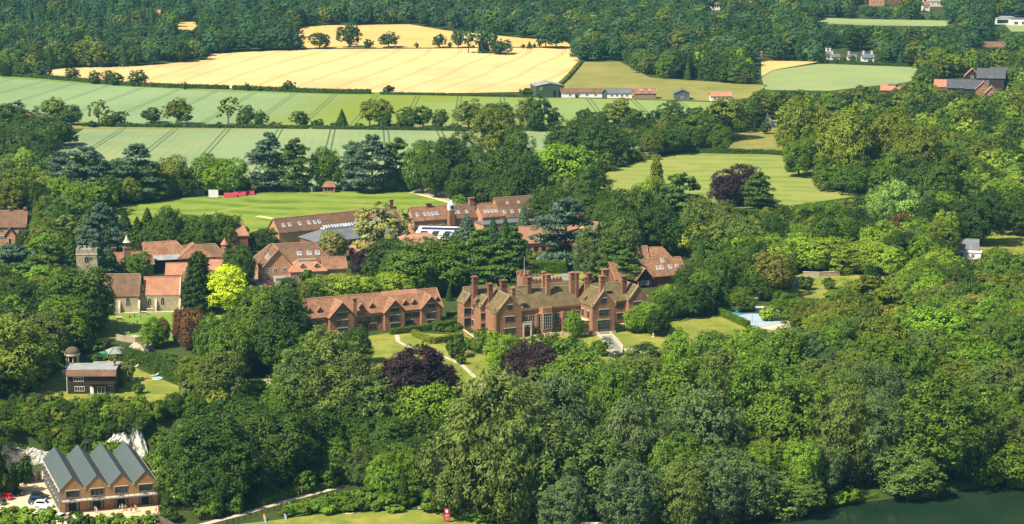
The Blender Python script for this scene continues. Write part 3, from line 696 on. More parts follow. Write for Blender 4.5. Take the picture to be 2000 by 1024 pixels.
def palette(px, py):
    """kind and colour of a wild tree by region of the place"""
    r = rnd.random()
    if py < 130: return (rnd.choice(['round', 'round', 'oak']), rnd.choice(['t', 't', 't', 'tt', 'tt', 'dd', 'm', 'o', 't', 'd'])) if r > (.6 if px < 330 and py < 75 else .06) else ('cone', 't')  # far trees: distance haze tinted into the leaf colour
    if py > 700 and px > 880: return (rnd.choice(['ash', 'ash', 'willow']), rnd.choice(['w', 'wd', 'm', 'm', 'w', 'o'])) if r < .7 else ('round', rnd.choice(['m', 'o', 'd', 'b']))
    if px > 1500 and py < 420: return (rnd.choice(['round', 'oak', 'oak']), rnd.choice(['o', 'o', 'd', 'dd', 'm', 'm', 'yg'])) if r > .06 else ('cone', 'dd')
    if px > 1500: return (rnd.choice(['round', 'ash', 'oak', 'ash']), rnd.choice(['d', 'm', 'm', 'b', 'o', 'yg', 'w', 'dd', 'br', 'b'])) if r > .07 else ('cone', 'd')
    return (rnd.choice(['round', 'ash']), rnd.choice(['d', 'd', 'dd', 'm', 'm', 'o', 'b', 'w'])) if r > .1 else ('cone', 'd')
def scatter():
    y = 556.0
    while y < 2650:
        d = 7.0 + max(0, (y - 900)) * .0045; d = min(d, 12)
        half = 1060 / F * (y * 1.03) + 75; x = -half
        while x < half:
            X = x + rnd.uniform(-.45, .45) * d; Y = y + rnd.uniform(-.45, .45) * d; x += d
            z = zfun(X, Y)
            if z < 1.2: continue
            bx, by, s = proj((X, Y, z))
            if clear(bx, by): continue
            for attempt in range(3):
                kind, col = palette(bx, by)
                h = rnd.uniform(8.5, 16) * (1.15 if kind == 'willow' else 1) * (1, .62, .36)[attempt]
                if by < 260 and px_far(by): h *= 1.05
                w_ = h * rnd.uniform(.72, 1.0) * (.5 if kind in ('cone', 'column') else 1)
                if attempt == 2: kind = 'shrub' if h < 6 else 'round'; w_ = h * 1.2
                hp, wp = h * s, w_ * s * .42
                bad = any(clear(bx + a * wp, by - hp * b_) for a, b_ in ((0, .97), (0, .5), (-1, .6), (1, .6), (-.6, .88), (.6, .88), (0, .2)))
                if not bad: break
            if bad: continue
            if near(X, Y, w_, .36 if kind != 'shrub' else .3): continue
            regtree(kind, col, X, Y, h, w_, False)
        y += d * .88
def px_far(by): return True
scatter()
# ------------------------------------------------------------------ instantiate trees: nearest as things, the rest as one wood
LAND = [('the twin-gabled boathouse', 200, 930), ('the flint church', 270, 580), ('the church tower', 172, 505), ('the dark timber house', 176, 735), ('the domed rotunda', 142, 700),
        ('the cricket field', 520, 415), ('the long brick range', 730, 610), ('the manor', 1080, 600), ('the swimming pool', 1470, 620), ('the greenhouse', 1550, 545),
        ('the white villa', 1890, 490), ('the sports field', 1430, 345), ('the farm buildings', 1200, 185), ('the gold field', 800, 120), ('the pale wheat field', 600, 290),
        ('the green wheat field', 700, 215), ('the black and red roofs', 1900, 165), ('the solar slate roof', 1300, 458), ('the skylit school range', 680, 445), ('the river', 1850, 985),
        ('the tow path', 580, 975), ('the red banner', 873, 1005), ('the long barn', 1275, 525), ('the brick bell turret hall', 300, 500), ('the square brick tower', 460, 470),
        ('the car park', 900, 385), ('the edge-of-village house', 30, 435), ('the pale crop field', 1620, 145), ('the white cottages', 1660, 110), ('the hedged terrace garden', 830, 640)]
LAND[0] = ('the four-gabled boathouse', 200, 930)
def ordn(i):
    return ['leftmost', 'second', 'third', 'fourth', 'fifth', 'sixth', 'seventh', 'eighth', 'ninth', 'tenth', 'eleventh', 'twelfth', 'thirteenth', 'fourteenth', 'fifteenth', 'sixteenth', 'seventeenth', 'eighteenth', 'nineteenth', 'twentieth'][i] if i < 20 else 'farthest right'
LABELS = {}
KW = {'round': 'rounded tree', 'oak': 'spreading oak', 'willow': 'drooping willow', 'ash': 'feathery tree', 'sparse': 'thin open-branched tree', 'cedar': 'layered cedar', 'cone': 'pointed conifer', 'column': 'tall narrow tree', 'shrub': 'bush'}
def relabel(items):
    """items: (obj, text, px, py)"""
    by = {}
    for o, tx, px, py in items:
        best = min(LAND, key=lambda l: (l[1] - px) ** 2 + ((l[2] - py) * 1.6) ** 2)
        dx, dy = px - best[1], (py - best[2]) * 1.3
        rel = ('right of' if dx > 0 else 'left of') if abs(dx) > abs(dy) else ('in front of' if dy > 0 else 'behind')
        by.setdefault((tx, rel, best[0]), []).append((px, o, py))
    big = {}
    for key, L in by.items():
        if len(L) > 12:                              # split a long row by height in the photo
            L.sort(key=lambda q: q[2]); h_ = (len(L) + 1) // 2
            big[('farther ' + key[0],) + key[1:]] = L[:h_]; big[('nearer ' + key[0],) + key[1:]] = L[h_:]
        else: big[key] = L
    for (tx, rel, ln), L in big.items():
        L.sort(key=lambda q: q[0])
        for i, (px, o, _) in enumerate(L):
            if len(L) == 1: o['label'] = '%s %s %s' % (tx, rel, ln)
            else: o['label'] = '%s %s %s, %s' % (tx, rel, ln, ('leftmost of them' if i == 0 else 'rightmost of them') if i in (0, len(L) - 1) else ordn(i) + ' from left')
vis = [t_ for t_ in TREES if -40 < t_['px'] < 2040 and t_['top'] < 1035]
# rough visibility: how much of each crown shows over nearer crowns, on a coarse raster painted front to back
GW, GH = 250, 128; own = -np.ones((GH + 40, GW), dtype=np.int32)
order = sorted(vis, key=lambda t_: t_['y'])
for t_ in order: t_['seen'] = 0
for i, t_ in enumerate(order):
    x0, x1 = (t_['px'] - t_['w'] * t_['s'] * .45) / 8, (t_['px'] + t_['w'] * t_['s'] * .45) / 8
    y0, y1 = t_['top'] / 8, t_['base'] / 8
    a, b_, c, d = max(0, int(x0)), min(GW, int(x1) + 1), max(0, int(y0)), min(GH, int(y1) + 1)
    if a >= b_ or c >= d: continue
    sub = own[c:d, a:b_]; t_['seen'] = int((sub < 0).sum()) + min(.9, (x1 - x0) * (y1 - y0) * .1); sub[sub < 0] = i
CAP = {'round': 285, 'oak': 120, 'willow': 150, 'ash': 240, 'sparse': 20, 'cedar': 60, 'cone': 90, 'column': 20, 'shrub': 200}
LIMPY = 75
for kind in CAP:
    L = sorted([t_ for t_ in vis if t_['kind'] == kind and (t_['base'] > LIMPY or t_['expl']) and t_['seen'] >= (1 if not t_['expl'] else 0)], key=lambda t_: -(t_['seen'] + (1000 if t_['expl'] else 0)))
    for t_ in L[:CAP[kind]]: t_['ind'] = True
items = []; rest = []
for n_, t_ in enumerate(TREES):
    kind = t_['kind']; H, W = PROTO[kind]
    if not t_.get('ind'):
        rest.append(t_); continue
    lod = 0 if t_['s'] > 3.9 else 1
    var = PROTO[kind, lod]; cm, tm = var[n_ % len(var)]
    nm, cat = KIND[kind]
    if t_['col'] == 'p': nm = 'copper_beech_tree'
    root = bpy.data.objects.new(nm, None); S.collection.objects.link(root); root.location = (t_['x'], t_['y'], t_['z'] - .1)
    root.rotation_euler.z = rnd.uniform(0, 6.28); root.scale = (t_['w'] / W, t_['w'] / W, t_['h'] / H)
    root['category'] = cat; root['group'] = {'shrub': 'bushes and shrubs', 'cedar': 'cedars', 'willow': 'willows on the river slope', 'cone': 'conifers'}.get(kind, 'broadleaf trees of the estate and farmland')
    c = bpy.data.objects.new('crown', cm); S.collection.objects.link(c); c.parent = root
    k = COL[t_['col']]; j = rnd.uniform(.82, 1.2); g = rnd.uniform(.93, 1.07)
    c.color = (k[0] * j * g, k[1] * j, k[2] * j / g, 1)
    b_ = bpy.data.objects.new('trunk', tm); S.collection.objects.link(b_); b_.parent = root
    size = 'small ' if t_['h'] * t_['s'] < 45 and kind != 'shrub' else ('large ' if t_['h'] * t_['s'] > 120 else '')
    tx = size + CW[t_['col']] + ' ' + ('copper beech' if t_['col'] == 'p' else KW[kind])
    items.append((root, tx, t_['px'], (t_['top'] + t_['base']) / 2))
relabel(items)
# the wood that no one could count: instances on points
def wood(name, pts):
    col = bpy.data.collections.new('crown_prototypes'); keys = []
    for kind in ('round', 'oak', 'willow', 'ash', 'cone', 'cedar', 'shrub'):
        for (v,) in PROTO[kind, 2]:
            H, W = PROTO[kind]; me = leafmesh('crown', v / np.array([W, W, H]), 'leafi')
            o = bpy.data.objects.new('crown_%02d' % len(keys), me); col.objects.link(o); keys.append(kind)
    n = len(pts); me = bpy.data.meshes.new(name); me.vertices.add(n)
    me.vertices.foreach_set('co', np.array([(t_['x'], t_['y'], t_['z'] - .1) for t_ in pts], dtype=np.float32).ravel())
    for nm, ty in (('idx', 'INT'), ('scl', 'FLOAT_VECTOR'), ('rot', 'FLOAT_VECTOR'), ('tcol', 'FLOAT_COLOR')):
        me.attributes.new(nm, ty, 'POINT')
    ind = []; sc_ = []; ro = []; co = []
    for t_ in pts:
        kd = t_['kind'] if t_['kind'] in keys else 'round'
        ind.append(rnd.choice([i for i, q in enumerate(keys) if q == kd])); sc_ += [t_['w'], t_['w'], t_['h']]; ro += [0, 0, rnd.uniform(0, 6.28)]
        k = COL[t_['col']]; j = rnd.uniform(.62, 1.55); co += [k[0] * j, k[1] * j, k[2] * j, 1]
    me.attributes['idx'].data.foreach_set('value', ind); me.attributes['scl'].data.foreach_set('vector', sc_)
    me.attributes['rot'].data.foreach_set('vector', ro); me.attributes['tcol'].data.foreach_set('color', co)
    o = bpy.data.objects.new(name, me); S.collection.objects.link(o)
    ng = bpy.data.node_groups.new('scatter', 'GeometryNodeTree')
    ng.interface.new_socket('Geometry', in_out='INPUT', socket_type='NodeSocketGeometry'); ng.interface.new_socket('Geometry', in_out='OUTPUT', socket_type='NodeSocketGeometry')
    gi = ng.nodes.new('NodeGroupInput'); go = ng.nodes.new('NodeGroupOutput')
    ci = ng.nodes.new('GeometryNodeCollectionInfo'); ci.inputs['Collection'].default_value = col; ci.inputs['Separate Children'].default_value = True; ci.inputs['Reset Children'].default_value = True
    ip = ng.nodes.new('GeometryNodeInstanceOnPoints'); ip.inputs['Pick Instance'].default_value = True
    m2p = ng.nodes.new('GeometryNodeMeshToPoints')
    def att(nm, ty):
        a = ng.nodes.new('GeometryNodeInputNamedAttribute'); a.data_type = ty; a.inputs['Name'].default_value = nm
        return [q for q in a.outputs if q.enabled and q.name == 'Attribute'][0]
    ng.links.new(gi.outputs[0], m2p.inputs[0]); ng.links.new(m2p.outputs[0], ip.inputs['Points']); ng.links.new(ci.outputs[0], ip.inputs['Instance'])
    ng.links.new(att('idx', 'INT'), ip.inputs['Instance Index']); ng.links.new(att('rot', 'FLOAT_VECTOR'), ip.inputs['Rotation']); ng.links.new(att('scl', 'FLOAT_VECTOR'), ip.inputs['Scale'])
    ng.links.new(ip.outputs[0], go.inputs[0])
    md = o.modifiers.new('scatter', 'NODES'); md.node_group = ng
    return o
far = [t_ for t_ in rest]
o = wood('woodland', far); tag(o, 'dense mixed green woodland filling the land between the fields and far behind', 'woodland', kind='stuff')
print('TREES', len(TREES), 'individual', len(items), {k: sum(1 for t_ in TREES if t_.get('ind') and t_['kind'] == k) for k in CAP}, 'rest', len(far), 'rest near', sum(1 for t_ in far if t_['base'] > 300))
# ------------------------------------------------------------------ buildings
WC = {}
def win_mesh(w_, h, nx, nz, frame='white', arch=False):
    k = (round(w_, 2), round(h, 2), nx, nz, frame, arch)
    if k not in WC:
        b_ = MB().mat(0); fr = .09 if w_ > 1 else .07
        top = [(-w_/2, 0), (w_/2, 0), (w_/2, h)] + ([(0, h + w_ * .7)] if arch else []) + [(-w_/2, h)]
        b_.mat(1).ext([(x, -.02, z) for x, z in top], (0, .2, 0))
        b_.mat(0)
        b_.box(-w_/2 - fr, -w_/2, -.07, .1, -fr, h); b_.box(w_/2, w_/2 + fr, -.07, .1, -fr, h); b_.box(-w_/2, w_/2, -.07, .1, -fr, 0)
        if not arch: b_.mat(2 if frame == 'iron' else 0).box(-w_/2 - fr - .08, w_/2 + fr + .08, -.11, .1, h, h + fr * (2.2 if frame == 'iron' else 1)); b_.mat(0)
        for i in range(1, nx): x = -w_/2 + w_ * i / nx; b_.box(x - fr * .4, x + fr * .4, -.06, .05, 0, h)
        for i in range(1, nz): z = h * i / nz; b_.box(-w_/2, w_/2, -.055, .05, z - fr * .35, z + fr * .35)
        WC[k] = b_.mesh('window', [frame, 'glass', 'stone_pale'])
    return WC[k]
def roof_pts(x0, x1, y0, y1, h, rise, axis, ov=.45, hip0=0, hip1=0):
    """polygons of a gabled or hipped roof; axis is the ridge direction"""
    def m(a, b_, z): return (a, b_, z) if axis == 'x' else (b_, a, z)
    if axis == 'x': a0, a1, b0, b1 = x0, x1, y0, y1
    else: a0, a1, b0, b1 = y0, y1, x0, x1
    half = (b1 - b0) / 2; k = rise / half; ze = h - ov * k; bm_ = (b0 + b1) / 2; A0, A1 = a0 - ov, a1 + ov
    if hip0: A0_ = a0 + hip0
    else: A0_ = A0
    A1_ = a1 - hip1 if hip1 else A1
    zr = h + rise
    L = [[m(A0, b0 - ov, ze), m(A1, b0 - ov, ze), m(A1_, bm_, zr), m(A0_, bm_, zr)],
         [m(A1, b1 + ov, ze), m(A0, b1 + ov, ze), m(A0_, bm_, zr), m(A1_, bm_, zr)]]
    if hip0: L.append([m(A0, b1 + ov, ze), m(A0, b0 - ov, ze), m(A0_, bm_, zr)])
    if hip1: L.append([m(A1, b0 - ov, ze), m(A1, b1 + ov, ze), m(A1_, bm_, zr)])
    return L
class B:
    def __init__(s, name, label, cat, px, py, ang, wall='brick', roof='tile', frame='white', loc=None, group=None):
        p = P(px, py) if loc is None else Vector(loc); s.o = p; s.a = R(ang)
        s.r = empty(name, p, s.a, label, cat, group); s.wm, s.rm, s.fm = wall, roof, frame
        s.ridge = MB(); s.rl = []; s.walls = {}; s.roofs = {}
        s.inv = (Matrix.Translation(p) @ Matrix.Rotation(s.a, 4, 'Z')).inverted()
    def loc(s, px, py, z):                           # pixel at height z over the base -> local x, y
        q = s.inv @ PZ(px, py, s.o.z + z); return q.x, q.y
    def W(s, m=None): return s.walls.setdefault(m or s.wm, MB())
    def Rf(s, m=None): return s.roofs.setdefault(m or s.rm, MB())
    def block(s, x0, x1, y0, y1, h, rise=0, axis='x', hip0=0, hip1=0, ov=.45, wm=None, rm=None, z0=-1.0, th=.22, flat_=False):
        wb = s.W(wm)
        if rise and not (hip0 and hip1):
            if axis == 'x':
                pr = [(y0, z0), (y1, z0), (y1, h), ((y0 + y1) / 2, h + rise), (y0, h)]
                a = x0 + (.06 if hip0 else 0); b_ = x1
                if hip0 or hip1: wb.box(x0, x1, y0, y1, z0, h); a = (x0 + x1) / 2 if hip0 else x0; b_ = (x0 + x1) / 2 if hip1 else x1; pr = [(y0 + .02, h - .5), (y1 - .02, h - .5), (y1 - .02, h), ((y0 + y1) / 2, h + rise), (y0 + .02, h)]; a += .0 if hip0 else .01; b_ -= .0 if hip1 else .01
                wb.ext([(a, y, z) for y, z in pr], (b_ - a, 0, 0))
            else:
                pr = [(x0, z0), (x1, z0), (x1, h), ((x0 + x1) / 2, h + rise), (x0, h)]
                a, b_ = y0, y1
                if hip0 or hip1: wb.box(x0, x1, y0, y1, z0, h); a = (y0 + y1) / 2 if hip0 else y0 + .01; b_ = (y0 + y1) / 2 if hip1 else y1 - .01; pr = [(x0 + .02, h - .5), (x1 - .02, h - .5), (x1 - .02, h), ((x0 + x1) / 2, h + rise), (x0 + .02, h)]
                wb.ext([(x, a, z) for x, z in pr], (0, b_ - a, 0))
        else: wb.box(x0, x1, y0, y1, z0, h)
        if rise:
            PL = roof_pts(x0, x1, y0, y1, h + .02, rise, axis, ov, hip0, hip1)
            rb_ = MB(); s.rl.append((rm or s.rm, rb_))
            for pl in PL: rb_.slab(pl, th)
            up_ = Vector((0, 0, th)); a4 = [Vector(q) + up_ for q in PL[0]]; b4 = [Vector(q) + up_ for q in PL[1]]
            s.ridge.tube([a4[3], a4[2]], [.17, .17], 5)
            for q0, q1 in ((a4[0], a4[3]), (a4[1], a4[2]), (b4[0], b4[3]), (b4[1], b4[2])): s.ridge.tube([q0, q1], [.1, .1], 4)
        elif flat_: s.Rf(rm).box(x0 - .25, x1 + .25, y0 - .25, y1 + .25, h + .01, h + .3)
        return s
    def win(s, x, y, z, w_=1.2, h=1.4, nx=2, nz=2, face='f', frame=None, arch=False):
        rz = {'f': 0, 'l': -math.pi / 2, 'r': math.pi / 2, 'b': math.pi}[face]
        return link('window', win_mesh(w_, h, nx, nz, frame or s.fm, arch), s.r, (x, y, z), (0, 0, rz))
    def wins(s, xs, y, zs, *a, **k):
        for z in zs:
            for x in xs: s.win(x, y, z, *a, **k) if k.get('face', 'f') in 'fb' else s.win(y, x, z, *a, **k)
    def door(s, x, y, w_=1.1, h=2.1, face='f', mat='dark_wood', z=0):
        rz = {'f': 0, 'l': -math.pi / 2, 'r': math.pi / 2, 'b': math.pi}[face]
        d = MB().mat(0).box(-w_/2, w_/2, -.06, .1, 0, h).mat(1).box(-w_/2 - .1, -w_/2, -.09, .1, 0, h + .1).box(w_/2, w_/2 + .1, -.09, .1, 0, h + .1).box(-w_/2, w_/2, -.09, .1, h, h + .1)
        o = d.build('door', [mat, s.fm], s.r); o.location = (x, y, z); o.rotation_euler.z = rz; return o
    def chimney(s, x, y, z0, z1, w_=.9, d=.9, pots=2, m='brick_dark', tall=False):
        c = MB().box(-w_/2, w_/2, -d/2, d/2, z0, z1 - .5)
        if tall: c.box(-w_/2 - .14, w_/2 + .14, -d/2 - .14, d/2 + .14, z1 - 1.5, z1 - 1.3)
        c.box(-w_/2 - .12, w_/2 + .12, -d/2 - .12, d/2 + .12, z1 - .5, z1 - .25); c.box(-w_/2 - .24, w_/2 + .24, -d/2 - .24, d/2 + .24, z1 - .25, z1)
        o = c.build('chimney', [m], s.r); o.location = (x, y, 0)
        if pots:
            q = MB()
            for i in range(pots): q.cyl((i - (pots - 1) / 2) * .42, 0, z1, z1 + .4, .15, .12, 8)
            q.build('chimney_pot', ['red_pot'], o)
        return o
    def dormer(s, x, y, z, w_=1.7, h=1.2, d=2.2, rise=1.0, rm=None, frame=None, wm=None, flat_=False):
        k = ('dorm', w_, h, d, rise, rm or s.rm, wm or s.wm, frame or s.fm, flat_)
        if k not in WC:
            b_ = MB().mat(0)
            if flat_: b_.box(-w_/2, w_/2, 0, d, 0, h); b_.mat(1).ext([(-w_/2 - .15, -.25, h), (-w_/2 - .15, d, h + .5), (-w_/2 - .15, d, h + .65), (-w_/2 - .15, -.25, h + .15)], (w_ + .3, 0, 0))
            else:
                b_.ext([(-w_/2, 0, 0), (w_/2, 0, 0), (w_/2, 0, h), (0, 0, h + rise), (-w_/2, 0, h)], (0, d, 0))
                b_.mat(1)
                for pl in roof_pts(-w_/2, w_/2, 0, d, h + .01, rise, 'y', .22): b_.slab(pl, .12)
            b_.mat(2).box(-w_/2 + .2, w_/2 - .2, -.06, .02, .1, h); 
            b_.mat(3).box(-w_/2 + .3, -.05, -.09, .02, .2, h - .1).box(.05, w_/2 - .3, -.09, .02, .2, h - .1)
            if not flat_: b_.mat(3).ext([(-w_/2 + .55, -.05, h + .08), (w_/2 - .55, -.05, h + .08), (0, -.05, h + rise * .62)], (0, .06, 0))
            WC[k] = b_.mesh('dormer', [wm or s.wm, rm or s.rm, frame or s.fm, 'glass'])
        return link('dormer', WC[k], s.r, (x, y, z))
    def sky(s, x, y, z, slope, w_=.9, h=1.4, face='f', mat='skyglass'):
        k = ('sky', w_, h, mat)
        if k not in WC:
            b_ = MB().mat(0).box(-w_/2 - .1, w_/2 + .1, -h/2 - .1, h/2 + .1, .0, .14).mat(1).box(-w_/2, w_/2, -h/2, h/2, .145, .17)
            WC[k] = b_.mesh('skylight', ['white' if mat == 'skyglass' else 'iron', mat])
        rz = {'f': 0, 'l': -math.pi / 2, 'r': math.pi / 2, 'b': math.pi}[face]
        return link('skylight' if mat == 'skyglass' else 'solar_panel', WC[k], s.r, (x, y, z), (slope, 0, rz))
    def skyx(s, xs, y0, y1, H0, rise, t_=.45, **k):   # skylights on the front slope of a ridge-x roof
        half = (y1 - y0) / 2
        for x in xs: s.sky(x, y0 + half * t_, H0 + rise * t_ + .26, math.atan2(rise, half), **k)
    def end(s):
        for m_, b_ in s.walls.items():
            if b_.v: b_.build('wall', [m_], s.r)
        for m_, b_ in s.rl + list(s.roofs.items()):
            if b_.v: b_.build('roof', [m_], s.r)
        if s.ridge.v: s.ridge.build('ridge', ['ridge_moss' if s.rm == 'tile_moss' else ('iron' if s.rm in ('slate', 'slate2', 'metal_roof', 'lead') else 'ridge_tile')], s.r)
        return s
M['dome'] = surf('dark_dome', (.09, .075, .055), (.13, .11, .08), 1); M['ridge_tile'] = surf('ridge_tiles', (.34, .19, .11), (.46, .28, .17), 1.2); M['ridge_moss'] = surf('pale_ridge', (.26, .21, .12), (.36, .30, .18), 1.2)

# ---- boathouse with four gables
b = B('boathouse', 'four-gabled boathouse with grey metal roofs, timber front and balcony by the cliff', 'boathouse', 119, 1003, 19, wall='brick', roof='metal_roof', frame='iron')
for k in range(4):
    x0 = k * 6.0
    b.W('timber').ext([(x0 + .02, 0.02, 3.35), (x0 + 5.98, 0.02, 3.35), (x0 + 5.98, .02, 5.9), (x0 + 3, .02, 8.75), (x0 + .02, .02, 5.9)], (0, 30.9, 0))
    for pl in roof_pts(x0 + .15, x0 + 5.85, 0, 31, 5.95, 2.85, 'y', .18):
        rb_ = MB(); rb_.slab(pl, .16); b.rl.append(('metal_roof', rb_)); q4 = [Vector(v_) for v_ in pl]; sm = MB()
        for i in range(1, 26):
            a_ = q4[0].lerp(q4[1], i / 26) + Vector((0, 0, .165)); c_ = q4[3].lerp(q4[2], i / 26) + Vector((0, 0, .165)); dy = Vector((0, .06, 0))
            sm.ext([a_, c_, c_ + dy, a_ + dy], (0, 0, .07))
        sm.build('roof_seam', ['metal_roof'], b.r)
    b.win(x0 + 3, .0, 3.75, 3.1, 1.75, (0, 3, 4, 5)[k] or 1, 1)
    b.W('brick').box(x0, x0 + 1.1, -.05, 31, -1, 3.3); b.W('brick').box(x0 + 4.7, x0 + 6, -.05, 31, -1, 3.3); b.W('brick').box(x0 + 1.1, x0 + 4.7, -.05, 31, 2.9, 3.3)
    dd = MB().box(x0 + 1.12, x0 + 4.68, .9, 1.1, 0, 2.88).build('door', ['black'], b.r)  # black panel standing in for the unlit inside of the open bay
    g = MB().box(x0 + 1.2, x0 + 2.0, .5, .62, .02, 2.8).box(x0 + 3.9, x0 + 4.6, .5, .62, .02, 2.8).build('door', ['iron'], b.r)
b.W('grey_clad').box(-.09, -.01, .1, 31, -1, 5.85); b.W('grey_clad').box(24.01, 24.09, .1, 31, -1, 5.85)
for i, y in enumerate((3, 6, 9.5, 13, 16.5, 20, 24, 27.5)):
    b.win(-.1, y, 4.0 if i % 2 else 3.7, .9, 1.0, 1, 1, face='l'); b.win(-.1, y + 1.2, 1.2, .8, .9, 1, 1, face='l')
gt = MB()
for k in range(1, 4): gt.box(k * 6 - .16, k * 6 + .16, -.3, 31.2, 5.75, 5.98)
gt.box(-.3, -.1, -.3, 31.2, 5.6, 5.75).box(24.1, 24.3, -.3, 31.2, 5.6, 5.75); gt.build('gutter', ['stone_pale'], b.r)
vt = MB()
for k in range(3):
    for y in range(2, 31, 3): vt.ext([(k * 6 + 4.9, y, 6.9), (k * 6 + 5.0, y, 7.1), (k * 6 + 6.0, y, 6.1), (k * 6 + 5.9, y, 5.98)], (0, .12, 0))
vt.build('roof_brace', ['iron'], b.r)
MB().box(.3, 23.9, -1.9, -.06, 3.15, 3.33).build('balcony', ['stone_pale'], b.r)
rl = MB().box(.3, 23.9, -1.93, -1.86, 4.3, 4.38).box(.3, 23.9, -1.92, -1.87, 3.75, 3.79).box(.3, .38, -1.9, -.1, 4.3, 4.38)
for k in range(17): rl.box(.35 + k * 1.46, .43 + k * 1.46, -1.94, -1.85, 3.0, 4.3)
rl.build('railing', ['iron'], b.r); MB().box(.3, 23.9, -2.0, -1.9, 2.95, 3.2).build('fascia', ['iron'], b.r)
b.end()
for x in (2.4, 8.2, 9.6, 14.5, 20.5):
    p = b.inv.inverted() @ Vector((x, -1.1, 3.34))
    t_ = MB().cyl(0, 0, 0, .04, .3).cyl(0, 0, .04, .7, .04).cyl(0, 0, .7, .75, .5, n=10)
    for a in (0, 2.1, 4.2): t_.box(math.cos(a) * .8 - .2, math.cos(a) * .8 + .2, math.sin(a) * .8 - .2, math.sin(a) * .8 + .2, .4, .45).box(math.cos(a) * .8 - .03, math.cos(a) * .8 + .03, math.sin(a) * .8 - .03, math.sin(a) * .8 + .03, 0, .4)
    o = t_.build('table', ['iron']); o.location = p; tag(o, 'round grey table with stools on the boathouse balcony', 'table', 'balcony tables')
items_t = [o for o in S.objects if o.name.startswith('table')]
for o, tx in zip(items_t, ('leftmost', 'second', 'middle', 'fourth', 'rightmost')): o['label'] = '%s round grey table with stools on the boathouse balcony' % tx
# side retaining structure and steps
b2 = B('concrete_shelter', 'pale concrete ribbed shelter between cliff and boathouse side', 'shelter', 40, 944, 19, wall='stone_pale')
b2.W().box(0, 5.6, 0, .4, 2.7, 3.2)
for k in range(5): b2.W().box(k * 1.3, k * 1.3 + .35, .0, .9, -1, 2.7)
b2.W('stone').box(0, 5.6, .9, 1.2, -1, 2.7); b2.end()
# white stepped terrace right of the boathouse
st = B('stone_steps', 'white stepped path beside the right wall of the boathouse', 'steps', 300, 948, 30)
for k in range(7): st.W('white').box(0 + k * .5, 3.2 + k * .5, -k * 1.0 + 1, -k * 1.0 + 1.7, -1, 3.4 - k * .5)
st.end()

# ---- church nave, chancel and tower
c = B('church', 'flint church with buttresses and two red tiled roofs beside the graveyard', 'church', 205, 611, 2, wall='stone', roof='tile_brown', frame='stone_pale')
c.block(0, 11, 0, 8.5, 5.6, 6.2, 'x', ov=.25); c.block(12.4, 24.3, 2.4, 9.8, 5.2, 5.2, 'x', ov=.1, rm='tile_pink')
c.W().box(11, 12.4, 2.0, 9.5, -1, 6.0)
for x, yy in ((-.3, 0), (11.0, 0), (24.0, 2.4)): c.W('stone_pale').ext([(x, yy - .2, 5.2), (x, yy + 8.7 - .9 * (yy > 0), 5.2), (x, yy + 4.25 - (.5 if yy else 0), 11.95 - (1.2 if yy else 0)), ], (.45, 0, 0))
for x, y in ((4.8, 0), (11.2, 0), (16.4, 2.4), (24.2, 2.4)):
    c.W('stone_pale').ext([(x - .35, y - 1.3, -1), (x - .35, y + .1, -1), (x - .35, y + .1, 4.2), (x - .35, y - .6, 3.0), (x - .35, y - 1.3, 1.6)], (.7, 0, 0))
c.win(7.6, 0, 2.2, 1.3, 1.9, 3, 1, arch=True); c.win(2.9, 0, 1.8, .9, 1.7, 2, 1, arch=True)
c.win(14.3, 2.4, 1.9, 1.1, 1.7, 2, 1, arch=True); c.win(18.6, 2.4, 2.0, 1.2, 1.8, 2, 1, arch=True); c.win(24.32, 6.1, 2.2, 2.2, 2.4, 3, 1, face='r', arch=True)
c.block(13.2, 24, 9.8, 15, 3.2, 2.2, 'x', ov=.2, rm='tile_brown')
# tower, behind the trees to the left
x, y = c.loc(148, 487, 14)
c.W().box(x, x + 7.2, y, y + 7, -1, 13.2); c.W('stone_pale').box(x - .15, x + 7.35, y - .15, y + 7.15, 12.0, 12.3)
for k in range(5):
    c.W().box(x + k * 1.55, x + k * 1.55 + .95, y - .02, y + .45, 13.2, 14.1); c.W().box(x + k * 1.55, x + k * 1.55 + .95, y + 6.55, y + 7.02, 13.2, 14.1)
    if 0 < k < 5: c.W().box(x - .02, x + .43, y + k * 1.45, y + k * 1.45 + .9, 13.2, 14.1); c.W().box(x + 6.77, x + 7.22, y + k * 1.45, y + k * 1.45 + .9, 13.2, 14.1)
c.win(x + 3.6, y - .01, 9.2, 1.5, 1.4, 2, 1, arch=True); c.W().cyl(x + 6.9, y + 6.6, 0, 15.2, .9, n=8)
MB().box(x + .5, x + 6.7, y + .5, y + 6.5, 13.21, 13.3).build('roof', ['lead'], c.r)
c.end()
# ---- school hall behind the church, bell turret, shed roofs
h = B('school_hall', 'red tiled school hall with a slim bell turret behind the church', 'school', 232, 545, 18, wall='brick_dark', roof='tile')
x0, y0 = h.loc(222, 520, 4); h.block(x0, x0 + 14, y0, y0 + 10, 4, 3.6, 'x')
x1, y1 = h.loc(296, 498, 5.5)
h.block(x1 - 2, x1 + 13, y1, y1 + 11, 5.0, 4.0, 'x', hip1=3); h.block(x1 + 9, x1 + 22, y1 - 3, y1 + 7, 4.2, 4.2, 'y', hip0=3, hip1=3); h.block(x1 + 12, x1 + 27, y1 - 1, y1 + 9, 3.6, 3.8, 'x', hip1=3, rm='tile_brown')
h.Rf('lead').slab([(x1 - 1, y1 - 3.5, 3.9), (x1 + 10, y1 - 3.5, 3.9), (x1 + 10, y1 + 1, 5.4), (x1 - 1, y1 + 1, 5.4)], .15); h.W('black').box(x1 - .8, x1 + 9.8, y1 - 2.8, y1 - 2.6, -1, 3.9)
tx, ty = h.loc(247, 458, 16.4)
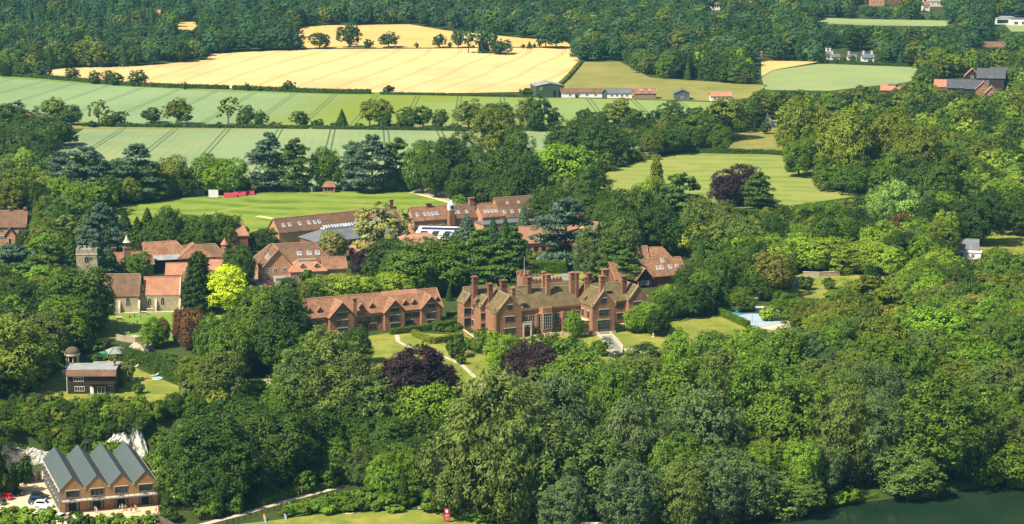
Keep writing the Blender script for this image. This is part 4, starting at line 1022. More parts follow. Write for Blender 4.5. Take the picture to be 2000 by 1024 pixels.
h.W('brick').box(tx - 1.2, tx + 1.2, ty - 1.2, ty + 1.2, -1, 11.5); h.W('brick').box(tx - 1.35, tx + 1.35, ty - 1.35, ty + 1.35, 11.5, 11.8)
tu = MB()
for a in range(6): tu.cyl(tx + math.cos(a * 1.047) * .85, ty + math.sin(a * 1.047) * .85, 11.8, 13.6, .11)
tu.cyl(tx, ty, 11.8, 13.5, .35); tu.build('bell_cage', ['iron'], h.r); MB().cyl(tx, ty, 13.6, 14.4, 1.5, .75, 8).cyl(tx, ty, 14.4, 16.4, .75, .05, 8).build('turret_roof', ['stone_pale'], h.r)
cx, cy = h.loc(221, 484, 8.5); h.chimney(cx, cy, 0, 8.6, 1.9, 1.5, 0)
h.end()
g = B('classroom_block', 'low classroom block with plain pink clay tile roof', 'school', 325, 560, 3, wall='brick_dark', roof='tile_pink')
x0, y0 = g.loc(324, 536, 4); g.block(x0, x0 + 24, y0, y0 + 8, 3.8, 3.2, 'x', ov=.3); x0, y0 = g.loc(410, 523, 4); g.block(x0, x0 + 8, y0 + .5, y0 + 7, 3.4, 2.6, 'x', hip1=2)
g.win(4, y0, 1, 1.4, 1.3); g.end()
g = B('garden_pavilion', 'dark pyramid-roofed pavilion on a brick base right of the church', 'pavilion', 350, 583, 3, wall='brick', roof='tile_brown')
x0, y0 = g.loc(348, 549, 5); g.block(x0, x0 + 5, y0, y0 + 5, 2.0, wm='brick'); g.block(x0 + .2, x0 + 4.8, y0 + .2, y0 + 4.8, 4.6, z0=2.0, wm='dark_wood')
for pl in ([(x0 - .6, y0 - .6, 4.6), (x0 + 5.6, y0 - .6, 4.6), (x0 + 2.5, y0 + 2.5, 8)], [(x0 + 5.6, y0 - .6, 4.6), (x0 + 5.6, y0 + 5.6, 4.6), (x0 + 2.5, y0 + 2.5, 8)], [(x0 + 5.6, y0 + 5.6, 4.6), (x0 - .6, y0 + 5.6, 4.6), (x0 + 2.5, y0 + 2.5, 8)], [(x0 - .6, y0 + 5.6, 4.6), (x0 - .6, y0 - .6, 4.6), (x0 + 2.5, y0 + 2.5, 8)]): g.Rf().slab(pl, .2)
g.end()
# ---- square tower with hipped roof
g = B('water_tower', 'square brick tower with hipped clay roof and small turret', 'tower', 444, 512, 12, wall='brick', roof='tile_pink', frame='cream')
x0, y0 = g.loc(444, 478, 6); g.block(x0, x0 + 7.6, y0, y0 + 7, 9.5, 4.2, 'x', hip0=1.3, hip1=1.8, rm='tile_pink'); g.W('cream').box(x0 - .02, x0 + 3.4, y0 - .03, y0 + .1, 8.0, 9.5)
g.W('brick_dark').box(x0 + 3.4, x0 + 7.62, y0 - .02, y0 + .1, -1, 9.3)
g.W().cyl(x0 - 1, y0 - .4, -1, 6.2, 1.2, n=8); g.Rf().cyl(x0 - 1, y0 - .4, 6.2, 8.4, 1.6, .1, 8); g.wins((x0 + 1, x0 + 2.3), y0 - .03, (8.3,), .7, .8, 1, 1); g.win(x0 - 1, y0 - 1.62, 4.2, .6, .9, 1, 1); g.end()
# ---- school house group
g = B('boarding_house', 'large gabled school house with brown tiled roofs and skylights', 'house', 515, 553, 14, wall='brick_orange', roof='tile_brown')
g.block(0, 10.5, 0, 12, 5.8, 5.6, 'y', ov=.5, hip0=0); 
g.block(-1, 25, 6, 18, 6.0, 5.4, 'x', hip0=5, hip1=5); g.skyx((14, 17.5, 20.5), 6, 18, 6, 5.4, .4, w_=1.4, h=1.6)
g.block(9, 21.5, -3.5, 6, 4.2, 3.2, 'x', hip0=3.5, hip1=3.5, rm='tile_pink'); g.Rf('lead').box(12.4, 18.6, .2, 3.2, 7.2, 7.55)
g.dormer(13.5, -2.6, 4.7, rm='tile_pink', rise=.8); g.dormer(18.5, -2.6, 4.7, rm='tile_pink', rise=.8)
g.wins((1.6, 4.2, 7.4), -.02, (.9, 3.7), 1.1, 1.3); g.wins((10.5, 13, 16, 19), -3.52, (1.2,), 1.2, 1.4)
for y in (2, 4, 6, 8): g.sky(2.2, y, 8.3, math.atan2(5.6, 5.25), face='l', w_=.8)
g.door(5.8, -.02); g.block(21, 29, -1, 5, 4.4, 3.2, 'x', hip0=0, rm='tile'); g.chimney(24.5, 4.5, 0, 10, 1.5, 1.2)
g.block(3.2, 8.6, -6.5, -3.2, 2.5, wm='cream', rm='lead', flat_=True); g.win(5.9, -6.52, .8, 1.6, 1.1); g.end()
# ---- long skylit range
g = B('school_range', 'long red tiled school range with skylights along the cricket field', 'school', 546, 478, 33, wall='brick_orange', roof='tile_brown')
g.block(0, 54, 0, 9.5, 4.6, 4.6, 'x', ov=.4); g.skyx((3, 5.6, 10, 14, 16.5, 18.5), 0, 9.5, 4.6, 4.6, .45, w_=1.0, h=1.6)
g.chimney(52, 4.75, 8, 12.5, 1.5, 1.2, 0, m='brick'); g.wins((1.8, 4.7, 7.6), -.02, (1.2,), .9, 1.2, 1, 2, face='l')
g.block(38, 47, -9, 4, 4.4, 4.2, 'y', ov=.4); 
for y in (-7, -5.4, -3.8, -2.2): g.sky(40, y, 6.6, math.atan2(4.2, 4.5), face='l', w_=.9, h=1.6)
g.win(42.5, -9.02, 4.0, 1.5, 1.5)
g.end()
g = B('glazed_hall', 'low grey hipped hall with a glazed ridge lantern', 'school', 640, 487, 33, wall='brick_dark', roof='slate')
x0, y0 = g.loc(610, 470, 3); g.block(x0, x0 + 36, y0 - 5, y0 + 10, 3, 3.4, 'x', hip0=6, hip1=6); 
ln_ = MB().mat(0).box(x0 + 6, x0 + 26, y0 + 1.6, y0 + 4.4, 6.2, 6.8); ln_.mat(1).slab([(x0 + 6, y0 + 1.5, 6.8), (x0 + 26, y0 + 1.5, 6.8), (x0 + 26, y0 + 3, 7.7), (x0 + 6, y0 + 3, 7.7)], .1).slab([(x0 + 6, y0 + 4.5, 6.8), (x0 + 26, y0 + 4.5, 6.8), (x0 + 26, y0 + 3, 7.7), (x0 + 6, y0 + 3, 7.7)], .1)
ln_.mat(0)
for k in range(17): ln_.ext([(x0 + 6 + k * 1.25, y0 + 1.45, 6.92), (x0 + 6 + k * 1.25, y0 + 3, 7.85), (x0 + 6 + k * 1.25, y0 + 3, 7.95), (x0 + 6 + k * 1.25, y0 + 1.45, 7.0)], (.16, 0, 0))
ln_.build('roof_lantern', ['white', 'skyglass'], g.r)
sp = MB(); sp.slab([(x0 + 9, y0 - 3, 3.9), (x0 + 19, y0 - 3, 3.9), (x0 + 19, y0 + .6, 5.6), (x0 + 9, y0 + .6, 5.6)], .1).build('solar_panel', ['solar'], g.r); g.end()
g = B('red_roofed_hall', 'low school hall with many-sided plain orange tile roof', 'school', 700, 510, 20, wall='brick', roof='tile_pink')
x0, y0 = g.loc(690, 490, 3); g.block(x0, x0 + 14, y0 - 3, y0 + 8, 3, 3, 'x', hip0=5, hip1=5); x0, y0 = g.loc(770, 478, 3.4); g.block(x0, x0 + 20, y0 - 3, y0 + 8, 3.4, 3.2, 'x', hip0=6, hip1=6)
for k in (4, 11): g.W('iron').box(x0 + k, x0 + k + 1.4, y0 - 1.6, y0 - .2, 3, 6)
g.end()
g = B('white_roofed_hall', 'hall with white metal roof and rows of dark solar panels', 'school', 800, 480, -8, wall='brick', roof='white')
x0, y0 = g.loc(808, 463, 5); g.block(x0, x0 + 21, y0 - 2, y0 + 15, 4.6); g.Rf('white').slab([(x0 - .4, y0 - 2.4, 4.6), (x0 + 21, y0 - 2.4, 4.6), (x0 + 21, y0 + 15, 6.6), (x0 - .4, y0 + 15, 6.6)], .2)
for k in range(4): MB().slab([(x0 + 1.5 + k * 4.6, y0 - .6, 5.05), (x0 + 4 + k * 4.6, y0 - .6, 5.05), (x0 + 4 + k * 4.6, y0 + 8, 6.05), (x0 + 1.5 + k * 4.6, y0 + 8, 6.05)], .1).build('solar_panel', ['solar'], g.r)
MB().slab([(x0 + 1, y0 + 10, 6.26), (x0 + 20, y0 + 10, 6.26), (x0 + 20, y0 + 13, 6.6), (x0 + 1, y0 + 13, 6.6)], .1).build('solar_panel', ['solar'], g.r); g.end()
# ---- gabled blocks with clock turret
g = B('clock_turret_block', 'gabled brick block with skylights and a white clock turret', 'school', 806, 450, 24, wall='brick_orange', roof='tile')
x0, y0 = g.loc(808, 432, 5); g.block(x0, x0 + 16, y0, y0 + 8, 5, 4.6, 'x', ov=.3); g.skyx([x0 + k for k in (2.2, 5.5, 7.2, 8.9, 10.6)], y0, y0 + 8, 5, 4.6, .4, w_=.9, h=1.4)
g.block(x0 + 16, x0 + 38, y0 + 4, y0 + 12, 4.4, 4.2, 'x', rm='tile_brown'); g.skyx([x0 + k for k in (18, 19.7, 21.4, 25)], y0 + 4, y0 + 12, 4.4, 4.2, .4, w_=.8); g.chimney(x0 + 8, y0 + 4, 8, 11, 2, 1, 0, m='brick_dark'); g.chimney(x0 + 28, y0 + 8, 7, 11.5, 2.0, 1.6, 0, m='brick')
g.block(x0 + 29, x0 + 38, y0 - 1, y0 + 8, 4.8, 4.0, 'x', rm='tile', ov=.4); g.skyx([x0 + k for k in (31, 32.6, 34.2, 35.8)], y0 - 1, y0 + 8, 4.8, 4.0, .4, w_=.8)
g.wins((y0 + 4,), x0 - .02, (1.5, 5.2), 1.0, 1.3, 1, 2, face='l'); g.wins((x0 + 3, x0 + 7, x0 + 12), y0 - .02, (1.6,), 1.2, 1.3)
tx, ty = g.loc(881, 393, 12.5)
g.W('brick').box(tx - 1.2, tx + 1.2, ty - 1.2, ty + 1.2, 3, 9); 
ct = MB().mat(0).box(tx - 1.15, tx + 1.15, ty - 1.15, ty + 1.15, 9, 11.2).cyl(tx, ty, 11.2, 12.9, 1.6, .05, 4); ct.mat(1).tube([(tx, ty - 1.2, 10.1), (tx, ty - 1.26, 10.1)], [.6, .6], 14); ct.build('clock_turret', ['white', 'black'], g.r); g.end()
g = B('gable_hall', 'tall gabled brick hall with steep brown roof near the car park', 'school', 976, 440, 26, wall='brick_orange', roof='tile_brown')
x0, y0 = g.loc(978, 426, 4); g.block(x0, x0 + 20, y0, y0 + 12, 4, 7, 'x', ov=.3, hip1=3); g.block(x0 - 5, x0 + 3, y0 + 9, y0 + 14, 3.6, 3, 'x'); g.skyx([x0 + k for k in (2.5, 5.8, 9.5, 13)], y0, y0 + 12, 4, 7, .25, w_=1.0); g.win(x0 - .02, y0 + 6, 5, 1, 2, 1, 1, face='l'); g.skyx([x0 + k for k in (5, 10)], y0, y0 + 12, 4, 7, .7, w_=.7, h=.9)
g.Rf('slate').box(x0 - 12, x0 + 22, y0 - 9, y0 - .3, 3.2, 3.5); g.W().box(x0 - 11.8, x0 + 21.8, y0 - 8.8, y0 - .4, -1, 3.2); g.end()
g = B('dormer_house', 'orange tiled house with two dormers left of the big cedar', 'house', 1003, 492, 20, wall='brick_orange', roof='tile_pink', frame='dark_wood')
x0, y0 = g.loc(1022, 478, 4); g.block(x0, x0 + 22, y0, y0 + 9, 4.6, 5.2, 'x', ov=.4); g.dormer(x0 + 3.6, y0 + .7, 5.2); g.dormer(x0 + 7.0, y0 + .7, 5.2); g.wins((x0 + 2, x0 + 5, x0 + 8), y0 - .02, (1.4,), 1.3, 1.4); g.win(x0 - .02, y0 + 4.5, 4.5, 1, 1.2, face='l')
g.block(x0 + 20, x0 + 28, y0 - 5, y0 + 8, 4.6, 5.6, 'y', ov=.4); g.chimney(x0 + 25, y0 + 6, 8, 13, 1.4, 1.2); g.win(x0 + 24, y0 - 5.02, 4.6, 1.8, 1.3); g.end()
g = B('far_house', 'steep roofed house hidden right of the big cedar', 'house', 1150, 487, -30, wall='brick', roof='tile')
g.block(-10, 3, -3, 6, 5, 5.2, 'x', ov=.4); g.chimney(-4, 1.5, 8, 13, 1.3, 1.1); g.win(0, -3.02, 1.4, 1.3, 1.4); g.end()
# ---- slate house with solar, houses and barn on the right
g = B('slate_roof_house', 'slate hipped house with black solar panels and two chimneys', 'house', 1268, 475, 4, wall='cream', roof='slate')
g.block(0, 14.5, 0, 10, 3.2, 2.6, 'x', hip0=4, hip1=4); MB().slab([(3.5, .8, 3.75), (12.6, .8, 3.75), (10.6, 4.2, 5.45), (4.3, 4.2, 5.45)], .3).build('solar_panel', ['solar'], g.r)
g.chimney(.2, 6, 0, 6.8, .8, .8, 1, 'red_pot'); g.chimney(14, 6, 0, 7.2, .9, .9, 1, 'red_pot'); g.wins((2, 6, 10), -.02, (1,), 1.2, 1.2); g.end()
g = B('garden_house', 'brown tiled house with a jettied dormer behind the long barn', 'house', 1245, 520, 10, wall='brick_dark', roof='tile')
x0, y0 = g.loc(1246, 510, 4); g.block(x0, x0 + 4, y0, y0 + 8, 3.5, 5, 'x', ov=.3); g.block(x0 + 3, x0 + 13, y0 + 1, y0 + 8, 4.2, 3.6, 'x', hip1=3); g.dormer(x0 + 1.7, y0 - .1, 4, 1.8, 1.1); g.end()
g = B('long_barn', 'long converted barn with weathered red roof and dark timber gable', 'barn', 1200, 556, 24, wall='brick_dark', roof='tile', frame='white')
x0, y0 = g.loc(1203, 543, 4); g.block(x0, x0 + 27, y0, y0 + 9.5, 3.6, 4.8, 'x', ov=.5); g.skyx([x0 + k for k in (17.2, 18.8, 22, 24.8)], y0, y0 + 9.5, 3.6, 4.8, .42, w_=1.0, h=1.5); g.sky(x0 + 3.2, y0 + 1.6, 5.6, .78); g.skyx([x0 + 20], y0, y0 + 9.5, 3.6, 4.8, .85, w_=1)
g.block(x0 + 7, x0 + 13, y0 - 2, y0 + 4.8, 3.4, 3.4, 'y', ov=.6, wm='dark_wood'); g.wins((x0 + 9, x0 + 11), y0 - 2.02, (1.2,), 1.2, 1.3); g.end()
# ---- dark timber house, rotunda, shed, cottage, village house
g = B('timber_house', 'dark boarded two-storey house with flat pale roof on the lawn', 'house', 132, 770, 1, wall='dark_wood', roof='lead')
g.block(0, 13.4, 0, 5, 5.6); g.Rf('lead').slab([(-.2, .6, 6.6), (13.6, .6, 6.6), (13.6, 6.5, 7.2), (-.2, 6.5, 7.2)], .18); g.Rf('tile_brown').slab([(-.25, -.7, 5.1), (13.65, -.7, 5.1), (13.65, .6, 6.6), (-.25, .6, 6.6)], .2)
g.block(0.1, 13.3, 4.9, 6.4, 6.5); g.block(6, 13.3, 6.4, 10.5, 6.6, rm='lead', flat_=True); g.win(3.2, -.02, 3.7, 2.6, 1.1, 4, 1); g.win(3.4, -.02, .9, 2.6, 1.2, 4, 1); g.win(9.4, -.02, .2, 2.0, 1.8, 2, 1); g.win(12, -.02, .3, 1.4, 2, 2, 1, frame='iron'); g.door(6.7, -.02, .9, 2, mat='white')
pb = MB().box(6.2, 13.3, -1.2, -.02, 3.0, 3.2)
for k in range(5): pb.box(6.3 + k * 1.7, 6.42 + k * 1.7, -1.2, -1.1, 0, 3.0)
for k in range(12): pb.box(6.3 + k * .62, 6.36 + k * .62, -1.2, -1.15, 3.2, 3.9)
pb.box(6.2, 13.3, -1.22, -1.13, 3.9, 4.0).build('balcony', ['dark_wood'], g.r); g.W('white').box(-.15, -.01, -.05, .15, -1, 5.6); g.chimney(12.7, 4, 6.6, 8.8, .5, .5, 1, 'brick_dark'); g.end()
p = P(142, 716); r_ = empty('rotunda', p, 0, 'small round temple with dark dome and pale columns', 'rotunda')
MB().cyl(0, 0, -.8, .25, 2.3, n=24).build('plinth', ['stone_pale'], r_)
for k in range(8): MB().cyl(math.cos(k * .785 + .3) * 1.75, math.sin(k * .785 + .3) * 1.75, .25, 3.5, .2, .17, 10).build('column', ['stone_pale'], r_)
MB().cyl(0, 0, 3.5, 4.05, 2.3, 2.3, 28).build('cornice', ['stone_pale'], r_)
MB().tube([(0, 0, 4.05 + 1.9 * math.sin(t_ * math.pi / 16)) for t_ in range(0, 9)], [2.15 * math.cos(t_ * math.pi / 16) + .03 for t_ in range(0, 9)], 28).build('dome', ['dome'], r_, True)
MB().cyl(0, 0, .25, 3.4, .9, n=12).build('dark_core', ['black'], r_)  # near-black core standing in for the shade behind the columns
g = B('garage', 'low garage with pale slate roof beside the gravel drive', 'garage', 216, 706, 20, wall='stone', roof='slate')
g.block(0, 5.6, 0, 5.4, 2.2, 1.3, 'x', hip0=1.6, hip1=1.6, rm='lead'); g.door(2.8, -.02, 2.4, 1.9); g.end()
g = B('lodge_cottage', 'narrow brick cottage half hidden behind the reddish brown tree', 'cottage', 339, 667, 5, wall='brick', roof='tile')
g.block(0, 5.5, 0, 7, 5.6, 3.4, 'y'); g.chimney(1, 1.5, 5, 9.6, .9, .9, 1); g.wins((1.6, 4), -.02, (1.0, 3.6), 1.0, 1.3); g.block(1.2, 4.4, -1.6, 0, 1.2, wm='white'); g.end()
g = B('village_house', 'orange brick house with brown roof and porch at the left edge', 'house', -6, 484, -26, wall='brick_orange', roof='tile_brown')
g.block(0, 9.5, 0, 12, 5.6, 4.6, 'y', ov=.4, hip0=0); g.Rf(); g.block(-3, 1, -2, 3, 2.8, 2, 'x', rm='tile_brown')
g.end(); bpy.data.objects.remove(g.r.children[0]) if False else None
g2 = B('village_house', 'orange brick house with brown roof and white windows at the left edge', 'house', -24, 474, 4, wall='brick_orange', roof='tile_brown')
for ch in list(g.r.children): bpy.data.objects.remove(ch)
bpy.data.objects.remove(g.r)
g2.block(0, 14.5, 0, 9.5, 6.2, 5.2, 'x', ov=.45, hip0=0); g2.block(7, 11, -3.5, 2, 3.2, 2.6, 'y', ov=.4); g2.wins((2.5, 5.5, 12.5), -.02, (1.1, 4.0), 1.4, 1.4); g2.door(9, -3.52); g2.chimney(8, 4.75, 10.5, 13, 1, 1, 2, 'brick'); g2.chimney(14, 4.75, 9.5, 12.6, .9, .9, 2, 'brick'); g2.end()
g = B('garden_shed', 'tiny pale shed roof seen between the cedars at left', 'shed', 142, 437, 10, wall='cream', roof='stone_pale'); g.block(0, 4, 0, 3, 2.4, 1, 'x'); g.win(2, -.02, 1, .9, .9); g.end()
g = B('estate_cottage', 'dull orange roof peeping from trees at the far left', 'cottage', 40, 246, 10, wall='brick', roof='tile_pink'); g.block(0, 7, 0, 6, 3.2, 2.6, 'x'); g.win(2, -.02, 1, 1.2, 1.2); g.chimney(6, 3, 5, 7, .8, .8, 1); g.end()

# ---- long brick range with dormers
g = B('timbered_range', 'long brick range with gables, dormers and clay tile roof left of the manor', 'school house', 610, 657, 24, wall='brick', roof='tile', frame='iron')
H_ = 6.0; D_ = 10.5; R_ = 4.7
g.block(-3.5, 43.5, 0, D_, H_, R_, 'x', ov=.5)
for x0, x1, yy, hh in ((5.2, 13.2, -2.0, H_), (23.6, 30.2, -1.6, H_), (36.0, 42.4, -1.6, H_ + .3)):
    ri = (x1 - x0) / 2 * 1.05; g.block(x0, x1, yy, D_ * .5, hh, ri, 'y', ov=.5)
    xm = (x0 + x1) / 2; g.win(xm, yy - .02, hh - .1, (x1 - x0) * .42, 1.3, 4, 1); g.win(xm, yy - .02, 2.9, (x1 - x0) * .44, 1.8, 4, 2); g.win(xm, yy - .02, .5, (x1 - x0) * .42, 1.7, 4, 2)
    bb = MB()
    for s_ in (-1, 1): bb.ext([(xm + s_ * ((x1 - x0) / 2 + .5), yy - .62, hh - .72), (xm, yy - .62, hh + ri - .12), (xm, yy - .62, hh + ri + .12), (xm + s_ * ((x1 - x0) / 2 + .5), yy - .62, hh - .42)], (0, .14, 0))
    for q in (-.9, -.3, .3, .9): bb.box(xm + q - .06, xm + q + .06, yy - .05, yy - .01, hh + 1.35, hh + ri * .72)
    bb.build('bargeboard', ['dark_wood'], g.r)
g.dormer(-.4, .9, H_ + .55); g.dormer(3.0, .9, H_ + .55); g.dormer(16.8, .9, H_ + .55); g.dormer(20.4, .9, H_ + .55); g.dormer(31.6, .9, H_ + .55); g.dormer(34.6, .9, H_ + .55); g.dormer(42.6, 1.2, H_ + .7)
g.wins((-1.2, 2.6, 15.4, 18.6, 21.8, 32.4, 34.8), -.02, (3.4,), 2.0, 1.5, 3, 2); g.wins((-1.2, 2.6, 15.2, 20.2, 32.4), -.02, (.6,), 2.2, 1.8, 3, 2); g.door(17.6, -.02, 1.6, 2.3, mat='black')
g.W('dark_wood').box(14.0, 22.8, -.08, -.01, 2.5, 3.2); g.W('white').ext([(-3.53, 1, 6.2), (-3.53, D_ - 1, 6.2), (-3.53, D_ / 2, 10.1)], (-.06, 0, 0)); g.W('white').box(-3.6, -3.52, .4, D_ - .4, 4.8, 6.15); g.wins((3, 7), -3.62, (5.0,), 1.4, 1.1, 2, 1, face='l')
g.chimney(13.8, -.6, 0, 11.2, 1.2, 1.2, 1, 'brick'); g.Rf('tile_pink').ext([(25, 4.2, 10.0), (25, 6.4, 10.0), (25, 5.3, 11.3)], (12, 0, 0)); g.Rf('lead').box(17, 34, 6.2, 7.2, 9.0, 10.3)
g.end()

# ---- manor
g = B('manor_house', 'large brick manor with mossy gables, tall chimneys and a bay-windowed hall', 'manor house', 972, 664, 24, wall='brick', roof='tile_moss', frame='iron')
def stonegable(x0, x1, y, h, rise, d=.35):
    xm = (x0 + x1) / 2; q = MB()
    for s_ in (-1, 1): q.ext([(xm + s_ * (x1 - x0) / 2, y - .08, h), (xm, y - .08, h + rise + .1), (xm, y - .08, h + rise + .45), (xm + s_ * ((x1 - x0) / 2 + .25), y - .08, h + .25), (xm + s_ * ((x1 - x0) / 2 + .25), y - .08, h - .05)], (0, d, 0))
    for s_ in (-1, 1): q.box(xm + s_ * ((x1 - x0) / 2 + .1) - .2, xm + s_ * ((x1 - x0) / 2 + .1) + .2, y - .2, y + .3, h - .3, h + 1.0)
    q.box(xm - .12, xm + .12, y - .12, y + .15, h + rise + .3, h + rise + 1.3); q.build('coping', ['coping'], g.r)
M['coping'] = surf('brick_coping', (.34, .22, .14), (.44, .31, .20), 1.5)
# left wing
g.block(0, 8.2, 0, 13, 8.8, 4.6, 'y', ov=.2); stonegable(0, 8.2, 0, 8.9, 4.6)
g.win(4.1, -.02, 9.2, 1.5, 1.5, 2, 1); g.win(4.1, -.02, 5.4, 3.0, 1.6, 4, 2); g.win(4.1, -.02, 1.4, 3.6, 1.9, 5, 2)
g.W('brick').cyl(-.6, .6, -1, 8.2, .95, n=8); g.Rf().cyl(-.6, .6, 8.2, 10.2, 1.1, .1, 8)
g.block(-1.0, 8, 11, 21, 8.4, 4.4, 'x', ov=.2); g.block(-1.6, 2.9, 9.6, 15, 8.6, 2.9, 'y', ov=.2); stonegable(-1.6, 2.9, 9.6, 8.7, 2.9)
g.block(-3.4, .8, 18.6, 24, 8.2, 2.8, 'y', ov=.2); stonegable(-3.4, .8, 18.6, 8.3, 2.8); g.block(-1.2, 10, 20.5, 28, 8, 4.2, 'x', ov=.2)
for x, y in ((.65, 9.58), (-1.3, 18.58)):
    g.win(x, y, 8.6, 1.0, 1.4, 1, 1); g.win(x, y, 4.9, 4.0, 1.7, 5, 1); g.win(x, y, 1.2, 4.0, 2.2, 5, 1)
    q = MB().box(x - 2.4, x + 2.4, y - .2, y + .02, 6.75, 7.0).box(x - 2.4, x + 2.4, y - .2, y + .02, 3.6, 3.8).build('string_course', ['coping'], g.r)
g.wins((16.2, 17.6), -1.02, (1.4, 4.9), .9, 1.8, 1, 2, face='l'); g.wins((9, 11.5, 20, 23), -2.22 if False else -6.02, (1.4,), .01, .01, 1, 1, face='l') if False else None
g.dormer(-1.4, 12.2, 9.0, 1.4, 1.1, 2, .8, frame='stone_pale')
# hall
g.block(8.2, 30, 2.6, 13.4, 8.0, 5.2, 'x', ov=.3); g.block(6, 34, 13.2, 22, 7.6, 4.8, 'x', ov=.2)
q = MB()
q.box(8.2, 30, 2.3, 2.58, 7.9, 8.6); q.build('parapet', ['brick'], g.r)
for x in (10.0, 12.6): g.win(x, 2.58, 2.0, 1.9, 4.2, 3, 4, frame='stone_pale')
by = [(15.0, 2.6), (15.8, .9), (19.0, .9), (19.8, 2.6)]
MB().ext([(x, y, -1) for x, y in by], (0, 0, 9.6)).build('bay', ['brick'], g.r)
g.win(17.4, .88, 1.8, 2.7, 4.9, 4, 5, frame='stone_pale'); w_ = g.win(15.35, 1.7, 1.8, 1.2, 4.9, 2, 5, frame='stone_pale'); w_.rotation_euler.z = -1.13; w_ = g.win(19.45, 1.7, 1.8, 1.2, 4.9, 2, 5, frame='stone_pale'); w_.rotation_euler.z = 1.13
g.win(21.4, 2.58, 1.6, 1.8, 4.6, 3, 4, frame='stone_pale'); g.win(24.8, 2.58, 1.6, 2.2, 4.6, 3, 4, frame='stone_pale'); g.win(28.2, 2.58, 4.6, 1.6, 1.8, 2, 2)
g.W().box(22.6, 23.4, 1.2, 2.6, -1, 6.6); g.W().box(13.9, 14.7, 1.6, 2.6, -1, 6.6)
po = MB().box(8.4, 11.4, -.6, 2.58, 4.0, 4.3)
for x in (8.6, 11.2): po.box(x - .2, x + .2, -.6, -.2, -1, 4.0)
for x in np.arange(8.6, 11.3, .3): po.box(x, x + .12, -.58, -.46, 4.3, 4.9)
po.box(8.4, 11.4, -.62, -.42, 4.9, 5.05); po.ext([(8.8, -.5, 3.0), (9.9, -.5, 3.95), (8.8, -.5, 3.95)], (0, .3, 0)).ext([(11, -.5, 3.0), (9.9, -.5, 3.95), (11, -.5, 3.95)], (0, .3, 0)); po.build('porch', ['stone_pale'], g.r)
g.sky(30.2, 6.2, 10.6, .75, mat='skyglass', w_=.6, h=2.4)
# right wing
g.block(29.6, 37.4, -6, 14, 9.0, 4.8, 'y', ov=.2); stonegable(29.6, 37.4, -6, 9.1, 4.8)
g.win(33.5, -6.02, 9.8, 1.4, 1.7, 2, 2); g.win(33.5, -6.02, 6.0, 3.2, 1.9, 3, 2); g.win(33.5, -6.02, 1.6, 4.0, 3.0, 4, 3); g.wins((-3, 1), 29.58, (1.2, 5.2), 1.4, 2, 2, 2, face='l')
g.dormer(30.6, .4, 9.6, 1.3, .9, 2, .7, frame='stone_pale'); g.W().box(28.2, 29.6, -3.5, 2.6, -1, 4.2); MB().box(28.0, 29.6, -3.7, 2.6, 4.2, 4.4).build('coping', ['stone_pale'], g.r)
g.W('stone_pale').box(29.4, 37.6, -6.3, -6.05, -1, .8)
g.block(37.4, 48.5, 8.6, 18, 7.2, 4.8, 'x', ov=.4); g.wins((43.2, 46.6), 8.58, (1.4, 4.7), 2.4, 1.6, 4, 2); g.win(39.5, 8.58, 1.5, 1.8, 3.4, 2, 2); g.dormer(43, 10.4, 8.9, 2.4, 1.2, 2.4, flat_=True, frame='stone_pale', wm='dark_wood'); g.dormer(38.6, 10.4, 8.9, 1.8, 1.2, 2.4, flat_=True, frame='stone_pale')
g.block(48.5, 55.2, 6.4, 19, 7.4, 4.2, 'y', ov=.2); stonegable(48.5, 55.2, 6.4, 7.5, 4.2); g.win(51.8, 6.38, 5.0, 3.0, 1.7, 4, 2); g.win(51.8, 6.38, 1.6, 3.0, 1.7, 4, 2); g.block(44, 52, 17, 24, 6.4, 4, 'y')
# battlemented tower and parapet block
tx, ty = g.loc(1022, 530, 15.5)
g.W().cyl(tx, ty, 0, 14.6, 2.1, n=12)
for k in range(8): g.W().box(tx + math.cos(k * .785) * 1.9 - .35, tx + math.cos(k * .785) * 1.9 + .35, ty + math.sin(k * .785) * 1.9 - .35, ty + math.sin(k * .785) * 1.9 + .35, 14.6, 15.6)
g.W().box(tx + 2.2, tx + 13, ty - 2, ty + 4, 0, 12.4)
for k in range(9): g.W('brick').box(tx + 2.2 + k * 1.22, tx + 2.9 + k * 1.22, ty - 2.03, ty - 1.6, 12.4, 13.2); g.W().box(tx + 2.2 + k * 1.22, tx + 2.9 + k * 1.22, ty + 3.6, ty + 4.03, 12.4, 13.2)
MB().box(tx + 2.6, tx + 12.6, ty - 1.6, ty + 3.6, 12.41, 12.5).build('roof', ['lead'], g.r)
# chimneys: (px, top py, top height, width, depth)
for px, py, zt, w_, d_ in ((927, 540, 17.5, 1.5, 1.5), (957, 554, 16, 1.4, 1.3), (983, 547, 16.6, 1.9, 1.5), (1002, 562, 15.5, 1.1, 1.1), (1033, 541, 17.5, 1.4, 1.2), (1070, 536, 18, 1.4, 1.2), (1062, 531, 18, 1.0, 1.0), (1118, 532, 18, 1.9, 1.5), (1127, 533, 18, .9, .9), (1144, 541, 16.5, .9, .9), (1151, 533, 17.8, 1.5, 1.3), (1168, 541, 18.4, 1.7, 1.3), (1196, 535, 16.5, 2.0, 1.5), (1225, 543, 14.6, 1.5, 1.3)):
    x, y = g.loc(px, py, zt)
    if px == 1168: x, y = 33.5, -4.6
    if px == 1225: x, y = 48.8, 10.6
    if px == 1196: x, y = 44.0, 14.5
    g.chimney(x, y, 7.5, zt, w_, d_, 2 if w_ > 1 else 1, 'brick_dark' if px % 2 else 'brick', tall=True)
g.end()
fp = MB().cyl(0, 0, 0, 6, .06, .04, 6); o = fp.build('flagpole', ['white']); o.location = g.inv.inverted() @ Vector((tx + .8, ty + 1, 14)); tag(o, 'bare white flagpole on the battlemented round tower of the manor', 'flagpole')

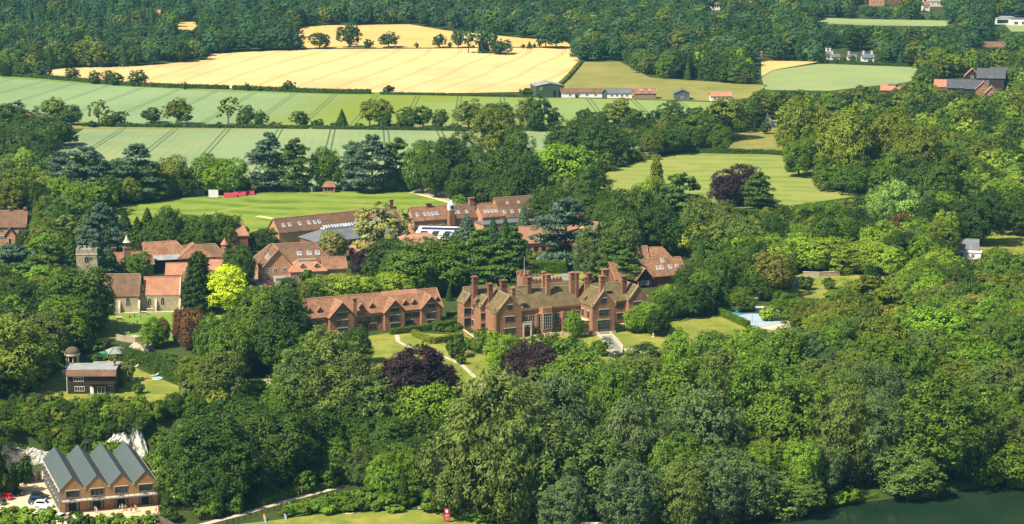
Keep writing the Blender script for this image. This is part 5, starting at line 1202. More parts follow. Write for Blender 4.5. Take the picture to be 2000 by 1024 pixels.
# ---- villa, pool hut, greenhouse
g = B('white_villa', 'white villa with low slate roof among the trees at right', 'house', 1872, 503, -12, wall='white', roof='slate')
x0, y0 = g.loc(1868, 488, 3.4); g.block(x0, x0 + 8, y0, y0 + 7, 3.6, 3.2, 'x', hip0=3, hip1=.0, ov=.2); g.block(x0 + 4, x0 + 9, y0 - 3, y0 + 3, 3.0, rm='white', flat_=True); g.wins((x0 + 6,), y0 - 3.02, (1.2,), 1.0, 1.3); g.win(x0 + 2, y0 - .02, 1, 1, 1.5); g.end()
g = B('pool_hut', 'long low dark hut beside the swimming pool', 'hut', 1437, 611, 12, wall='dark_wood', roof='iron')
g.block(0, 6.6, 0, 2.6, 2.2, rm='iron', flat_=True); g.wins((1.5, 3.4, 5.2), -.02, (1.1,), .7, .6, 1, 1); g.door(.4, -.02, .7, 1.8, mat='white'); g.end()
gh = empty('greenhouse', P(1540, 562), R(-8), 'white ribbed lean-to greenhouse on the lawn', 'greenhouse')
q = MB().mat(0).box(0, 4.6, 0, .2, -.5, .8); q.build('wall', ['stone_pale'], gh)
q = MB().mat(1).slab([(0, 0, .9), (4.6, 0, .9), (4.6, 4.2, 3.0), (0, 4.2, 3.0)], .06); q.mat(0)
for k in range(10): q.slab([(k * .5, 0, .98), (k * .5 + .24, 0, .98), (k * .5 + .24, 4.2, 3.08), (k * .5, 4.2, 3.08)], .08)
q.box(0, .12, 0, 4.2, -.5, .9).box(4.5, 4.62, 0, 4.2, -.5, .9).box(0, 4.6, 4.1, 4.25, -.5, 3.0).build('roof', ['white', 'glass'], gh)

# ---- farm and far houses
g = B('green_barn', 'big dark green barn with pale roof beside the gold field', 'barn', 1047, 191, 12, wall=surf('green_sheet', (.05, .08, .05), (.07, .10, .06), .3), roof='lead')
M['green_sheet'] = bpy.data.materials['green_sheet']; g.wm = 'green_sheet'
g.block(0, 17, 0, 16, 6.6, 1.6, 'y', ov=.2); g.win(3, -.02, 4.6, 1.4, 1.2); g.W('black').box(10.5, 12, -.05, -.01, 0, 4); g.W('black').box(13.5, 15, -.05, -.01, 0, 4); g.end()
for (px, py, wd, dp, h, ri, wm, rm, tx) in ((1097, 191, 25, 7, 3, 2, 'white', 'tile_brown', 'long low farm shed with white doors right of the green barn'), (1185, 192, 15, 7, 3, 2, 'white', 'slate', 'grey twin-gabled farm shed in the middle of the farmyard'),
                                          (1240, 194, 12.5, 8, 3.4, 2.6, 'brick', 'tile', 'red tiled farm building with two skylights'), (1318, 196, 8.5, 9, 4, 1.8, 'grey_clad', 'slate', 'small grey gabled barn at the right of the farmyard'), (1388, 198, 12, 7, 3, 2.2, 'white', 'tile_pink', 'pale orange roofed farm cottage behind the bushes')):
    g = B('farm_building', tx, 'farm building', px, py, 2, wall=wm, roof=rm, group='farm buildings by the green field')
    g.block(0, wd, 0, dp, h, ri, 'x' if wd > 9 else 'y'); g.wins([wd * k / 5 for k in (1, 2, 3, 4)] if wd > 9 else [wd / 2], -.02, (1,), 1.4, 1.2, frame='white')
    if 'skylights' in tx: g.skyx((4, 9), 0, dp, h, ri, .6, w_=1.5, h=1.0)
    if 'twin' in tx: g.block(-2.6, .0, -.2, 5, 3.6, 1.6, 'y', wm='grey_clad', rm='slate')
    if 'white doors' in tx: g.W('black').box(8, 10, -.06, -.01, 0, 2.2)
    g.end()
g = B('lane_cottage', 'small white and orange cottage with brown roof beside the wood', 'cottage', 1491, 250, 15, wall='brick_orange', roof='tile_brown')
g.block(0, 4.5, 0, 6, 4, 3, 'y', wm='white'); g.block(4.5, 8, 1, 6, 3, wm='stone_pale', rm='lead', flat_=True); g.wins((2.2,), -.02, (1, 3.4), 1, 1.1); g.chimney(2.2, 4, 5, 8.5, .8, .8, 1, 'brick'); g.end()
def far(px, py, wd, dp, h, ri, wm, rm, tx, ang=0, name='far_house', axis='x', ch=1, nw=3, up=0):
    p = P(px, py); g = B(name, tx, 'house', px, py, ang, wall=wm, roof=rm, group='houses far among the trees')
    g.block(0, wd, 0, dp, h + up, ri, axis, ov=.4, z0=-1); g.wins([wd * (k + 1) / (nw + 1) for k in range(nw)], -.02, (h * .35 + up, ), 1.2, 1.4)
    for k in range(ch): g.chimney(wd * (.15 + .7 * k), dp * .5, h + up, h + up + ri + 2, 1.1, 1.1, 1, wm)
    g.end()
far(1613, 118, 3.4, 5, 4, 2, 'white', 'slate', 'white cottage with two tall chimneys at the pale crop field', ch=2, nw=2, up=0)
far(1624, 119, 5.5, 6, 2.6, 1.6, 'white', 'slate', 'low white cottage with grey roof between taller white ones', ch=1)
far(1656, 118, 6, 6, 2.2, 1.6, 'cream', 'slate', 'cream cottage with hedge before it in the white row', ch=1)
far(1684, 121, 8, 7, 2.8, 2.2, 'white', 'slate', 'rightmost white cottage, gabled, in the row over the crop field', ch=2)
far(1822, 126, 6, 6, 3.5, 2.5, 'white', 'slate', 'small white gabled house half hidden right of the white row', ch=0, nw=2)
far(1301, 98, 7, 7, 4, 3, 'brick', 'tile_brown', 'tall brick house with pale chimneys rising from the wood', ch=2, up=1)
far(1474, 112, 6, 6, 3, 2, 'brick_dark', 'tile_pink', 'small red roof at the wood edge left of the stubble field', ch=0, up=.5)
far(1908, 104, 20, 10, 3, 3, 'brick_dark', 'tile_brown', 'long plain brown roof among trees at the right edge', ch=0, up=1)
far(1388, 20, 8, 7, 3, 2.2, 'white', 'tile_brown', 'white house with brown roof in the far wood', ch=1, up=1)
far(1462, 32, 5, 8, 8, 3, 'cream', 'tile', 'narrow cream gable peeping out of the far wood', ch=1, up=1)
far(1802, 22, 6, 7, 4, 2.5, 'white', 'tile', 'white and red house near the far green field', ch=1, up=1)
far(1812, 13, 18, 9, 4, 2, 'cream', 'lead', 'long pale roof behind the white and red house', ch=0, up=.5)
far(1680, 7, 14, 9, 6, 3, 'brick', 'tile_pink', 'leftmost bright red roof on the skyline wood', ch=1, up=1)
far(1700, 12, 12, 9, 6, 3, 'brick_orange', 'tile', 'orange brick house in front of the skyline red roof', ch=1, up=1)
far(1738, 6, 22, 9, 4, 3, 'brick_dark', 'tile_brown', 'long dull roof right of the skyline red roof', ch=0, up=.5)
far(1304, 8, 5, 7, 3, 2, 'cream', 'tile_brown', 'tiny pale gable on the skyline wood near the centre', ch=0, up=1)
far(1938, 20, 14, 9, 4, 2, 'white', 'tile_pink', 'low white and orange houses near the top right corner', ch=0, up=.5)
far(205, 16, 9, 9, 9, 5, 'brick', 'tile_brown', 'brown steep roof peeping from the top left wood', ch=0, up=2, axis='y')
far(295, 40, 8, 6, 4, 2, 'cream', 'tile_pink', 'pale wall beside the small gold field in the wood', ch=0, up=2)
g = B('industrial_shed', 'white flat industrial shed with dark fronts at the top right edge', 'shed', 1950, 50, 0, wall='white', roof='lead')
g.block(0, 16, 10, 30, 5, rm='lead', flat_=True); g.block(10, 40, 0, 12, 5, rm='slate', flat_=True); g.W('solar').box(1, 15, 9.9, 9.98, 1, 4); g.wins((14, 20, 26), -.02, (1,), 3, 2); g.end()
# black and red roofs
for (px, py, wd, dp, ri, wm, rm, tx) in ((1825, 186, 13, 8, 3.6, 'brick', 'tile_pink', 'low red roof left of the black roofs'), (1850, 188, 16, 9, 4.2, 'dark_wood', 'slate2', 'left long black roof of the village hall group'), (1885, 190, 13, 9, 4.2, 'dark_wood', 'slate2', 'middle black gabled roof beside the orange gables'),
                                    (1905, 192, 9, 9, 4.4, 'brick', 'tile_pink', 'orange gable facing front among the black roofs'), (1883, 176, 9, 9, 4.6, 'dark_wood', 'tile_pink', 'dark gable with orange side roof at the back of the group'), (1908, 178, 16, 9, 5, 'dark_wood', 'slate2', 'tall black roof at the back of the group, left'), (1935, 176, 18, 9, 5, 'dark_wood', 'slate2', 'tall black roof at the back of the group, right'),
                                    (1720, 193, 12, 7, 2.6, 'brick_dark', 'tile_pink', 'red roof with a grey strip alone among olive trees'), (1924, 200, 7, 8, 3.6, 'brick', 'tile_pink', 'small orange roof low in front of the black roofs')):
    if 'slate2' not in M: M['slate2'] = surf('black_slate', (.045, .05, .06), (.065, .07, .08), .4, .6)
    g = B('village_roof', tx, 'house', px, py, -12, wall=wm, roof=rm, group='black and red roofed houses at right'); up = 1.2 + (3.0 if 'back' in tx else 0)
    g.block(0, wd, 0, dp, 4 + up, ri, 'x' if wd > 9.5 else 'y', ov=.5); g.wins([wd / 2], -.02, (3 + up,), 1.6, 1.4)
    if 'strip' in tx: g.Rf('slate').slab([(4, 2.6, 8.0), (14.4, 2.6, 8.0), (14.4, 3.6, 8.8), (4, 3.6, 8.8)], .2)
    g.end()
# ---- cricket pavilion hut and covers
g = B('scorers_hut', 'small brick scorers hut with red roof and dark boards', 'hut', 631, 377, 0, wall='brick', roof='tile')
g.block(0, 5.2, 0, 4, 2.9, 1.6, 'x', hip0=1.2, hip1=1.2); 
for k in range(3): MB().box(.7 + k * 1.35, 1.8 + k * 1.35, -.08, -.01, 1.0, 2.4).build('score_board', ['black'], g.r)
g.end()
# ------------------------------------------------------------------ hedges, walls, small things
def hedge(label, pts, wd, h, col, n_per=26, leaf=.3, h0=0, name='hedge'):
    c = [P(*p) for p in pts]; rng = np.random.default_rng(abs(int(pts[0][0])))
    o0 = c[0].copy(); ce = []; nr = []; core = MB()
    for a, b_ in zip(c, c[1:]):
        d = b_ - a; L = d.length; u = d / L; n_ = Vector((-u.y, u.x, 0)); k = max(10, int(L * n_per))
        t_ = rng.random(k); side = rng.random(k)
        for q in range(k):
            base = a + d * t_[q] - o0; r_ = side[q]; bump = .12 * math.sin(t_[q] * L * 1.1) * wd
            if r_ < .42: off = n_ * ((rng.random() - .5) * wd); z = h + bump * .4 + rng.normal() * .08; nn = Vector((0, 0, 1))
            else:
                s_ = 1 if r_ < .6 else -1; off = n_ * (s_ * (wd / 2 + bump * .3)); z = rng.random() * h; nn = n_ * s_ + Vector((0, 0, .3))
            ce.append(tuple(base + off + Vector((0, 0, z + h0)))); nr.append(tuple(nn))
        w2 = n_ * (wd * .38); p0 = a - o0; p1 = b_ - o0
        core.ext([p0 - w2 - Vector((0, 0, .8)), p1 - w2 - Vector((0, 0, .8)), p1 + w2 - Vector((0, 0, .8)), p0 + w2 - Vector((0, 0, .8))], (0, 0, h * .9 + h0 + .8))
    ce = np.array(ce); nr = np.array(nr); n = len(ce)
    v = quads(ce, nr + rng.normal(size=(n, 3)) * .45, rng.normal(size=(n, 3)), rng.uniform(.7, 1.3, n) * leaf * 1.3, rng.uniform(.7, 1.3, n) * leaf)
    o = bpy.data.objects.new(name, leafmesh(name, v)); S.collection.objects.link(o); o.location = o0
    k = COL[col] if isinstance(col, str) else col; o.color = (*k, 1)
    e = core.build('hedge_core', ['leaf'], o); e.color = (*[q * .6 for q in k], 1)  # solid core, leaf colour darkened as the shade inside the hedge
    tag(o, label, 'hedge', 'hedges'); return o
hedge('clipped golden hedge corner in front of the long brick range', [(808, 656), (845, 672), (903, 661)], 1.7, 1.9, (.20, .24, .02), 90, .22)
hedge('dark clipped hedge in front of the long brick range', [(762, 654), (850, 643), (905, 634)], 2.2, 1.9, 'm', 70, .25)
hedge('short dark hedge reaching toward the manor west front', [(845, 640), (905, 626)], 1.8, 1.8, 'm', 60, .25)
hedge('dark hedge behind the terrace garden beside the manor', [(875, 622), (905, 615)], 2.2, 2.0, 'm', 60, .25)
hedge('clipped hedge running diagonally beside the swimming pool', [(1402, 614), (1462, 641)], 1.8, 2.2, 'm', 90, .25)
hedge('dark rectangular hedge behind the battlemented tower', [(1018, 536), (1105, 533)], 4, 4.5, 'm', 60, .3)
hedge('long dark diagonal hedge behind the dark timber house', [(240, 700), (300, 718), (345, 742), (392, 762)], 4.5, 3.6, 'd', 70, .32)
hedge('long field hedge between gold and green fields, left half', [(-140, 140), (60, 152), (130, 158), (230, 167), (330, 172), (447, 175)], 3.5, 2.6, 'd', 22, .6)
hedge('field hedge between gold and green fields, middle stretch', [(455, 176), (560, 180), (640, 183), (725, 184)], 3.5, 2.8, 'd', 22, .6)
hedge('low field hedge running right to the green barn', [(742, 185), (860, 187), (1000, 190), (1040, 191)], 2.5, 1.6, 'd', 22, .5)
hedge('hedgerow between the two wheat fields, left half', [(160, 247), (300, 249), (420, 250), (600, 252)], 3, 1.8, 'd', 22, .6)
hedge('hedgerow between the two wheat fields, right half', [(610, 252), (760, 254), (900, 256), (1080, 256)], 3, 1.8, 'd', 22, .6)
hedge('scrubby hedge between gold field and meadow', [(1088, 172), (1110, 152), (1135, 122)], 2.5, 1.6, 'o', 22, .5)
hedge('hedge along the far side of the sports field', [(1335, 298), (1400, 300), (1480, 301), (1545, 304), (1590, 312)], 3, 2.2, 'd', 30, .5)
hedge('hedge bank left of the sports field goals', [(1205, 318), (1250, 312), (1290, 312)], 4, 2.4, 'o', 30, .5)
hedge('long clipped wood edge hedge before the white cottages', [(1600, 122), (1700, 128), (1790, 131)], 2, 2, 'd', 22, .5)
hedge('laurel hedge in front of the kitchen garden wall', [(1690, 540), (1740, 536)], 3, 3, 'd', 50, .35)
hedge('nettle bank beside the tow path railing', [(560, 1003), (640, 985), (720, 975), (800, 975)], 5, 1.6, 'b', 60, .4)
hedge('scrub bank above the tow path', [(500, 985), (600, 960), (690, 935), (740, 925)], 4.5, 1.8, 'm', 60, .4)
hedge('green scrub at the foot of the chalk cliff behind the boathouse', [(110, 893), (180, 880), (240, 878)], 3, 2.5, 'b', 60, .4)
hedge('ivy and scrub at the cliff foot right of the boathouse', [(270, 915), (310, 930), (335, 965)], 4, 3, 'm', 60, .4)
hedge('sunlit weeds on the river bank between willows', [(1640, 984), (1665, 978), (1712, 970)], 1.2, .6, 'b', 90, .3)
hedge('lavender edging round the stone bastion', [(1184, 694), (1200, 699), (1216, 694)], 1.2, .8, (.12, .08, .20), 90, .22)
# chalk cliff faces
def chalk(name, label, pts, ztop):
    me = MB(); rng = random.Random(len(pts)); bot = []; 
    for (a0, a1, a2), (b0, b1, b2) in zip(pts, pts[1:]):
        for k in range(5): bot.append((P(a0 + (b0 - a0) * k / 5, a1 + (b1 - a1) * k / 5), a2 + (b2 - a2) * k / 5 + rng.uniform(-.25, .25)))
    rows = 14; vs = []
    for j in range(rows + 1):
        for p, h in bot:
            vs.append((p.x + rng.uniform(-.12, .12), p.y + j / rows * h * .22 + .5 * math.sin(p.x * .9 + j * .5) + .2 * math.sin(p.x * 2.3 + j) + rng.uniform(-.15, .15), p.z - 1 + (h + 1) * j / rows))
    n = len(bot); fs = [(j * n + i, j * n + i + 1, (j + 1) * n + i + 1, (j + 1) * n + i) for j in range(rows) for i in range(n - 1)]
    back = [(v[0], v[1] + 4, v[2]) for v in vs]; N_ = len(vs)
    me.add(vs + back, fs + [tuple(q + N_ for q in f)[::-1] for f in fs] + [(rows * n + i, rows * n + i + 1, N_ + rows * n + i + 1, N_ + rows * n + i) for i in range(n - 1)] + [(j * n, (j + 1) * n, N_ + (j + 1) * n, N_ + j * n) for j in range(rows)] + [(j * n + n - 1, N_ + j * n + n - 1, N_ + (j + 1) * n + n - 1, (j + 1) * n + n - 1) for j in range(rows)])
    o = me.build(name, ['chalk']); o['kind'] = 'structure'; return o
M['chalk'] = surf('chalk_rock', (.60, .58, .52), (.74, .72, .66), .6, .95, c3=(.10, .12, .04), s3=.4, a3=1.0, bump=.8, bscale=1.5)
chalk('chalk_cliff', '', [(-60, 925, 9), (-20, 925, 9), (0, 925, 8), (15, 922, 6), (35, 920, 4.5), (60, 917, 5), (80, 915, 4), (110, 912, 3.5)], 0)
chalk('chalk_cliff', '', [(150, 905, 3), (165, 905, 6), (185, 903, 5), (200, 903, 4), (222, 902, 7), (240, 902, 7.5), (252, 903, 5)], 0)
chalk('chalk_cliff', '', [(245, 903, 3.5), (255, 903, 7), (263, 903, 10.5), (270, 904, 9), (280, 905, 6), (290, 906, 3)], 0)
# ---- swimming pool
pool = sheet('pool_deck', [(1400, 607), (1435, 601), (1505, 598), (1570, 638), (1545, 650), (1470, 640)], 'stone_pale', .1)
m = flat('pool_water', (.10, .45, .50), .08); M['pool'] = m
m2 = flat('pool_cover', (.42, .52, .58), .4); M['cover'] = m2
sheet('pool_water', [(1418, 612), (1486, 602), (1500, 608), (1430, 619)], 'pool', .18); sheet('pool_water', [(1434, 620), (1500, 609.5), (1536, 630), (1478, 641)], 'cover', .18)
# ---- walls
def wall(label, pts, h, th, mat, cap=None, name='wall'):
    c = [P(*p) for p in pts]; o0 = c[0].copy(); m_ = MB()
    for a, b_ in zip(c, c[1:]):
        d = (b_ - a); d.z = 0; u = d.normalized(); n_ = Vector((-u.y, u.x, 0)) * th / 2; p0, p1 = a - o0, b_ - o0; zz = Vector((0, 0, .8))
        m_.mat(0).ext([p0 - n_ - zz, p1 - n_ - zz, p1 + n_ - zz, p0 + n_ - zz], (0, 0, h + .8))
        if cap: m_.mat(1).ext([p0 - n_ * 1.4 + Vector((0, 0, h)), p1 - n_ * 1.4 + Vector((0, 0, h)), p1 + n_ * 1.4 + Vector((0, 0, h)), p0 + n_ * 1.4 + Vector((0, 0, h))], (0, 0, .14))
    o = m_.build(name, [mat] + ([cap] if cap else [])); o.location = o0; return tag(o, label, 'wall')
wall('old brick wall along the kitchen garden behind the greenhouse', [(1568, 540), (1600, 541), (1640, 539)], 1.6, .5, 'stone', 'stone_pale')
wall('pale brick wall behind the round topiary trees', [(1736, 540), (1775, 533)], 2.6, .5, 'brick', 'stone_pale')
wall('weathered wall behind the swimming pool hut', [(1395, 607), (1440, 600), (1480, 594)], 2.0, .5, 'stone', 'stone_pale')
wall('grey roadside wall along the wood right of the playing field', [(1665, 342), (1700, 349), (1745, 360)], 3.2, .5, 'slate', 'stone_pale')
wall('curved flint wall of the churchyard by the gravel drive', [(228, 664), (245, 668), (265, 670), (278, 668)], 1.8, .6, 'stone')
wall('small timber panel fence behind the village house', [(0, 483), (28, 486)], 1.6, .12, 'timber', name='panel_fence')
wall('pale gate pillar wall by the pool path', [(1388, 597), (1400, 612)], 3.0, .3, 'stone_pale')
wall('low pale wall ending the manor lawn near the river trees', [(1215, 686), (1260, 690), (1322, 688)], .9, .4, 'stone_pale')
wall('stone kerb wall on the forecourt terrace of the manor', [(905, 650), (935, 672), (955, 690)], 1.0, .4, 'brick', 'stone_pale')
# balustrade of the manor terrace
def balustrade(label, pts, h=1.0, step=.45):
    c = [P(*p) for p in pts]; o0 = c[0].copy(); r_ = empty('balustrade', o0, 0, label, 'balustrade'); rail = MB(); bal = MB()
    for a, b_ in zip(c, c[1:]):
        d = b_ - a; L = d.length; u = d / L; n_ = Vector((-u.y, u.x, 0)) * .16; p0, p1 = a - o0, b_ - o0
        for z, t_ in ((-.6, .8), (h - .16, .18)): rail.ext([p0 - n_ + Vector((0, 0, z)), p1 - n_ + Vector((0, 0, z)), p1 + n_ + Vector((0, 0, z)), p0 + n_ + Vector((0, 0, z))], (0, 0, t_))
        k = 0.0
        while k < L:
            q = p0 + u * k; w_ = .28 if int(k / step) % 8 == 0 else .09; bal.box(q.x - w_, q.x + w_, q.y - w_, q.y + w_, q.z + .2, q.z + h - .16 + (.25 if w_ > .2 else 0)); k += step
    rail.build('rail', ['stone_pale'], r_); bal.build('baluster', ['stone_pale'], r_); return r_
balustrade('pale stone balustrade curving below the manor terrace', [(1026, 668), (1045, 661), (1075, 656), (1110, 654), (1140, 652), (1168, 655)])
balustrade('left balustrade of the stepped stone bastion', [(1168, 656), (1178, 670), (1188, 684), (1200, 691)])
balustrade('right balustrade of the stepped stone bastion', [(1192, 655), (1205, 668), (1216, 682), (1214, 690), (1200, 691)])
bt = empty('bastion_terrace', P(1190, 690), 0, 'raised stone bastion terrace paved in grey below the manor', 'terrace')
pts = [P(*q) - P(1190, 690) for q in ((1170, 655), (1192, 654), (1214, 682), (1212, 690), (1200, 693), (1186, 686))]
MB().ext([(q.x, q.y, -1.5) for q in pts], (0, 0, 1.75)).build('base', ['stone_pale'], bt); MB().ext([(q.x * .9 + .2, q.y * .9 + .6, .26) for q in pts], (0, 0, .03)).build('paving', ['tarmac'], bt)
s_ = B('garden_steps', 'brick garden steps curving down beside the manor right wing', 'steps', 1238, 634, -35)
for k in range(9): s_.W('stone_pale').box(-1.2, 1.2, k * .8 - 1, k * .8 - .15, -1, .3 + k * .2)
s_.W('brick').box(-1.6, -1.25, -1, 6.6, -1, 2.2); s_.W('brick').box(1.25, 1.6, -1, 6.6, -1, 2.2); s_.end()
MB().cyl(0, 0, -.3, .2, .55).cyl(0, 0, .2, .9, .28, .2).cyl(0, 0, .9, 1.05, .4).cyl(0, .0, 1.05, 1.7, .16, .08).build('sundial', ['stone_pale'], loc=P(1276, 659))
tag([o for o in S.objects if o.name == 'sundial'][0], 'small weathered stone sundial statue on the manor lawn', 'sundial')
# ---- gravestones
rg = random.Random(3); gs = []
for i, (px, py) in enumerate([(198, 628), (203, 626), (207, 624), (194, 631), (215, 634), (222, 636), (228, 633), (226, 641), (233, 645), (242, 643), (246, 638), (248, 644), (254, 641), (256, 646), (262, 637), (264, 641), (268, 635), (236, 650), (253, 622), (274, 624), (262, 619), (314, 608), (210, 640), (219, 644), (244, 648)]):
    k = i % 3; q = MB(); h = (.9, 1.1, .8)[k]; w_ = .34
    if k == 1: q.box(-.1, .1, -.08, .08, .2, 1.5).box(-.38, .38, -.07, .07, .95, 1.15).box(-.35, .35, -.2, .2, -.3, .22)
    else: q.ext([(-w_, -.07, -.3), (w_, -.07, -.3), (w_, -.07, h)] + [(w_ * math.cos(a * .314), -.07, h + w_ * .8 * math.sin(a * .314)) for a in range(1, 10)] + [(-w_, -.07, h)], (0, .14, 0))
    o = q.build('gravestone', ['stone'], loc=P(px, py), rz=rg.uniform(.5, 1.3)); gs.append((o, ('round-topped gravestone', 'cross-shaped gravestone', 'low round-topped gravestone')[k], px, py))
    tag(o, '', 'gravestone', 'gravestones in the churchyard')
gs.sort(key=lambda q: (q[2], q[3]))
for i, (o, tx, px, py) in enumerate(gs): o['label'] = '%s in the %s of the graveyard, %s from the left' % (tx, 'back row' if py < 630 else ('middle' if py < 640 else 'front'), ['first', 'second', 'third', 'fourth', 'fifth', 'sixth', 'seventh', 'eighth', 'ninth', 'tenth', 'eleventh', 'twelfth', 'thirteenth', 'fourteenth', 'fifteenth', 'sixteenth', 'seventeenth', 'eighteenth', 'nineteenth', 'twentieth', 'twenty-first', 'twenty-second', 'twenty-third', 'twenty-fourth', 'twenty-fifth'][i])
for px, py, tx in ((233, 626, 'brick chest tomb with pale slab among the graves'), (247, 652, 'flat white ledger tomb at the front of the graveyard'), (282, 615, 'grey chest tomb beside the church path'), (225, 609, 'pale chest tomb against the church wall'), (293, 609, 'low stone chest tomb right of the chancel wall')):
    o = MB().mat(0).box(-.9, .9, -.45, .45, -.3, .35 if 'ledger' in tx else .95).mat(1).box(-1.05, 1.05, -.6, .6, .35 if 'ledger' in tx else .95, .5 if 'ledger' in tx else 1.1).build('chest_tomb', ['brick' if 'brick' in tx else 'stone', 'stone_pale'], loc=P(px, py), rz=.05); tag(o, tx, 'tomb', 'chest tombs')
# ---- cars
PAINT = {}
def paint(n, c):
    if n not in PAINT: PAINT[n] = flat(n + '_car_paint', c, .3, 0, .8)
    return PAINT[n]
flat_rub = flat('rubber', (.02, .02, .02)); M['rubber'] = flat_rub; M['headlamp'] = flat('headlamp', (.7, .7, .7), .2); M['taillamp'] = flat('taillamp', (.4, .02, .02), .3)
def loft(secs, mb):
    n = len(secs[0]); vs = [p for s__ in secs for p in s__]
    mb.add(vs, [(i * n + k, i * n + (k + 1) % n, (i + 1) * n + (k + 1) % n, (i + 1) * n + k) for i in range(len(secs) - 1) for k in range(n)] + [tuple(range(n))[::-1], tuple(range((len(secs) - 1) * n, len(secs) * n))])
CARM = {}
def car(label, px, py, ang, col, suv=False, up=0):
    key = suv
    if key not in CARM:
        H1 = .95 if not suv else 1.1; L = 4.4 if not suv else 4.8; W_ = .9 if not suv else .97; top = 1.45 if not suv else 1.8
        def sec(x, w, zb, zt): return [(x, -w * .9, zb), (x, w * .9, zb), (x, w, zb + .2), (x, w, zt - .15), (x, w * .88, zt), (x, -w * .88, zt), (x, -w, zt - .15), (x, -w, zb + .2)]
        bd = MB(); loft([sec(-L/2, W_ * .8, .35, H1 - .15), sec(-L/2 + .15, W_ * .95, .25, H1 - .03), sec(-L * .25, W_, .22, H1), sec(L * .15, W_, .22, H1), sec(L * .3, W_ * .98, .22, H1 - .08), sec(L/2 - .15, W_ * .9, .25, H1 - .28), sec(L/2, W_ * .75, .35, H1 - .4)], bd)
        def cs(x, w, zb, zt): return [(x, -w, zb), (x, w, zb), (x, w * .86, zt), (x, -w * .86, zt)]
        x0, x1, x2, x3 = (-L/2 + .12, -L/2 + .5, L * .05, L * .24)
        loft([cs(x0, W_ * .88, H1 - .06, H1 + .02), cs(x1, W_ * .9, H1 - .06, top - .06), cs((x1 + x2) / 2, W_ * .9, H1 - .06, top), cs(x2, W_ * .9, H1 - .06, top - .04), cs(x3, W_ * .86, H1 - .1, H1 - .06)], bd)
        gl = MB(); s0 = top - .1
        for s__ in (-1, 1): gl.ext([(x1 + .15, s__ * W_ * .905, H1 + .04), (x2 + .35, s__ * W_ * .905, H1 + .04), (x2 - .02, s__ * W_ * .80, s0 - .03), (x1 + .2, s__ * W_ * .80, s0 - .03)], (0, s__ * .02, 0))
        gl.ext([(x2 + .1, -W_ * .72, s0 + .01), (x2 + .1, W_ * .72, s0 + .01), (x3 - .06, W_ * .78, H1 + .02), (x3 - .06, -W_ * .78, H1 + .02)], (.05, 0, .05)); gl.ext([(x0 + .06, -W_ * .75, H1 + .08), (x0 + .06, W_ * .75, H1 + .08), (x1 - .06, W_ * .72, s0), (x1 - .06, -W_ * .72, s0)], (-.05, 0, .04))
        wh = MB().mat(0).tube([(0, -.11, 0), (0, .11, 0)], [.33, .33], 16).mat(1).tube([(0, -.12, 0), (0, .12, 0)], [.19, .19], 12)
        hl = MB().box(L/2 - .12, L/2 + .0, -.18, .18, -.07, .07)
        CARM[key] = (bd.mesh('body', ['white']), gl.mesh('windows', ['glass']), wh.mesh('wheel', ['rubber', 'headlamp']), hl.mesh('headlight', ['headlamp']), L, W_, H1)
    bm_, gm, wm_, hm, L, W_, H1 = CARM[key]
    p = P(px, py); p.z += .06 + up; r_ = empty('parked_car', p, R(ang), label, 'car', 'parked cars'); me = bm_.copy(); me.materials.clear(); me.materials.append(paint(*col)); link('body', me, r_); link('windows', gm, r_)
    for x in (-L * .31, L * .31):
        for y in (-W_ + .08, W_ - .08): link('wheel', wm_, r_, (x, y, .33))
    for y in (-W_ * .62, W_ * .62): link('headlight', hm, r_, (0, y, H1 - .42))
    return r_
CB, CR, CWt, CGy, CBl, CS = ('black', (.015, .016, .02)), ('red', (.50, .02, .02)), ('white', (.80, .80, .80)), ('dark_grey', (.05, .06, .07)), ('blue', (.03, .06, .14)), ('silver', (.40, .42, .43))
car('red hatchback at the left of the boathouse yard', 11, 975, 150, CR); car('black hatchback right of the red car on the yard', 31, 967, 155, CB); car('dark car cut off by the left edge of the yard', -3, 985, 150, CGy)
car('black large car topmost of the row beside the boathouse', 78, 975, 5, CB, True); car('dark blue-grey estate below the black car by the boathouse', 74, 984, 8, CBl, True); car('white large car in the middle of the row by the boathouse', 86, 991, -4, CWt, True); car('white car at the bottom of the row behind the bushes', 90, 1002, -4, CWt)
car('white van-like car nose-on below the boathouse corner', 121, 1016, 60, CWt, True)
car('black car on the gravel drive below the churchyard', 290, 686, 120, CB); car('white car parked behind the village house fence', 22, 470, 20, CWt)
car('dark red car upper one beside the boarding house porch', 521, 548, 80, ('maroon', (.22, .01, .03))); car('dark red car lower one beside the boarding house porch', 525, 557, 10, ('maroon', (.22, .01, .03)))
for i, (px, py, a, c_, tx) in enumerate(((915, 385, 150, CGy, 'dark grey car leftmost in the back row of the car park'), (921, 387, 150, CS, 'silver car second in the back row of the car park'), (926, 389, 150, CWt, 'white car third in the back row of the car park'), (936, 391, 160, CS, 'silver car rightmost in the back row of the car park'), (899, 397, 5, CB, 'black car beside the clock turret in the car park'), (914, 402, 5, CWt, 'white car behind the clock block roof'), (955, 398, 140, CBl, 'dark blue car near the bright green tree of the car park'), (963, 402, 140, CBl, 'dark blue car lower one near the bright green tree'))):
    car(tx, px, py, a, c_)
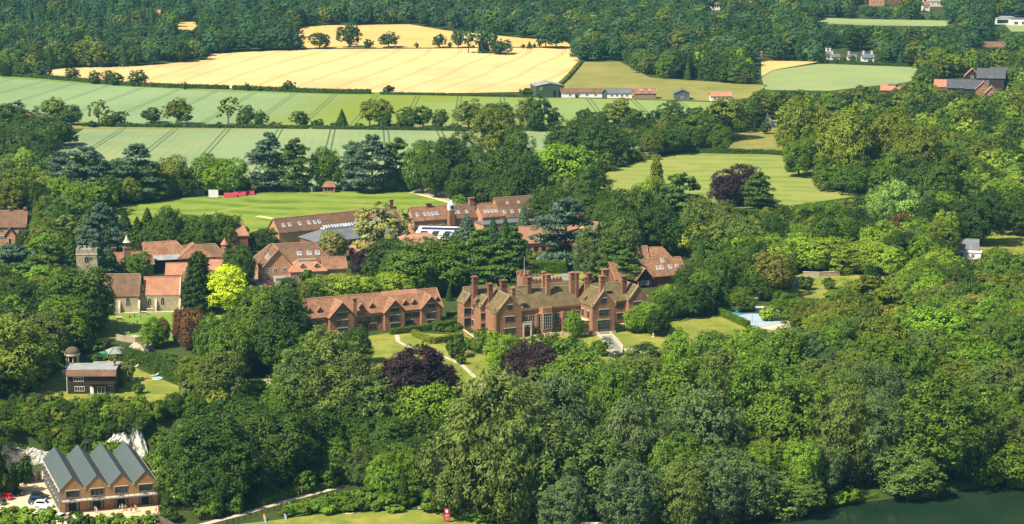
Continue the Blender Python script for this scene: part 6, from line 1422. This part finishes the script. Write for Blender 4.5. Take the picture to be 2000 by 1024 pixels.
# ---- cricket covers, sight screen, goals, poles, nets
M['redcloth'] = flat('red_canvas', (.36, .02, .05), .7); M['netm'] = flat('net_pole', (.10, .12, .11)); M['orange'] = flat('orange_paint', (.85, .22, .05)); M['yellow'] = flat('yellow_board', (.8, .7, .1)); M['signred'] = flat('sign_red', (.42, .015, .05), .5)
for (px, py, tx) in ((450, 385, 'left red cricket cover near the white sight screen'), (468, 383, 'middle red cricket cover of three'), (484, 381, 'rightmost red cricket cover of three')):
    r_ = empty('cricket_cover', P(px, py), .1, tx, 'cricket cover', 'red cricket covers'); MB().slab([(-2.8, -1.6, .3), (2.8, -1.6, .3), (2.8, 0, 1.8), (-2.8, 0, 1.8)], .08).slab([(-2.8, 1.6, .3), (2.8, 1.6, .3), (2.8, 0, 1.8), (-2.8, 0, 1.8)], .08).build('canopy', ['redcloth'], r_)
    fr = MB()
    for x in (-2.7, 2.7): fr.box(x - .06, x + .06, -1.6, 1.6, .1, .25).box(x - .06, x + .06, -.06, .06, .1, 1.75)
    fr.build('frame', ['white'], r_)
    for x in (-2.3, 2.3): link('wheel', CARM[False][2], r_, (x, -1.5, .2), scale=(.5, .5, .5))
r_ = empty('sight_screen', P(417, 388), 0, 'white slatted cricket sight screen on the far boundary', 'sight screen'); sc = MB()
for k in range(12): sc.box(-2.1, 2.1, -.04, .04, .5 + k * .28, .74 + k * .28)
sc.build('screen', ['white'], r_); MB().box(-2.0, -1.9, .05, .12, 0, 3.8).box(1.9, 2, .05, .12, 0, 3.8).box(-2.1, 2.1, -.5, .6, .1, .2).ext([(-1.9, .1, 3), (-1.9, .2, 3), (-1.9, 1.2, .1), (-1.9, 1.1, .1)], (.1, 0, 0)).ext([(1.8, .1, 3), (1.8, .2, 3), (1.8, 1.2, .1), (1.8, 1.1, .1)], (.1, 0, 0)).build('frame', ['iron'], r_)
def goal(tx, px, py, rz, w_=2.6, h=1.3):
    r_ = empty('goal', P(px, py), rz, tx, 'goal', 'white goals'); q = MB(); t_ = .07
    q.box(-w_ - t_, -w_ + t_, -t_, t_, 0, h * 2).box(w_ - t_, w_ + t_, -t_, t_, 0, h * 2).box(-w_, w_, -t_, t_, h * 2 - t_, h * 2 + t_).box(-w_, w_, 1.9, 2.02, 0, .12)
    for x in (-w_, w_): q.tube([(x, 0, h * 2), (x, .8, h * 2), (x, 1.95, .06)], [t_ * .8] * 3, 5).tube([(x, 0, .06), (x, 1.95, .06)], [t_ * .8] * 2, 5)
    q.build('frame', ['white'], r_); n_ = MB()
    for k in range(9): x = -w_ + w_ * 2 * k / 8; n_.tube([(x, .8, h * 2), (x, 1.95, .06)], [.02, .02], 3)
    n_.build('net', ['white'], r_)
goal('white goal left of the scorers hut', 598, 376, 0); goal('small white goal seen end-on beside the scorers hut', 611, 375, 1.2, 1.5, 1.1); goal('left white goal behind the sports field hedge', 1260, 309, .5, 2.6, 1.4); goal('right white goal behind the sports field hedge', 1272, 309, .5, 2.6, 1.4)
def pole(tx, px, py, h, nm='fence_pole', cat='pole', grp='tall fence poles', m_='netm', r_=.07):
    o = MB().cyl(0, 0, -.5, h, r_, r_ * .8, 6).cyl(0, 0, h, h + .1, r_ * 1.3, r_ * .6, 6).build(nm, [m_], loc=P(px, py)); return tag(o, tx, cat, grp)
WORD = ['first', 'second', 'third', 'fourth', 'fifth', 'sixth', 'seventh', 'eighth', 'ninth', 'tenth', 'eleventh', 'twelfth', 'thirteenth']
for i, (px, py) in enumerate(((1305, 303), (1322, 301), (1329, 300), (1335, 299), (1341, 297), (1385, 307), (1391, 306), (1397, 305), (1403, 304), (1409, 303), (1415, 302), (1421, 300))): pole('grey fence pole by the sports field hedge, %s from the left' % WORD[i], px, py, 3.6)
for i, (px, py) in enumerate(((210, 402), (217, 401), (223, 401), (272, 391), (279, 392), (287, 391))): pole('grey post at the left cricket boundary, %s from the left' % WORD[i], px, py, 2.6)
r_ = empty('cricket_net', P(362, 386), .1, 'dark mesh cricket practice cage under the trees', 'practice net'); q = MB()
for x in (0, 4, 8):
    for y in (0, 5): q.cyl(x, y, 0, 3.2, .05)
q.box(0, 8, -.03, .03, 3.15, 3.22).box(0, 8, 4.97, 5.03, 3.15, 3.22); q.build('frame', ['netm'], r_); q = MB()
for k in range(33): q.box(k * .25, k * .25 + .02, -.01, .01, 0, 3.15)
for k in range(12): q.box(0, 8, -.01, .01, k * .27, k * .27 + .02)
q.build('net', ['netm'], r_)
o = MB().ext([(-.9, -.5, .03), (.9, -.5, .03), (.9, .5, .03), (-.9, .5, .03)], (0, 0, .05)).box(-.8, -.7, -.5, .5, .08, .2).build('board', ['yellow'], loc=P(652, 426)); tag(o, 'small yellow marker board on the cricket field', 'board')
o = MB().box(-1.2, 1.2, -.3, .3, .4, .5).box(-1.1, -1, -.25, .25, 0, .4).box(1, 1.1, -.25, .25, 0, .4).cyl(.3, 0, .5, 1.4, .25, .15).build('roller', ['iron'], loc=P(670, 425)); tag(o, 'dark groundsman equipment on the cricket field', 'equipment')
# street lamp by pool etc
def lamp(tx, px, py, h):
    r_ = empty('lamp_post', P(px, py), .3, tx, 'lamp', 'lamp posts'); MB().cyl(0, 0, -.4, h, .07, .05).box(-1, 1, -.03, .03, h - .05, h + .03).build('post', ['iron'], r_)
    for x in (-.95, .95): MB().box(x - .22, x + .22, -.16, .16, h - .2, h + .02).build('lamp_head', ['iron'], r_)
lamp('thin twin-headed lamp beside the swimming pool', 1469, 632, 3.6); lamp('thin lamp post right of the swimming pool', 1573, 640, 4); lamp('thin pole on the grass behind the greenhouse', 1608, 536, 6)
# ---- tow path railing, gate, sign boards, bench, red banner, jetty
r_ = empty('railing', P(455, 1022), 0, 'dark post and rail fence along the tow path', 'fence'); o0 = P(455, 1022); c = [P(*q) for q in ((455, 1022), (500, 1008), (560, 990), (600, 979), (650, 966), (690, 953))]; q = MB()
for a, b_ in zip(c, c[1:]):
    d = b_ - a
    for z in (.55, 1.05): q.tube([a - o0 + Vector((0, 0, z)), b_ - o0 + Vector((0, 0, z))], [.05, .05], 5)
    n_ = max(2, int(d.length / 1.9))
    for k in range(n_): p_ = a - o0 + d * k / n_; q.box(p_.x - .06, p_.x + .06, p_.y - .06, p_.y + .06, p_.z - .4, p_.z + 1.2)
q.build('rail', ['dark_wood'], r_)
r_ = empty('field_gate', P(443, 1026), .2, 'short dark gate at the start of the tow path railing', 'gate'); MB().box(-.1, .1, -.1, .1, -.3, 1.5).box(1.6, 1.8, -.1, .1, -.3, 1.5).build('post', ['dark_wood'], r_); q = MB()
for z in (.3, .65, 1.0, 1.3): q.box(.1, 1.6, -.03, .03, z, z + .09)
q.build('panel', ['dark_wood'], r_)
for px, py, tx in ((519, 1022, 'left leaning plank with orange top on the bank lawn'), (559, 1017, 'right leaning plank with orange top on the bank lawn')):
    r_ = empty('marker_plank', P(px, py), .25, tx, 'sign board', 'orange-topped planks'); MB().ext([(-.3, 0, 0), (.3, 0, 0), (.25, 2.2, .9), (-.25, 2.2, .9)], (0, -.05, .08)).build('plank', ['lead'], r_); MB().ext([(-.25, 2.2, .9), (.25, 2.2, .9), (.2, 2.9, 1.3), (-.2, 2.9, 1.3)], (0, -.05, .12)).build('tip', ['orange'], r_)
    MB().box(-.2, .2, 1.9, 2.0, -.3, .8).build('leg', ['iron'], r_)
r_ = empty('bench', P(823, 997), .1, 'small pale park bench at the back of the bank lawn', 'bench'); q = MB()
for k in range(4): q.box(-.85, .85, -.25 + k * .14, -.14 + k * .14, .42, .47)
q.build('seat', ['stone_pale'], r_); q = MB()
for k in range(3): q.box(-.85, .85, .3, .35, .55 + k * .15, .65 + k * .15)
q.build('backrest', ['stone_pale'], r_)
for x in (-.75, .75): MB().box(x - .04, x + .04, -.25, -.18, -.1, .62).box(x - .04, x + .04, .27, .36, -.1, 1.0).box(x - .04, x + .04, -.25, .3, .58, .64).build('leg', ['stone_pale'], r_)
o = pole('thin white post standing in the scrub behind the bench', 803, 989, 4.2, 'white_post', 'post', None, 'white', .07)
o = MB().tube([(-1.3, 0, .15), (0, .1, .2), (1.3, .3, .28)], [.14, .13, .09], 7).tube([(.4, .1, .2), (.8, -.4, .4)], [.06, .03], 5).build('log', ['stone_pale'], loc=P(685, 1005), smooth=True); tag(o, 'pale fallen log at the edge of the bank lawn', 'log')
r_ = empty('banner', P(873, 1021), 0, 'tall red vertical banner with white emblem and small lettering', 'banner'); MB().box(-.68, .68, -.04, .04, .3, 3.7).build('panel', ['signred'], r_)
MB().box(-.74, -.68, -.06, .06, -.3, 3.8).box(.68, .74, -.06, .06, -.3, 3.8).build('post', ['signred'], r_)
q = MB().ext([(-.32, -.05, 3.3), (.32, -.05, 3.3), (.34, -.05, 2.85), (.2, -.05, 2.55), (0, -.05, 2.4), (-.2, -.05, 2.55), (-.34, -.05, 2.85)], (0, -.02, 0)).ext([(-.15, -.05, 3.32), (.15, -.05, 3.32), (.2, -.05, 3.5), (0, -.05, 3.42), (-.2, -.05, 3.5)], (0, -.02, 0)); q.build('emblem', ['white'], r_)
q = MB()
for i, (z, w_) in enumerate(((1.9, .42), (1.72, .5), (1.54, .36), (1.05, .4), (.9, .48), (.62, .3))):
    x = -w_
    while x < w_: q.box(x, min(w_, x + .07 + .05 * ((i * 3 + int(x * 20)) % 3) / 2), -.06, -.045, z, z + .1); x += .15
q.build('lettering', ['white'], r_)
r_ = empty('jetty', P(1140, 1024) + Vector((0, 0, .0)), .03, 'white concrete jetty platform at the bottom edge', 'jetty'); MB().box(-5, 5, -3, .2, -1.5, .25).build('deck', ['white'], r_); MB().box(-5.1, 5.1, .2, .4, -1.5, .35).build('kerb', ['stone_pale'], r_)
r_ = empty('warning_sign', P(1168, 1018), 0, 'orange diamond warning sign on a thin post by the jetty', 'sign'); MB().cyl(0, 0, -.3, 1.3, .04).build('post', ['iron'], r_); MB().ext([(0, 0, 1.0), (.45, 0, 1.55), (0, 0, 2.1), (-.45, 0, 1.55)], (0, .05, 0)).build('panel', ['orange'], r_)
o = MB().cyl(0, 0, 0, .5, .12, .1).cyl(0, 0, .5, .7, .16, .05).build('bollard', ['white'], loc=P(1066, 1014)); tag(o, 'tiny white marker post in the shade near the jetty', 'post')
o = MB().tube([(-1.6, 0, .25), (-1.0, 0, .3), (0, 0, .3), (1.0, 0, .3), (1.6, 0, .25)], [.04, .3, .38, .3, .04], 8).build('kayak', ['signred'], loc=P(873, 1040), smooth=True); bpy.data.objects.remove(o)
r_ = empty('picnic_mat', P(308, 741), .2, 'small blue and white paddling pool on the house lawn', 'paddling pool'); M['blue'] = flat('blue_plastic', (.05, .35, .7)); MB().cyl(0, 0, .0, .3, 1.3, 1.3, 16).build('water', ['blue'], r_); MB().tube([(math.cos(a * .393) * 1.35, math.sin(a * .393) * 1.35, .25) for a in range(17)], [.16] * 17, 6).build('rim', ['white'], r_, True)
r_.name = 'paddling_pool'
for px, py, tx in ((302, 735, 'white sun lounger beside the paddling pool'), (263, 718, 'pale garden chair at the top of the house lawn')):
    r_ = empty('garden_chair', P(px, py), .4, tx, 'chair'); MB().box(-.9, .5, -.3, .3, .3, .36).build('seat', ['white'], r_); MB().ext([(.5, -.3, .3), (.5, .3, .3), (1.1, .3, .8), (1.1, -.3, .8)], (.0, 0, .06)).build('backrest', ['white'], r_); MB().box(-.8, -.74, -.3, .3, 0, .3).box(.4, .46, -.3, .3, 0, .3).build('leg', ['white'], r_)
o = MB().cyl(0, 0, 2.2, 2.7, 1.7, .05, 10).cyl(0, 0, 0, 2.3, .05).build('parasol', [flat('green_canvas', (.03, .25, .17))], loc=P(203, 703)); tag(o, 'green garden parasol behind the dark timber house', 'parasol')
# ---- people
M['skin'] = flat('skin', (.55, .33, .22), .6); M['shirt_w'] = flat('white_cloth', (.75, .72, .70)); M['shirt_r'] = flat('red_cloth', (.55, .04, .06)); M['shirt_k'] = flat('black_cloth', (.02, .02, .025)); M['hair'] = flat('hair', (.06, .035, .02)); M['shirt_y'] = flat('neon_cloth', (.65, .8, .05))
def skinned(name, verts, edges, mat, parent, sub=1):
    me = bpy.data.meshes.new(name); me.from_pydata([v[:3] for v in verts], edges, []); me.materials.append(M[mat]); o = bpy.data.objects.new(name, me); S.collection.objects.link(o); o.parent = parent
    md = o.modifiers.new('skin', 'SKIN'); ly = me.skin_vertices[0] if me.skin_vertices else None
    if ly is None:
        bm = bmesh.new(); bm.from_mesh(me); bm.verts.layers.skin.verify(); bm.to_mesh(me); bm.free(); ly = me.skin_vertices[0]
    for i, v in enumerate(verts): ly.data[i].radius = (v[3], v[3] if len(v) < 5 else v[4]); ly.data[i].use_root = i == 0
    s_ = o.modifiers.new('sub', 'SUBSURF'); s_.levels = sub; s_.render_levels = sub; return o
PM = {}
def figure(pose):
    st = {'stand': .0, 'walk': .28, 'bend': .1}[pose]; lean = .35 if pose == 'bend' else .03
    hip, ch, sh, nk, hd = (0, 0, .95), (lean * .5, 0, 1.2), (lean, 0, 1.42 - lean * .3), (lean * 1.15, 0, 1.52 - lean * .35), (lean * 1.3, 0, 1.66 - lean * .4)
    V = [(*hip, .14, .11), (*ch, .15, .11), (*sh, .15, .10), (*nk, .06), (*hd, .095, .11), (hd[0] + .01, 0, hd[2] + .1, .07)]; E = [(0, 1), (1, 2), (2, 3), (3, 4), (4, 5)]
    for s_ in (-1, 1):
        i = len(V); f = st * s_; V += [(0, s_ * .1, .88, .10), (f * .5 + .03, s_ * .11, .48, .065), (f, s_ * .11, .08, .045), (f + .16, s_ * .12, .03, .04)]; E += [(0, i), (i, i + 1), (i + 1, i + 2), (i + 2, i + 3)]
        i = len(V); a = -f * .6 + (.25 if pose == 'bend' else .05); V += [(sh[0], s_ * .2, sh[2] - .02, .06), (sh[0] + a * .4, s_ * .25, sh[2] - .3, .045), (sh[0] + a + .05, s_ * .24, sh[2] - .56, .035), (sh[0] + a + .08, s_ * .235, sh[2] - .66, .038, .02)]; E += [(2, i), (i, i + 1), (i + 1, i + 2), (i + 2, i + 3)]
        j = i + 3
        for k in range(5):
            V.append((sh[0] + a + .08 + (k - 2) * .02, s_ * (.235 - (.03 if k == 4 else 0)), sh[2] - (.76 if k != 4 else .71) + abs(k - 1.5) * .008, .009)); E.append((j, len(V) - 1))
    return V, E, hip, ch, sh, hd, st
def person(label, px, py, ang, pose, shirt, low='shirt_k'):
    p = P(px, py); p.z += .06; r_ = empty('person', p, R(ang), label, 'person', 'people by the boathouse and path')
    V, E, hip, ch, sh, hd, st = figure(pose); skinned('body', V, E, 'skin', r_, 1)
    T_ = [(*hip, .155, .125), (*ch, .165, .125), (sh[0], 0, sh[2] + .02, .165, .115)]; e = [(0, 1), (1, 2)]
    for s_ in (-1, 1): T_.append((sh[0] + .01, s_ * .22, sh[2] - .1, .075)); e.append((2, len(T_) - 1))
    skinned('shirt', T_, e, shirt, r_); U = [(0, 0, .95, .16, .13)]; e = []
    for s_ in (-1, 1): i = len(U); f = st * s_; U += [(.01, s_ * .1, .86, .115), (f * .4 + .03, s_ * .11, .58, .085)]; e += [(0, i), (i, i + 1)]
    skinned('shorts', U, e, low, r_); skinned('hair', [(hd[0] - .03, 0, hd[2] + .06, .10, .11), (hd[0] - .02, 0, hd[2] + .13, .08)], [(0, 1)], 'hair', r_); return r_
person('person in pink-white top standing before the second boathouse door', 186, 1002, -60, 'stand', 'shirt_w', 'shirt_r'); person('person in red close behind the one in the white top', 189, 1004, 40, 'walk', 'shirt_r', 'shirt_w')
person('person in white at the left of the group before the third door', 234, 1000, 10, 'stand', 'shirt_w'); person('tall person in red and white centre of the group at the third door', 239, 997, -80, 'stand', 'shirt_r', 'shirt_w'); person('person in dark top bending before the third door', 243, 999, 180, 'bend', 'shirt_k')
person('person in neon yellow top between the doors', 248, 998, 200, 'bend', 'shirt_y'); person('person in black standing near the fourth boathouse door', 257, 1003, -90, 'stand', 'shirt_k'); person('person in white top and dark shorts by the fourth door', 264, 999, -45, 'stand', 'shirt_w'); person('person in dark clothes right beside the white top at the fourth door', 266, 1001, 60, 'walk', 'shirt_k')
person('person in red walking alone right of the boathouse', 305, 1003, 70, 'walk', 'shirt_r', 'shirt_r'); person('person in white bending at the yard corner by the fence', 313, 1014, 120, 'bend', 'shirt_w'); person('person in black standing at the yard corner by the fence', 309, 1012, 80, 'stand', 'shirt_k')
person('walker in white top on the tow path', 583, 972, 160, 'walk', 'shirt_w'); person('walker in dark top behind the white one on the tow path', 590, 970, 160, 'walk', 'shirt_k', 'shirt_k'); person('lone person in dark clothes on the sports field', 1579, 343, 0, 'stand', 'shirt_k')
wall('brown timber fence at the right corner of the boathouse yard', [(300, 1013), (322, 1024), (340, 1034)], 1.5, .12, 'bark', name='panel_fence'); wall('dark timber fence by the path entrance', [(390, 1018), (420, 1014)], 1.2, .12, 'dark_wood', name='panel_fence')
# ------------------------------------------------------------------ haze
HAZE = True
if HAZE:
    hb = MB().box(-2600, 2600, -60, 4200, -4, 175).build('haze', [])
    m = bpy.data.materials.new('haze'); m.use_nodes = True; t = m.node_tree; t.nodes.remove(t.nodes['Principled BSDF'])
    pv = t.nodes.new('ShaderNodeVolumePrincipled'); pv.inputs['Color'].default_value = (.25, .72, 1, 1); pv.inputs['Density'].default_value = .000055; pv.inputs['Anisotropy'].default_value = .2
    t.links.new(pv.outputs[0], t.nodes['Material Output'].inputs['Volume']); hb.data.materials.append(m); hb['kind'] = 'stuff'
    hb['label'] = 'thin blue summer haze over the whole valley'; hb['category'] = 'haze'
